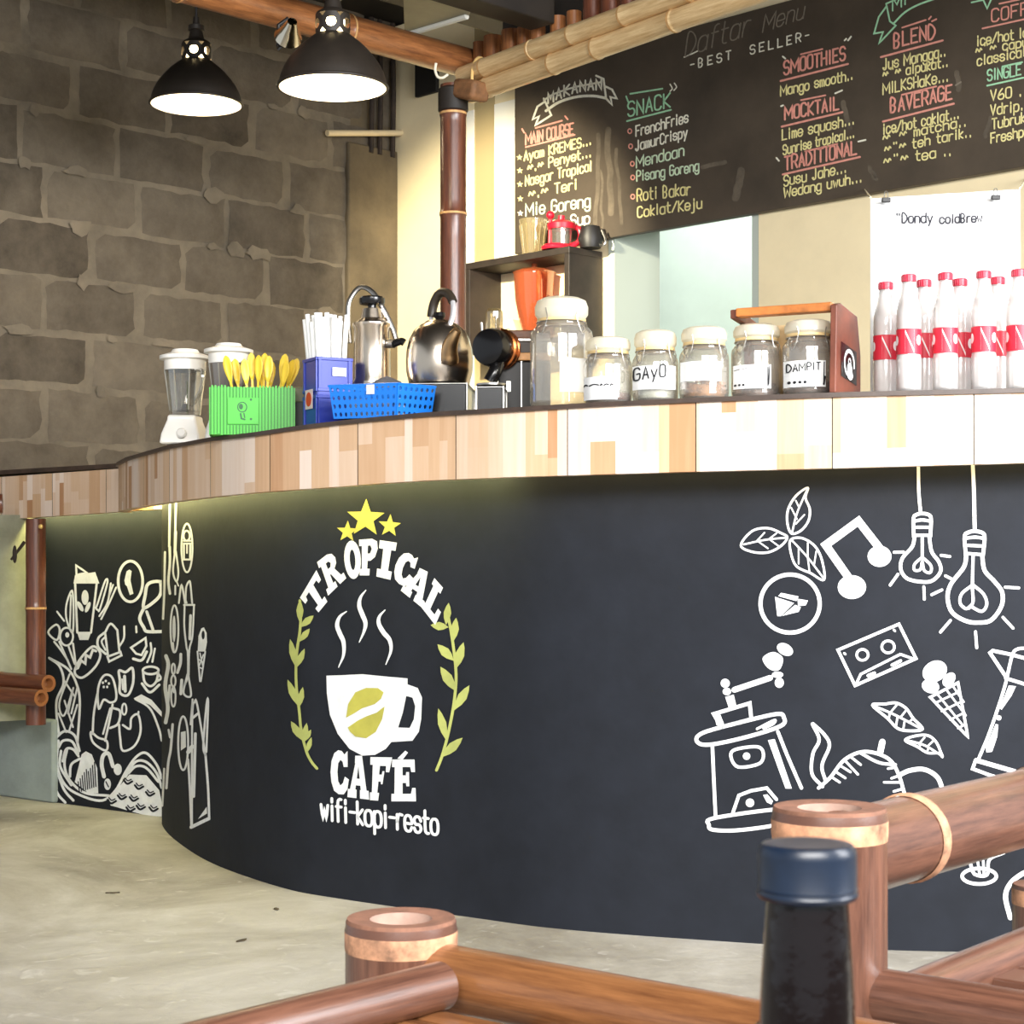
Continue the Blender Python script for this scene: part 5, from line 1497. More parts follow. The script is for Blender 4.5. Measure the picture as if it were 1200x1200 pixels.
beans('coffee_beans', b + Vector((0, 0, .009)), r - .008, .03, m_beanl, 'pale coffee beans in the jar right of the GAYO jar', 70, 2)
t, b, r, h = clip_jar('clip jar standing in the left half of the wooden holder', 856, 917, 381, .135, 404, (427, 455, -28, 13, dr_two))
beans('coffee_beans', b + Vector((0, 0, .009)), r - .008, .024, m_bean, 'roasted coffee beans in the jar at the left of the wooden holder', 50, 3)
t, b, r, h = clip_jar('clip jar in the wooden holder with a white label reading DAMPIT', 916, 979, 376, .10, 399, (422, 453, -30, 15, dr_dampit))
beans('coffee_beans', b + Vector((0, 0, .009)), r - .008, .020, m_bean, 'roasted coffee beans in the DAMPIT jar', 50, 4)

# wooden holder: two bevelled side boards, a top rail, a back board
m_hold = M('red brown wood', (112, 62, 46), .45, var=.2, vscale=16)
m_hold2 = M('orange brown wood', (176, 106, 52), .45, var=.22, vscale=16)
TH_ = R(-27)
jc = stand(948, .10)                                   # centre of the DAMPIT jar: the holder is set out from it
hb = Vector((jc.x, jc.y, jc.z + .002))
hold = thing('wooden_jar_holder', 'brown wooden holder around two clip jars, black round sticker on its side', 'jar holder', hb, TH_)
Hh = zat(359, hb.y - .02) - hb.z
poly = [(-.070, 0), (.110, 0), (.110, Hh * .50), (.085, Hh * .93), (-.035, Hh * 1.0), (-.060, Hh * .97)]
def sideboard(x, th=.014):
    mb = MB()
    X = Matrix.Translation((x, 0, 0)) @ Matrix(((0, 0, 1, 0), (1, 0, 0, 0), (0, 1, 0, 0), (0, 0, 0, 1)))
    mb.prism(poly, th, X)
    return mb.build('side_board', m_hold, hold, smooth=False, bevel=.002), X
xr, xl = .064, -.142
sb_, Xr = sideboard(xr)
poly = [(.052, 0), (.110, 0), (.110, Hh * .50), (.085, Hh * .93), (.0, Hh * 1.0), (-.045, Hh * 1.0), (-.045, Hh * .90), (.03, Hh * .86)]
sideboard(xl - .014)
mb = MB(); mb.box(((xl + xr) / 2, -.035, Hh * .96), (xr - xl, .034, .018)); mb.build('top_rail', m_hold2, hold, smooth=False, bevel=.003)
mb = MB(); mb.box(((xl + xr) / 2, .075, Hh * .45), (xr - xl, .010, Hh * .85)); mb.build('back_board', M('pale inner board', (232, 200, 150), .5, var=.08, vscale=12), hold, smooth=False)
def on_sb(u, v, l): return Xr @ Vector((u, v, .014 + .0012 + l))
mb = MB(); fill(mb, on_sb, [[(-.035, Hh * .20), (.075, Hh * .14), (.075, Hh * .52), (-.035, Hh * .58)]], 0, maxe=.05); st = mb.build('sticker', m_black, hold, smooth=False)
mb = MB(); arc = [(.02 + .034 * math.cos(a_), Hh * .36 + .026 * math.sin(a_)) for a_ in [R(x) for x in range(-10, 250, 13)]]
ribbon(mb, on_sb, arc, .008, False, .0008, step=.004); fill(mb, on_sb, [ell(.022, Hh * .30, .017, .013)], .0008, maxe=.02); fill(mb, on_sb, [ell(.025, Hh * .235, .02, .010)], .0008, maxe=.02)
ribbon(mb, on_sb, ell(.022, Hh * .38, .008, .007, 10), .003, True, .0008, step=.004)
mb.build('round_emblem', m_label, st, smooth=False)

# ---- cold brew sign and bottles
pc = stand(1108, .34); Dp_ = pc.y
sgl = P(1020, 232, Dp_ + .03); sgr = P(1196, 221, Dp_ - .02)
zbot = top_z(1108) + .001
sign = thing('paper_sign', 'large white paper sign with faint handwriting hung by clips behind the bottles', 'sign', ((sgl + sgr) / 2).to_tuple()[:2] + (zbot,))
so = Vector(sign.location)
sdv = Vector((sgr.x - sgl.x, sgr.y - sgl.y, 0)); slen = sdv.length; sdv.normalize(); snv = Vector((sdv.y, -sdv.x, 0))
def on_sign(px, py, l):
    k = (px - CX) / F
    t_ = (sgl.x - k * sgl.y) / (k * sdv.y - sdv.x)
    p = Vector((sgl.x, sgl.y, 0)) + sdv * t_
    return Vector((p.x, p.y, CH + (HZ - py) / F * p.y)) + snv * (.011 + l) - so
mb = MB()
NX, NY = 16, 14
vs = []
for i in range(NX + 1):
    for j in range(NY + 1):
        u, v = i / NX, j / NY
        p = Vector((sgl.x, sgl.y, 0)) + sdv * slen * u
        z = zbot + ((sgl.z + (sgr.z - sgl.z) * u) - zbot) * v
        wv = .006 * math.sin(u * 9 + v * 3) * (1 - v) + .002 * math.sin(u * 23)
        vs.append(Vector((p.x, p.y, z)) - snv * (.006 + wv) - so)
f4 = [(i * (NY + 1) + j, (i + 1) * (NY + 1) + j, (i + 1) * (NY + 1) + j + 1, i * (NY + 1) + j + 1) for i in range(NX) for j in range(NY)]
mb.add(vs, f4)
o = mb.build('sheet', m_label, sign)
sd_ = o.modifiers.new('solid', 'SOLIDIFY'); sd_.thickness = .0012
mb = MB(); tS = TR(1000, 210, 4.615)
text(mb, on_sign, '"Dondy', tS([(228, 242)])[0], tS([(425, 240)])[0], 11, 1.9, gap=1.4); text(mb, on_sign, 'coldBrew', tS([(465, 245)])[0], tS([(692, 236)])[0], 10, 1.9, gap=1.4)
mb.build('handwriting', m_inkg, sign, smooth=False)
mb = MB(); m_faint = M('very faint ink', (150, 150, 154), .9)
text(mb, on_sign, 'l a l  ~ r v a i', tS([(270, 308)])[0], tS([(510, 306)])[0], 5, .8); text(mb, on_sign, '. 2 / 1', tS([(230, 365)])[0], tS([(370, 362)])[0], 6, .8); text(mb, on_sign, '. J L K A W A N', tS([(450, 520)])[0], tS([(735, 512)])[0], 7, .9)
mb.build('handwriting', m_faint, sign, smooth=False)
for px, py in ((1038, 236), (1166, 233)):
    mb = MB(); c0 = on_sign(px, py, .002); mb.box((0, 0, 0), (.019, .010, .010), X=Matrix.Translation(c0))
    o = mb.build('binder_clip', m_blackm, sign, bevel=.0015)
    mb = MB(); mb.tube(catmull([c0 + Vector((-.004, 0, .004)), c0 + Vector((-.003, 0, .018)), c0 + Vector((.003, 0, .018)), c0 + Vector((.004, 0, .004))], 5), .0009, 6); mb.build('wire', m_steelb, o)
# cords that hold the sign up, tied to the menu board
for px, py, qx, qy in ((1020, 232, 1013, 222), (1195, 221, 1202, 210)):
    mb = MB(); a_, b_ = on_sign(px, py, -.004), bw(s_back(qx), z_back(qx, qy)) - so; mb.tube([a_, b_], .0024, 6); mb.build('hanging_cord', M('cream cord', (240, 226, 190), .7), sign)

m_pet = glass('clear plastic', (255, 255, 255), .10, .30, (255, 252, 250), .08)
m_redl = M('red label', (214, 40, 62), .45)
m_capr = M('red cap', (196, 28, 58), .35)
m_milk = M('cold drink', (244, 240, 236), .6)
def pet_bottle(px, ycap, off, label):
    b = stand(px, off); D = b.y
    H = zat(ycap, D) - b.z
    t = thing('juice_bottle', label, 'bottle', b, 0, 'red capped bottles in front of the paper sign')
    r = S(29, D) / 2; rc = S(17, D) / 2; hc_ = S(9, D)
    mb = MB()
    mb.lathe([(0, .004), (r * .8, 0), (r, .008), (r, H * .30), (r * .96, H * .32), (r * .96, H * .55), (r, H * .57), (r * .97, H * .70), (r * .7, H * .82), (rc * .95, H * .9), (rc * .9, H - hc_), (rc * .78, H - hc_), (rc * .8, H * .88), (r * .62, H * .8), (r * .93, H * .68), (r * .93, .01), (0, .01)], 28)
    mb.build('bottle_body', m_pet, t)
    mb = MB(); mb.lathe([(0, .012), (r * .88, .012), (r * .9, H * .6), (r * .6, H * .78), (0, H * .79)], 24); mb.build('drink', m_milk, t)
    mb = MB(); mb.lathe([(rc * .9, H - hc_), (rc, H - hc_ * .95), (rc, H - hc_ * .1), (rc * .9, H), (0, H)], 24)
    for k in range(20):
        a_ = 2 * PI * k / 20; mb.tube([(rc * math.cos(a_), rc * math.sin(a_), H - hc_ * .9), (rc * math.cos(a_), rc * math.sin(a_), H - hc_ * .15)], .0006, 5)
    mb.build('cap', m_capr, t)
    z0_, z1_ = H * .33, H * .54
    mb = MB(); mb.lathe([(r * 1.005, z0_), (r * 1.005, z1_)], 28); lb = mb.build('label_wrap', m_redl, t)
    rr = r * 1.012
    def on_b(u, v, l): return Vector(((rr + l) * math.cos(u - PI / 2), (rr + l) * math.sin(u - PI / 2), v))
    mb = MB(); zh = (z1_ - z0_)
    for u0 in (-.15, 2.0, 4.1):
        ribbon(mb, on_b, [(u0 - .35, z0_ + zh * .1), (u0 - .35, z1_ - zh * .1), (u0 + .35, z0_ + zh * .1), (u0 + .35, z1_ - zh * .1)], .007, False, .0004, step=.03)
        fill(mb, on_b, [ell(u0 + .8, z0_ + zh * .55, .25, zh * .2)], .0004, maxe=.2)
    mb.build('white_lettering', m_label, lb, smooth=False)
    return t
front = [(1065, 322), (1108, 320), (1153, 318), (1194, 316)]
back = [(1038, 331), (1083, 328), (1125, 327), (1169, 325)]
for i, ((px, y), w_) in enumerate(zip(front, ('leftmost', 'second', 'third', 'rightmost'))): pet_bottle(px, y, .09, 'red capped bottle with a red label, %s of the four in the front row' % w_)
for i, ((px, y), w_) in enumerate(zip(back, ('leftmost', 'second', 'third', 'rightmost'))): pet_bottle(px, y, .18, 'red capped bottle with a red label, %s of the four in the row behind' % w_)
# ---- blue basket, crate of straws, green basket of spoons
def holed_panel(mb, A, B, Cc, Dd, nx, ny, hole=.62, th=.0016, skip=None):
    """panel A-B (bottom) C-D (top: over B, over A) pierced by rows of round holes"""
    def pt(u, v): return (A * (1 - u) + B * u) * (1 - v) + (Dd * (1 - u) + Cc * u) * v
    for i in range(nx):
        for j in range(ny):
            u0, u1, v0, v1 = i / nx, (i + 1) / nx, j / ny, (j + 1) / ny
            if skip and skip(i, j):
                mb.add([pt(u0, v0), pt(u1, v0), pt(u1, v1), pt(u0, v1)], [(0, 1, 2, 3)]); continue
            vs = []
            for k in range(8):
                t_ = 2 * PI * k / 8
                ux, uz = math.cos(t_), math.sin(t_); m_ = max(abs(ux), abs(uz))
                uc, vc = (u0 + u1) / 2, (v0 + v1) / 2
                vs.append(pt(uc + ux / m_ * (u1 - u0) / 2, vc + uz / m_ * (v1 - v0) / 2))
                vs.append(pt(uc + ux * hole * (u1 - u0) / 2, vc + uz * hole * (v1 - v0) / 2))
            mb.add(vs, [(2 * k, 2 * ((k + 1) % 8), 2 * ((k + 1) % 8) + 1, 2 * k + 1) for k in range(8)])
m_blue = M('bright blue plastic', (22, 112, 206), .35)
m_blue2 = M('deep blue plastic', (44, 62, 168), .4)
m_green = M('bright green plastic', (58, 184, 36), .4)
m_green_shade = M('shaded green plastic', (36, 140, 26), .45)  # the basket's green darkened: shade between the ribs put into the colour
m_yel = M('yellow plastic', (242, 206, 62), .4)
m_straw = M('white paper wrap', (250, 250, 248), .6)

# blue perforated basket: corner towards the viewer
cn = stand(464, .07); zb_ = cn.z + .001
bk = thing('blue_basket', 'bright blue perforated plastic basket on the bar beside the crate of straws', 'basket', cn)
Dk = cn.y
top_c = zat(450, Dk) - cn.z
L1 = (P(386, 495, Dk + .055) - Vector((cn.x, Dk, 0))); L1.z = 0
L2 = (P(508, 490, Dk + .075) - Vector((cn.x, Dk, 0))); L2.z = 0
fl = 1.10
b0, b1_, b3_ = Vector((0, 0, .001)), L1 * .93, L2 * .92
b1_.z = b3_.z = .001
b2_ = b1_ + b3_; b2_.z = .001
ctr = (b0 + b2_) / 2
def up(v, f=fl): return Vector((ctr.x + (v.x - ctr.x) * f, ctr.y + (v.y - ctr.y) * f, top_c))
mb = MB()
sk = lambda i, j: False
for A, B, nx in ((b1_, b0, 12), (b0, b3_, 7), (b3_, b2_, 12), (b2_, b1_, 7)):
    holed_panel(mb, A, B, up(B), up(A), nx, 4, .55)
mb.add([b0, b1_, b2_, b3_], [(0, 1, 2, 3)])
o = mb.build('basket_wall', m_blue, bk, smooth=False)
sd_ = o.modifiers.new('solid', 'SOLIDIFY'); sd_.thickness = .002
mb = MB(); rim = [up(v) for v in (b0, b1_, b2_, b3_)]
mb.tube(rim + [rim[0]], .0032, 8); mb.build('rim', m_blue, bk)
mb = MB(); A_l, B_l = b1_ * .5 + up(b1_) * .5, b0 * .5 + up(b0) * .5
f0 = (up(b1_) * .45 + up(b0) * .55); f1 = (up(b1_) * .33 + up(b0) * .67); dn_ = Vector((0, 0, -.022)); ofs = Vector((-.0, -.004, 0))
mb.add([f0 + ofs, f1 + ofs, f1 + dn_ + ofs, f0 + dn_ + ofs], [(0, 1, 2, 3)]); mb.build('price_tag', M('grey tag', (196, 200, 210), .6), bk, smooth=False)
# white sachets standing in the basket
for i in range(9):
    u = .12 + .095 * i
    c_ = cn + b1_ * u + b3_ * (.30 + .2 * (i % 2)) + Vector((0, 0, .001))
    mb = MB(); mb.hexa([Vector((-.011, -.006, 0)), Vector((.011, -.006, 0)), Vector((.011, .006, 0)), Vector((-.011, .006, 0))], [Vector((-.011, -.001, .046)), Vector((.011, -.001, .046)), Vector((.011, .001, .046)), Vector((-.011, .001, .046))])
    o = mb.build('sachet', m_straw, bevel=.001); o.location = c_; o.rotation_euler = (0, 0, math.atan2(L1.y, L1.x))
    tag(o, 'white paper sachet standing in the blue perforated basket', 'sachet', 'sachets in the blue basket')

# deep blue crate, turned so a corner faces the viewer
kp = stand(384, .17); Wk = .088; th_ = R(28)
zc_top = zat(421, kp.y) - kp.z
crate = thing('blue_straw_crate', 'deep blue two-tier plastic crate packed with white straws', 'crate', kp, th_)
hw = Wk / 2; tt = .003
def cr_wall(name, X):
    mb = MB()
    for z0_, z1_ in ((0, .45), (.5, 1.0)):
        za, zb2 = z0_ * zc_top, z1_ * zc_top
        hz = zb2 - za
        mb.box((0, -hw + tt / 2, (za + zb2) / 2), (Wk - .004, tt, hz), X=X)
        for xx in (-hw + .006, hw - .006): mb.box((xx, -hw, (za + zb2) / 2), (.008, .006, hz), X=X)
        for zz in (za + .004, zb2 - .004): mb.box((0, -hw, zz), (Wk, .007, .007), X=X)
    mb.box((0, -hw + .002, .475 * zc_top), (Wk - .004, .004, .05 * zc_top + .002), X=X)
    return mb.build(name, m_blue2, crate, smooth=False, bevel=.0008)
walls = [cr_wall('crate_wall', Matrix.Rotation(k * PI / 2, 4, 'Z')) for k in range(4)]
mb = MB(); mb.box((0, 0, .003), (Wk - .006, Wk - .006, .004)); mb.build('crate_floor', m_blue2, crate, smooth=False)
mb = MB(); mb.box((.008, -hw - .0036, zc_top * .79), (.030, .001, .020)); mb.box((.026, -hw - .0036, zc_top * .79), (.004, .001, .020)); mb.build('white_window', m_straw, crate, smooth=False)
XL = Matrix.Rotation(-PI / 2, 4, 'Z')
mb = MB(); mb.box((0, -hw - .004, zc_top * .40), (.046, .001, .046), X=XL); st = mb.build('sticker', M('cream sticker', (236, 214, 214), .6), crate, smooth=False)
mb = MB(); mb.lathe([(0, 0), (.017, 0), (.017, .0008), (0, .0008)], 24, XL @ Matrix.Translation((0, -hw - .0044, zc_top * .40)) @ Matrix.Rotation(R(90), 4, 'X')); mb.build('red_disc', M('red print', (220, 52, 34), .5), st)
mb = MB(); mb.lathe([(0, 0), (.0012, 0)], 6); 
rnd = random.Random(11)
ztop = zat(372, kp.y) - kp.z
proto = None
mb = MB(); mb.lathe([(.0056, 0), (.0056, 1), (.0046, 1), (.0046, .98), (0, .98)], 10); me_s = mb.build('paper_straw', m_straw); me_s.scale = (1, 1, ztop - .01)
C.objects.unlink(me_s)
rotm = Matrix.Rotation(th_, 4, 'Z')
for i in range(6):
    for j in range(6):
        lx, ly = -.033 + .0132 * i + rnd.uniform(-.002, .002), -.033 + .0132 * j + rnd.uniform(-.002, .002)
        w3 = rotm @ Vector((lx, ly, 0))
        o = me_s.copy(); C.objects.link(o)
        o.location = kp + w3 * .72 + Vector((0, 0, .006))
        o.scale = (1, 1, (ztop - .006) * rnd.uniform(.94, 1.03))
        o.rotation_euler = (-w3.y * .9 + rnd.uniform(-.02, .02), w3.x * 2.0 + rnd.uniform(-.02, .02) - .02, 0)
        tag(o, 'white paper wrapped straw in the deep blue crate', 'straw', 'straws in the blue crate')

# green ribbed basket
gp = stand(296, .12); gw = S(95, gp.y); gd = .085
zg = zat(456, gp.y) - gp.z
gb = thing('green_basket', 'bright green ribbed plastic box full of yellow spoons', 'basket', gp, R(7))
mb = MB()
for s, (sx, sy, cx_, cy_) in enumerate(((gw, .003, 0, -gd / 2), (gw, .003, 0, gd / 2), (.003, gd, -gw / 2, 0), (.003, gd, gw / 2, 0))):
    mb.box((cx_, cy_, zg / 2), (sx, sy, zg), 1)
mb.box((0, 0, .002), (gw, gd, .004))
nr = 26
for k in range(nr):
    x = -gw / 2 + gw * (k + .5) / nr
    inpl = -.30 * gw < x < .08 * gw
    for sgn in (-1, 1):
        if inpl and sgn < 0:
            mb.box((x, sgn * (gd / 2 + .002), zg * .10), (gw / nr * .55, .004, zg * .2)); mb.box((x, sgn * (gd / 2 + .002), zg * .89), (gw / nr * .55, .004, zg * .24))
        else: mb.box((x, sgn * (gd / 2 + .002), zg * .5 + .002), (gw / nr * .55, .004, zg + rnd.uniform(0, .006)))
for k in range(9):
    y = -gd / 2 + gd * (k + .5) / 9
    for sgn in (-1, 1): mb.box((sgn * (gw / 2 + .002), y, zg * .5), (.004, gd / 9 * .55, zg))
mb.build('ribbed_box', [m_green, m_green_shade], gb, smooth=False)
mb = MB(); mb.box((-.11 * gw, -gd / 2 - .0028, zg * .5), (.38 * gw, .0025, zg * .56)); pl_ = mb.build('badge_plate', m_green, gb, smooth=False, bevel=.001)
def on_g(u, v, l): return Vector((u, -gd / 2 - .0042 - l, v))
mb = MB(); cx_ = -.12 * gw
ribbon(mb, on_g, ell(cx_, zg * .58, .011, .012, 14), .0024, True, .0004, step=.004); fill(mb, on_g, [ell(cx_ - .003, zg * .59, .005, .007)], .0004, maxe=.02); ribbon(mb, on_g, [(cx_ - .004, zg * .44), (cx_ - .002, zg * .34), (cx_ + .006, zg * .32)], .004, False, .0004, step=.004); ribbon(mb, on_g, [(cx_ + .004, zg * .45), (cx_ + .006, zg * .36)], .003, False, .0004, step=.004)
fill(mb, on_g, [ell(cx_ + .021, zg * .74, .0028)], .0004, maxe=.02); fill(mb, on_g, [ell(cx_ + .021, zg * .33, .0028)], .0004, maxe=.02)
mb.build('dark_emblem', M('dark green print', (22, 92, 44), .5), pl_, smooth=False)
# yellow spoons, heads up, in two loose bunches
def spoon_mesh():
    mb = MB()
    mb.hexa([Vector((-.0035, -.001, 0)), Vector((.0035, -.001, 0)), Vector((.0035, .001, 0)), Vector((-.0035, .001, 0))], [Vector((-.0028, -.001, .10)), Vector((.0028, -.001, .10)), Vector((.0028, .001, .10)), Vector((-.0028, .001, .10))])
    vs = []; n_ = 10
    prof = [(0, .0028), (.012, .007), (.024, .0105), (.036, .0108), (.046, .007), (.0505, .0015)]
    for z, hw_ in prof:
        for k in range(5):
            u = -1 + 2 * k / 4
            vs.append((hw_ * u, .0035 * (1 - u * u) * math.sin(min(1, z / .05) * PI) - .001, .098 + z))
    mb.add(vs, [(i * 5 + k, i * 5 + k + 1, (i + 1) * 5 + k + 1, (i + 1) * 5 + k) for i in range(5) for k in range(4)])
    o = mb.build('yellow_spoon', m_yel)
    s_ = o.modifiers.new('solid', 'SOLIDIFY'); s_.thickness = .0016
    return o
sp0 = spoon_mesh(); C.objects.unlink(sp0)
sc_h = (zat(413, gp.y) - gp.z) / .152
rg = Matrix.Rotation(R(7), 4, 'Z')
for i, (x, lean, dy) in enumerate([(-.14, -.20, 0), (-.10, -.14, .2), (-.02, -.10, -.1), (.02, -.05, .1), (.06, .0, -.2), (.09, .04, .15), (.12, .02, 0), (.15, .06, -.1), (.19, .05, .2), (.26, .16, -.1), (.29, .22, .1), (.27, .24, -.2), (.28, .28, .2), (.25, .18, 0)]):
    o = sp0.copy(); C.objects.link(o)
    lp = rg @ Vector((x * gw, dy * gd, .005))
    o.location = gp + lp
    o.scale = (1.0, 1.0, sc_h * (1 - .10 * abs(lean) - .04 * (i % 3)))
    o.rotation_euler = (rnd.uniform(-.08, .08), lean, rnd.uniform(-.5, .5))
    tag(o, 'yellow plastic spoon standing head up in the green basket', 'spoon', 'spoons in the green basket')

# ---- two white blenders
m_bjar = glass('blender jar', (248, 248, 246), .10, .03, (236, 238, 236))
def blender(label, px, off, wpx, ytop, ycap, ybase, ybot, clr):
    b = stand(px, off); D = b.y
    t = thing('blender', label, 'blender', b, 0, 'white blenders on the bar')
    s1 = S(1, D)
    hb_ = zat(ybase, D) - b.z; hc_ = zat(ycap, D) - b.z; ht = zat(ytop, D) - b.z
    mb = MB(); rb_, rt = wpx * .50 * s1, wpx * .33 * s1
    mb.lathe([(0, 0), (rb_ * .95, 0), (rb_, hb_ * .06), (rb_ * .94, hb_ * .35), (rt * 1.08, hb_ * .82), (rt * 1.05, hb_ * .98), (rt * .8, hb_), (0, hb_)], 4, Matrix.Rotation(R(45), 4, 'Z') @ Matrix.Diagonal((1.25, 1.0, 1, 1)))
    o = mb.build('motor_base', m_whitep, t, bevel=.008, bseg=3, angle=60)
    mb = MB(); mb.lathe([(0, 0), (.012, 0), (.014, .004), (.010, .010), (0, .011)], 20, Matrix.Translation((0, -rb_ * .78, hb_ * .35)) @ Matrix.Rotation(R(75), 4, 'X')); mb.build('control_knob', m_whitep, t)
    r0, r1 = wpx * .31 * s1, wpx * .42 * s1
    mb = MB()
    ns = 32; prof = [(r0, hb_), (r0 * 1.02, hb_ + .01), (r1, hc_), (r1 - .003, hc_), (r0 * .95, hb_ + .012), (0, hb_ + .012)]
    mb.lathe(prof, ns); mb.build('jar', clr, t)
    mb = MB()
    for k in range(8):
        a_ = 2 * PI * (k + .5) / 8
        mb.tube([(r0 * .98 * math.cos(a_), r0 * .98 * math.sin(a_), hb_ + .012), (r1 * .98 * math.cos(a_), r1 * .98 * math.sin(a_), hc_ - .012)], .0022, 6)
    mb.build('jar_rib', glass('ribbed jar', (240, 240, 236), .35, .3, (240, 236, 220)), t)
    mb = MB(); mb.tube(catmull([(r1 * .75, -r1 * .6, hc_ - .01), (r1 * 1.0, -r1 * .95, hc_ - .02), (r1 * .9, -r1 * .9, (hc_ + hb_) / 2), (r0 * .7, -r0 * .7, hb_ + .03)], 6), .0055, 8); mb.build('handle', clr, t)
    mb = MB(); mb.lathe([(0, hb_ + .012), (.014, hb_ + .013), (.006, hb_ + .03), (0, hb_ + .032)], 12); mb.build('blade', m_steelb, t)
    mb = MB(); mb.lathe([(r1 * .96, hc_ - .010), (r1 * 1.0, hc_ - .010), (r1 * 1.0, hc_ + (ht - hc_) * .35), (r1 * 1.22, hc_ + (ht - hc_) * .42), (r1 * 1.22, hc_ + (ht - hc_) * .62), (r1 * .7, hc_ + (ht - hc_) * .82), (r1 * .6, ht), (0, ht)], 32)
    mb.build('lid', m_whitep, t)
    return t
blender('white blender with a clear jar and domed lid at the left end of the bar', 217, .12, 58, 410, 430, 487, 520, m_bjar)
blender('white blender with a smoky jar half hidden behind the green basket', 268, .22, 56, 403, 422, 478, 505, glass('smoky jar', (210, 200, 190), .14, .34, (196, 186, 176)))

# ---- steel steam pot with a bent pipe
sp_ = stand(436, .30); Dv = sp_.y; s1 = S(1, Dv)
pot = thing('steel_milk_steamer', 'tall polished steel steamer pot with black knob cap and bent steam pipe', 'steamer', sp_)
Hs = zat(377, Dv) - sp_.z; rs = 22.5 * s1
mb = MB(); mb.lathe([(0, 0), (rs * 1.02, 0), (rs * 1.04, .01), (rs, Hs * .38), (rs * 1.03, Hs * .40), (rs * 1.03, Hs * .43), (rs * .97, Hs * .46), (rs * .93, Hs * .93), (rs * 1.0, Hs * .95), (rs * 1.0, Hs * .98), (rs * .6, Hs * 1.03), (rs * .5, Hs * 1.12), (0, Hs * 1.13)], 40); mb.build('body', m_steel, pot)
mb = MB(); zc_ = Hs * 1.13
mb.lathe([(0, zc_), (5 * s1, zc_), (5 * s1, zc_ + 3 * s1), (14 * s1, zc_ + 4 * s1), (15 * s1, zc_ + 6 * s1), (15 * s1, zc_ + 11 * s1), (13 * s1, zc_ + 13 * s1), (0, zc_ + 13 * s1)], 14); mb.build('cap_knob', m_black, pot)
mb = MB(); X0 = 0
def lp(px, py, dy=0): p = P(px, py, Dv + dy); return p - sp_
mb.tube(catmull([lp(410, 402, .02), lp(408, 372, .02), lp(410, 352, .02), lp(422, 337, .02), lp(436, 342, .01), lp(448, 360, 0), lp(460, 385, 0), lp(464, 397, 0)], 6), 3.2 * s1, 10); mb.build('steam_pipe', m_steelb, pot)
mb = MB(); mb.tube([lp(455, 403, -.02), lp(462, 403, -.03)], 5 * s1, 12); mb.build('pipe_joint', m_steelb, pot)
mb = MB(); mb.tube(catmull([lp(461, 403, -.03), lp(470, 400, -.03), lp(474, 402, -.03)], 5), [4.4 * s1] * 11, 10); mb.build('side_handle', m_black, pot)
# dark cloth in front of the steamer
cl_ = stand(453, .235); s1c = S(1, cl_.y); mb = MB()
hcl = zat(434, cl_.y) - cl_.z
rnd_ = random.Random(4); ns_c = 20; rings_ = 8; vs = []
for j in range(rings_ + 1):
    v = j / rings_
    for k in range(ns_c):
        a_ = 2 * PI * k / ns_c
        rr_ = (1 - v ** 3) ** .5 if v < 1 else 0
        rr_ *= 1 + .10 * math.sin(3 * a_ + 2 * v) + .06 * math.sin(7 * a_ + 5 * v)
        vs.append((27 * s1c * rr_ * math.cos(a_), 15 * s1c * rr_ * math.sin(a_), hcl * (v * .9 + .1 * v * math.sin(2 * a_ + 1) * (1 - v))))
mb.add(vs, [(j * ns_c + k, j * ns_c + (k + 1) % ns_c, (j + 1) * ns_c + (k + 1) % ns_c, (j + 1) * ns_c + k) for j in range(rings_) for k in range(ns_c)])
o = mb.build('grey_cloth', M('grey cloth', (92, 88, 88), .95, var=.15, vscale=40, bump=.4, bscale=90)); o.location = cl_
tag(o, 'crumpled dark grey cloth between the crate of straws and the kettle', 'cloth')
# ---- hob box and kettle
def glassbox(name, label, px0, px1, ytop, off, dep, pxc=None):
    b = stand((px0 + px1) / 2, off + dep / 2); D = b.y - dep / 2
    w_ = S(px1 - px0, D); hh_ = zat(ytop, D) - b.z
    t = thing(name, label, 'box', b, R(-4))
    mb = MB(); mb.box((0, 0, hh_ / 2), (w_ - .004, dep - .004, hh_ - .006)); mb.build('black_body', m_black, t, smooth=False, bevel=.002)
    mb = MB()
    for x in (-1, 1):
        for y in (-1, 1): mb.box((x * w_ / 2, y * dep / 2, hh_ / 2), (.004, .004, hh_))
    for y in (-1, 1): mb.box((0, y * dep / 2, hh_ - .003), (w_ + .004, .004, .003))
    for x in (-1, 1): mb.box((x * w_ / 2, 0, hh_ - .003), (.004, dep, .003))
    mb.build('metal_edge', m_steelb, t, smooth=False, bevel=.001)
    return t, b, hh_
t, hb1, hh1 = glassbox('black_hob_box', 'black box hob with metal edges under the kettle', 470, 553, 448, .27, .20)
t2, hb2, hh2 = glassbox('black_tray_box', 'smaller black metal edged box right of the hob', 560, 592, 452, .14, .10)
mb = MB(); mb.lathe([(0, 0), (.03, 0), (.034, .004), (.034, .008), (.0, .012)], 24, Matrix.Translation(hb2 + Vector((-.0, 0, hh2 + .001)))); tag(mb.build('metal_dish', m_steelb), 'flat steel dish lying on the smaller black box', 'dish')
kz = hb1.z + hh1
kb = Vector((P(515, 440, hb1.y).x, hb1.y, kz + .001)); Dk2 = kb.y; s1 = S(1, Dk2)
ket = thing('kettle', 'shiny steel kettle with arched black handle on the black hob', 'kettle', kb)
Hk = zat(377, Dk2) - kb.z
rk = 39.5 * s1
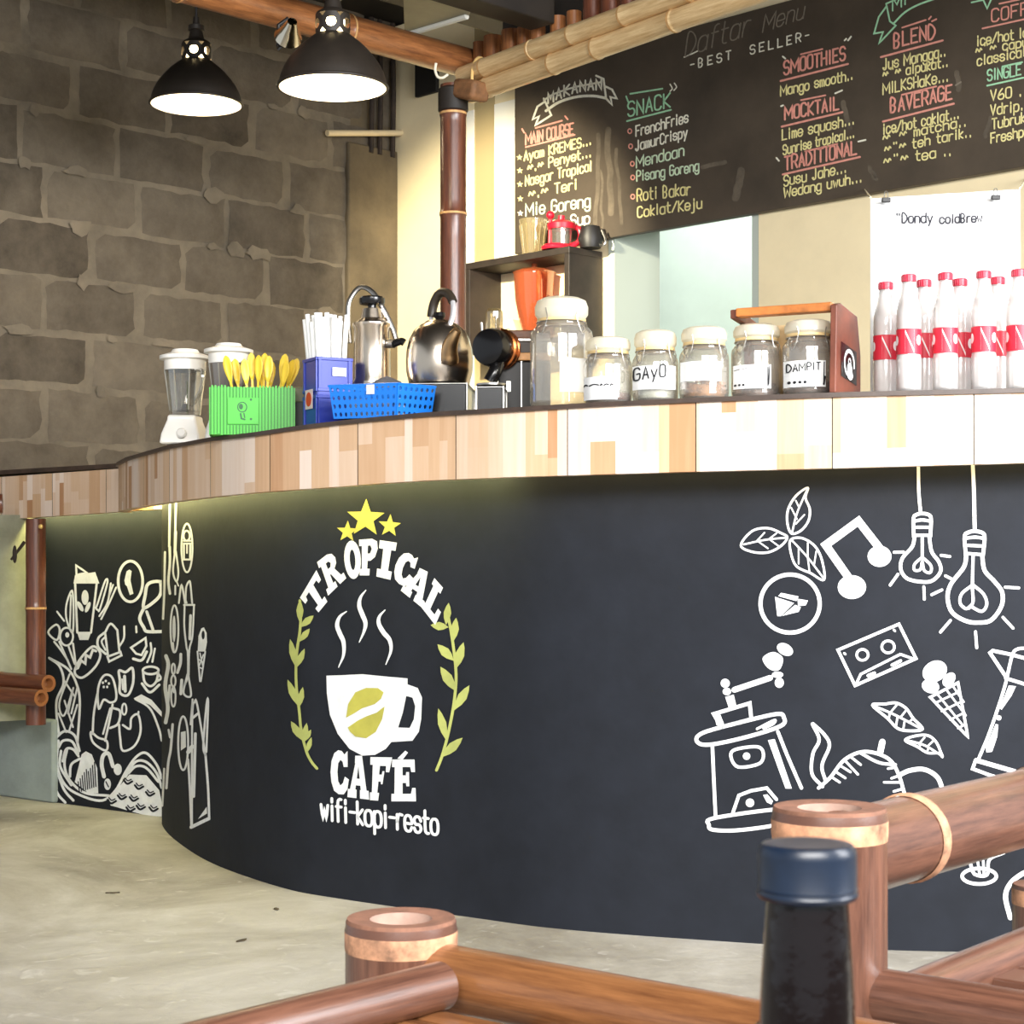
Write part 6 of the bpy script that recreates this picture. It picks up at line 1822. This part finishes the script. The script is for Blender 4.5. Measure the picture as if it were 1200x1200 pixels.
mb = MB(); mb.lathe([(0, 0), (rk * .80, 0), (rk * .90, .004), (rk * .985, Hk * .22), (rk, Hk * .38), (rk * .975, Hk * .56), (rk * .90, Hk * .72), (rk * .76, Hk * .86), (rk * .56, Hk * .95), (rk * .42, Hk * .985), (rk * .42, Hk * .99), (0, Hk)], 48); mb.build('body', m_steel, ket)
mb = MB(); mb.lathe([(0, Hk * .985), (rk * .44, Hk * .985), (rk * .38, Hk * 1.01), (rk * .15, Hk * 1.03), (0, Hk * 1.035)], 32); ld = mb.build('lid', m_steel, ket)
mb = MB(); mb.lathe([(0, Hk * 1.03), (rk * .10, Hk * 1.03), (rk * .18, Hk * 1.08), (rk * .16, Hk * 1.14), (0, Hk * 1.155)], 20); mb.build('lid_knob', m_black, ld)
def kp_(px, py, dy=0): return P(px, py, Dk2 + dy) - kb
mb = MB(); mb.tube(catmull([kp_(526, 424, -rk * .80), kp_(527, 408, -rk * .98), kp_(531, 396, -rk * 1.15), kp_(536, 387, -rk * 1.25)], 6), [11.5 * s1] * 3 + [10.5 * s1 - i * .35 * s1 for i in range(16)], 16); mb.build('spout', M('bronzed steel', (206, 168, 122), .34, 1.0), ket)
hpth = catmull([kp_(505, 392, .03), kp_(506, 368, .03), kp_(510, 352, .025), kp_(517, 343, .01), kp_(526, 345, -.01), kp_(531, 356, -.025), kp_(530, 372, -.035), kp_(524, 388, -.04)], 6)
mb = MB(); mb.tube(hpth[:7], 3 * s1, 10); mb.tube(hpth[-14:], 3.2 * s1, 10); hd = mb.build('handle_bracket', M('bright steel', (240, 238, 240), .3, .6), ket)
mb = MB(); mb.tube(hpth[5:30], [5.4 * s1] * 25, 12); mb.build('handle_grip', M('brown black grip', (52, 44, 34), .4), ket)

# ---- coffee grinder and espresso machine
gpn = stand(600, .30); Dg = gpn.y; s1 = S(1, Dg)
esp = thing('espresso_machine', 'black espresso machine with a brown top and copper ringed round head, behind the large jar', 'coffee machine', gpn)
def ep(px, py, dy=0): return P(px, py, Dg + dy) - gpn
def ebox(name, x0, x1, y0, y1, d0, d1, mat, bev=.004):
    a_, b_ = ep(x0, y1), ep(x1, y0)
    mb = MB(); mb.box(((a_.x + b_.x) / 2, (d0 + d1) / 2, (a_.z + b_.z) / 2), (b_.x - a_.x, d1 - d0, b_.z - a_.z)); return mb.build(name, mat, esp, smooth=False, bevel=bev)
zbot_ = HZ - (gpn.z - CH) * F / Dg
bdy = ebox('machine_body', 584, 645, 424, zbot_, -.02, .20, m_blackm)
mb = MB(); mb.box((ep(611, 450).x, -.0215, ep(611, 450).z), (.0025, .002, S(70, Dg))); mb.build('panel_seam', m_steelb, bdy)
mb = MB(); mb.box((ep(596, 454).x, -.0215, ep(596, 454).z), (S(5, Dg), .002, S(12, Dg))); mb.build('switch_plate', m_steelb, bdy)
ebox('wooden_panel', 592, 645, 415, 424, -.03, .2, M('tan panel wood', (190, 138, 84), .5, var=.15, vscale=20), .002)
ebox('dark_drawer', 590, 645, 401, 415, -.02, .2, M('dark drawer', (52, 40, 30), .5), .002)
ebox('steel_strip', 592, 645, 398, 401, -.024, .2, m_steelb, .001)
ebox('brown_top', 586, 645, 388, 398, -.02, .2, M('brown top', (96, 60, 38), .5, var=.2, vscale=20), .003)
Xh = Matrix.Translation(ep(580, 408, -.05)) @ Matrix.Rotation(R(-30), 4, 'Z') @ Matrix.Rotation(R(90), 4, 'X')
rh = 22 * s1
mb = MB(); mb.lathe([(0, -.02), (rh * .9, -.02), (rh, -.012), (rh, .022), (rh * .92, .034), (rh * .5, .04), (0, .041)], 36, Xh); hdm = mb.build('round_head', m_black, esp)
mb = MB(); mb.lathe([(rh * 1.0, -.028), (rh * 1.10, -.026), (rh * 1.10, -.014), (rh * 1.0, -.012)], 36, Xh); mb.lathe([(rh * .98, -.040), (rh * 1.06, -.038), (rh * 1.06, -.032), (rh * .98, -.030)], 36, Xh); mb.build('copper_ring', M('copper', (214, 128, 72), .25, 1), hdm)
mb = MB(); mb.tube(catmull([ep(584, 424, -.06), ep(580, 436, -.07), ep(574, 447, -.07)], 6), 8 * s1, 14); mb.build('dispensing_spout', m_black, esp)
mb = MB(); mb.tube([ep(566, 400, -.03), ep(564, 378, -.03)], 1.6 * s1, 8); mb.build('lever', m_steelb, esp)
mb = MB(); a_ = ep(579, 388, -.03); mb.lathe([(0, 0), (10 * s1, 0), (10.5 * s1, .006), (10 * s1, 22 * s1), (7 * s1, 26 * s1), (0, 27 * s1)], 24, Matrix.Translation(a_)); mb.build('clear_hopper', glass('hopper', (220, 206, 170), .15, .25, (200, 180, 130)), esp)
# small tray behind the spoons
tp = stand(352, .30); s1 = S(1, tp.y)
o_ = thing('olive_tray_box', 'small olive box on black feet behind the green basket', 'box', tp)
mb = MB(); mb.box((0, 0, zat(464, tp.y) - tp.z), (S(44, tp.y), .08, S(18, tp.y))); mb.build('olive_case', M('olive plastic', (112, 110, 80), .5), o_, smooth=False, bevel=.003)
mb = MB(); hz_ = zat(473, tp.y) - tp.z; mb.box((0, 0, hz_ / 2), (S(42, tp.y), .078, hz_)); mb.build('black_foot', m_blackm, o_, smooth=False)

# ------------------------------------------------------------------ left: low wall, post and rails
mb = MB(); zl = CH + (HZ - 841) / F * 6.05
Lb = sz(62, 940, .02); Lb2 = Lb + sd * 1.6
mb.hexa([Lb, Lb - sn * .45, Lb2 - sn * .45, Lb2], [p + Vector((0, 0, zl)) for p in (Lb, Lb - sn * .45, Lb2 - sn * .45, Lb2)])
struct(mb.build('trim_2', m_ledge, bevel=.01), 'low grey painted concrete ledge at the left end of the counter', 'ledge')
mb = MB(); c0 = P(2, 700, 6.02)
mb.lathe([(.108, zl), (.112, .5), (.105, .75), (.108, .96)], 28, Matrix.Translation((c0.x, c0.y, 0)))
struct(mb.build('column', m_plaster), 'rough greenish grey plastered column at the left edge under the counter', 'column')
mb = MB(); a_ = P(13, 656, 5.84); mb.tube([a_, P(29, 635, 5.86)], [.004, .006], 8); mb.ball(tuple(a_ + Vector((.012, 0, .018))), (.008, .006, .03), 10, X=None)
tag(mb.build('iron_hook', m_iron), 'small dark iron hook on the plastered column beside the bamboo post', 'hook')
Dr = 5.78
pp = P(42, 607, Dr)
rr = S(23, Dr) / 2
mb = MB(); bamboo(mb, (pp.x, pp.y, zl + .001), (pp.x, pp.y, pp.z - .003), rr, [CH + (HZ - 713) / F * Dr - zl], 0, 1, 2)
tag(mb.build('bamboo_post', [m_bamd, m_ring, m_cut], None, (pp.x, pp.y, zl)), 'short dark bamboo post under the wood edge at the far left of the bar', 'post')
mb = MB(); a_ = P(46, 617, Dr - .05); mb.lathe([(0, 0), (.008, 0), (.006, .004), (0, .005)], 12, Matrix.Translation((a_.x, pp.y - rr - .001, a_.z)) @ Matrix.Rotation(R(90), 4, 'X')); tag(mb.build('nail_head', M('brass', (230, 190, 110), .3, .8)), 'bright nail head near the top of the short bamboo post', 'nail')
for (y, d_, wpx, lab) in ((801, 5.70, 20, 'upper of two short bamboo rails above the concrete ledge'), (818, 5.66, 20, 'lower of two short bamboo rails above the concrete ledge')):
    e_ = P(57 - (y - 801) * .5, y, d_); s_ = e_ + sd * 1.2
    culm('bamboo_rail', (s_.x, s_.y, e_.z), e_, S(wpx, d_) / 2, [.95], [m_bamd, m_ring, m_bam], lab, 'rail', 'short bamboo rails above the ledge', seg=18)
e_ = P(3, 590, 5.55); s_ = e_ + Vector((-.9, -.2, -.02))
culm('bamboo_rail', s_, e_, S(23, 5.55) / 2, [], [m_bamd, m_ringd, m_bamd], 'dark bamboo rail end in front of the wood edge at the left', 'rail')

# ------------------------------------------------------------------ foreground: bamboo table, bamboo chair, bottle
r1 = Vector((.776, -.631, 0)); r2 = Vector((-.657, -.754, 0))
m_bf = bamboo_mat('varnished bamboo', (66, 40, 31), (124, 84, 66), .3, .5)
m_bf2 = bamboo_mat('varnished orange bamboo', (88, 52, 30), (152, 102, 62), .3, .5)
m_peel = M('peeled bamboo ring', (176, 130, 100), .75, var=.34, vscale=42)
m_cutf = M('bamboo end grain', (124, 86, 68), .8, var=.16, vscale=60)
m_pith = M('pale pith', (160, 132, 118), .9, var=.1, vscale=40)
def fpost(parent, name, x, y, ztop_, r, base, peel=(.010, .026)):
    mb = MB()
    mb.tube([(x, y, 0), (x, y, .2), (x, y, ztop_ - peel[1] - .004), (x, y, ztop_ - peel[1])], [r, r, r, r], 36, 0, caps=False)
    prof = [(r, ztop_ - peel[1], 1), (r * 1.012, ztop_ - peel[1] + .004, 1), (r * 1.014, ztop_ - peel[0], 0), (r * .995, ztop_ - peel[0] + .003, 0), (r * .99, ztop_ - .003, 2), (r * .965, ztop_, 2), (r * .56, ztop_ - .001, 3), (r * .50, ztop_ - .012, 3), (0, ztop_ - .014)]
    mb.lathe(prof, 36, Matrix.Translation((x, y, 0)))
    o = mb.build(name, [m_bf, m_peel, m_cutf, m_pith], parent, base); o.location = (0, 0, 0); return o
def frail(parent, name, p0, p1, r, nodes, mat, base, **kw):
    mb = MB(); bamboo(mb, p0, p1, r, nodes, 0, 1, 2, seg=28, **kw)
    o = mb.build(name, [mat, m_peel, m_cutf], parent, base); o.location = (0, 0, 0); return o
A = P(470, 1075, 1.45)
tb = Vector((A.x, A.y, 0)); Lx, Ly = .80, .62
table = thing('bamboo_table', 'low varnished bamboo table with slatted top in the foreground', 'table', tb)
ctrs = [A + r1 * a_ + r2 * b_ for a_, b_ in ((0, 0), (Lx, 0), (0, Ly), (Lx, Ly))]
for i, c_ in enumerate(ctrs): fpost(table, 'corner_post', c_.x, c_.y, A.z if i == 0 else A.z - .03, S(131, 1.45) / 2, tb)
Q1 = P(531, 1147, 1.42); Q2 = P(517, 1155, 1.38)
frail(table, 'frame_rail', Q1 - r1 * .03, Q1 + r1 * (Lx - .06), .026, [.62], m_bf2, tb)
frail(table, 'frame_rail', Q2, Q2 + r2 * (Ly - .05), .0185, [.33], m_bf, tb)
frail(table, 'frame_rail', Q1 + r2 * Ly - r1 * .03, Q1 + r2 * Ly + r1 * (Lx - .06), .024, [.28], m_bf2, tb)
frail(table, 'frame_rail', Q2 + r1 * (Lx - .03) , Q2 + r1 * (Lx - .03) + r2 * (Ly - .05), .0185, [.33], m_bf, tb)
zs_ = CH - (1181 - HZ) / F * 1.385
ns_ = 17
for i in range(ns_):
    b_ = .035 + (Ly - .06) * i / ns_
    p0 = A + r2 * b_ + r1 * .045; p1 = A + r2 * b_ + r1 * (Lx - .05)
    wv = r2 * ((Ly - .06) / ns_ - .0025)
    zz = Vector((0, 0, zs_ - A.z)); dz = Vector((0, 0, .008))
    mb = MB()
    npt = 12; rnd2 = random.Random(i)
    uo = rnd2.random() * 7
    vs, fs, uvs = [], [], []
    for k in range(npt + 1):
        c_ = p0 + (p1 - p0) * k / npt + zz
        for v in (0, .25, .5, .75, 1): vs.append(c_ + wv * v + Vector((0, 0, .002 * (1 - (2 * v - 1) ** 2))))
        vs.append(c_ + wv - dz); vs.append(c_ - dz)
    for k in range(npt):
        for v in range(7):
            v2 = (v + 1) % 7
            fs.append((k * 7 + v, k * 7 + v2, (k + 1) * 7 + v2, (k + 1) * 7 + v)); u0, u1 = uo + v * .03, uo + (v + 1) * .03
            uvs.append([(u0, k * .06), (u1, k * .06), (u1, k * .06 + .06), (u0, k * .06 + .06)])
    mb.add(vs, fs, 0, uvs)
    o = mb.build('top_slat', m_bf2, table, tb); o.location = (0, 0, 0)
# bearers under the slats
for a_ in (.15, .62):
    frail(table, 'bearer', A + r1 * a_ + r2 * .01 + Vector((0, 0, zs_ - A.z - .026)), A + r1 * a_ + r2 * (Ly - .01) + Vector((0, 0, zs_ - A.z - .026)), .016, [], m_bf, tb)

Bp = P(972, 945, 1.43)
cb = Vector((Bp.x, Bp.y, 0))
chair = thing('bamboo_armchair', 'varnished bamboo armchair with a thick round arm, right foreground', 'armchair', cb)
r3 = Vector((.629, .777, 0)); r4 = Vector((.776, -.631, 0))
rb2 = S(134, 1.43) / 2
fpost(chair, 'front_post', Bp.x, Bp.y, Bp.z, rb2, cb)
q3 = P(1041, 988, 1.51)
a3 = frail(chair, 'arm_rail', q3 - r3 * .085, q3 + r3 * .60, .0362, [.40], m_bf, cb)
# pale lashing ring round the arm where it meets the post
X3 = r3.to_track_quat('Z', 'Y').to_matrix().to_4x4()
mb = MB(); pr = P(1067, 988, 1.49)
pr = q3 + r3 * .036
ringp = [(.0345 * math.cos(t_), .0345 * math.sin(t_)) for t_ in (0,)]
mb.lathe([(.0368, -.007), (.0384, -.005), (.0388, 0), (.0384, .005), (.0368, .007)], 36, Matrix.Translation(pr) @ X3)
o = mb.build('peeled_ring', m_peel, a3, cb); o.location = (0, 0, 0)
e3 = q3 + r3 * .60
fpost(chair, 'back_post', e3.x, e3.y, Bp.z + .25, .042, cb)
q4 = P(1030, 1168, 1.41)
frail(chair, 'seat_rail', q4 - r4 * .03, q4 + r4 * .50, .0225, [.3], m_bf, cb)
q5 = P(1100, 1157, 1.47)
frail(chair, 'seat_rail', q5 - r3 * .06, q5 + r3 * .50, .0205, [.33], m_bf, cb)
e4 = q4 + r4 * .50
fpost(chair, 'front_post', e4.x, e4.y, Bp.z, .042, cb)
e4b = e4 + r3 * .62
fpost(chair, 'back_post', e4b.x, e4b.y, Bp.z + .25, .042, cb)
frail(chair, 'arm_rail', Vector((e4.x, e4.y, q3.z)) + r3 * .03, Vector((e4b.x, e4b.y, q3.z)), .0345, [.4], m_bf, cb)
frail(chair, 'seat_rail', Vector((e3.x, e3.y, q5.z)) + r4 * .02, Vector((e4b.x, e4b.y, q5.z)), .0225, [], m_bf, cb)
zs2 = q5.z + .004
for i in range(9):
    o0 = q5 + r3 * (.06 + .052 * i); o0.z = zs2 - .004
    mb = MB(); p1_ = o0 + r4 * .44
    wv = r3 * .046
    mb.hexa([o0 + Vector((0, 0, -.008)), p1_ + Vector((0, 0, -.008)), p1_ + wv + Vector((0, 0, -.008)), o0 + wv + Vector((0, 0, -.008))], [o0, p1_, p1_ + wv, o0 + wv])
    o = mb.build('seat_slat', m_bf, chair, cb, bevel=.002); o.location = (0, 0, 0)
lp_ = P(1222, 1036, 1.80)
fpost(chair, 'rear_support', lp_.x, lp_.y, lp_.z, S(70, 1.8) / 2, cb, (.004, .02))

# dark bottle on the table
m_bot = bpy.data.materials.new('dark brown glass'); m_bot.use_nodes = True
b_ = m_bot.node_tree.nodes['Principled BSDF']; b_.inputs['Base Color'].default_value = lin((16, 6, 6)); b_.inputs['Roughness'].default_value = .12; b_.inputs['Coat Weight'].default_value = .25; b_.inputs['Transmission Weight'].default_value = .25; b_.inputs['IOR'].default_value = 1.5
nt_ = m_bot.node_tree; tc_ = nt_.nodes.new('ShaderNodeTexCoord'); nz_ = nt_.nodes.new('ShaderNodeTexNoise'); nz_.inputs['Scale'].default_value = 130; nz_.inputs['Detail'].default_value = 3
nt_.links.new(tc_.outputs['Object'], nz_.inputs['Vector']); bp_ = nt_.nodes.new('ShaderNodeBump'); bp_.inputs['Strength'].default_value = .12; bp_.inputs['Distance'].default_value = .002
nt_.links.new(nz_.outputs['Fac'], bp_.inputs['Height']); nt_.links.new(bp_.outputs['Normal'], b_.inputs['Normal']); nt_.links.new(bp_.outputs['Normal'], b_.inputs['Coat Normal'])
m_cap = M('navy black cap', (20, 32, 50), .34, var=.12, vscale=60)
DB = .62
ct = P(946, 988, DB)
zt_b = zs_ + .0028
bo_ = Vector((ct.x, ct.y, zt_b))
bot = thing('dark_bottle', 'dark brown glass bottle with a navy screw cap on the bamboo table', 'bottle', bo_)
zc1 = ct.z - zt_b
s1 = S(1, DB)
rc_ = 58.5 * s1
hcap = (1052 - 988) * s1
zn = zc1 - hcap
mb = MB()
mb.lathe([(0, .004), (.030, .0), (.034, .004), (.0345, .010), (.0345, zn - .085), (.0335, zn - .06), (56 * s1, zn - (1200 - 1052) * s1), (53.5 * s1, zn - 90 * s1), (50 * s1, zn - 35 * s1), (48 * s1, zn - .001), (48 * s1, zn + .004), (44 * s1, zn + .004), (44 * s1, zn - .01), (0, zn - .012)], 48)
mb.build('glass_body', m_bot, bot)
mb = MB()
mb.lathe([(rc_ * .86, zn - .0005), (rc_ * .96, zn), (rc_, zn + 3 * s1), (rc_ * 1.012, zn + 6 * s1), (rc_ * .985, zn + 9 * s1), (rc_ * .985, zn + hcap * .78), (rc_ * .97, zn + hcap * .90), (rc_ * .90, zn + hcap * .985), (rc_ * .84, zn + hcap), (rc_ * .6, zn + hcap * .99), (0, zn + hcap * .985)], 64)
cp = mb.build('screw_cap', m_cap, bot)
mb = MB()
mb.lathe([(rc_ * .985, zn + hcap * .17), (rc_ * 1.005, zn + hcap * .19), (rc_ * .985, zn + hcap * .21)], 64)
mb.build('cap_ring', m_cap, cp)

# dry leaf bits on the floor
m_leafd = M('dry leaf', (84, 72, 54), .9, var=.2, vscale=80)
for i, (px, py, ln, lab) in enumerate(((132, 1047, .034, 'small dark dry leaf on the floor, farthest left of three'), (283, 1103, .034, 'small dark dry leaf on the floor nearest the foreground table'), (324, 1066, .026, 'small dark dry leaf on the floor nearest the curved counter'))):
    D = CH * F / (py - HZ)
    mb = MB(); top_, bot_ = [], []
    for k in range(9):
        u = k / 8; hw_ = ln * .22 * math.sin(PI * u) + .0006
        top_.append((ln * (u - .5), hw_, .0015 + .004 * abs(u - .5) ** 1.5)); bot_.append((ln * (u - .5), -hw_, .0015 + .004 * abs(u - .5) ** 1.5))
    mid_ = [(a_[0], 0, .0008) for a_ in top_]
    mb.add(top_ + mid_ + bot_, [(k, k + 1, 9 + k + 1, 9 + k) for k in range(8)] + [(9 + k, 9 + k + 1, 18 + k + 1, 18 + k) for k in range(8)])
    o = mb.build('dry_leaf', m_leafd); o.location = ((px - CX) / F * D, D, .0005); o.rotation_euler = (0, 0, R(10 + 50 * i))
    sd_ = o.modifiers.new('solid', 'SOLIDIFY'); sd_.thickness = .0006; sd_.offset = 1
    tag(o, lab, 'leaf', 'dry leaves on the floor')
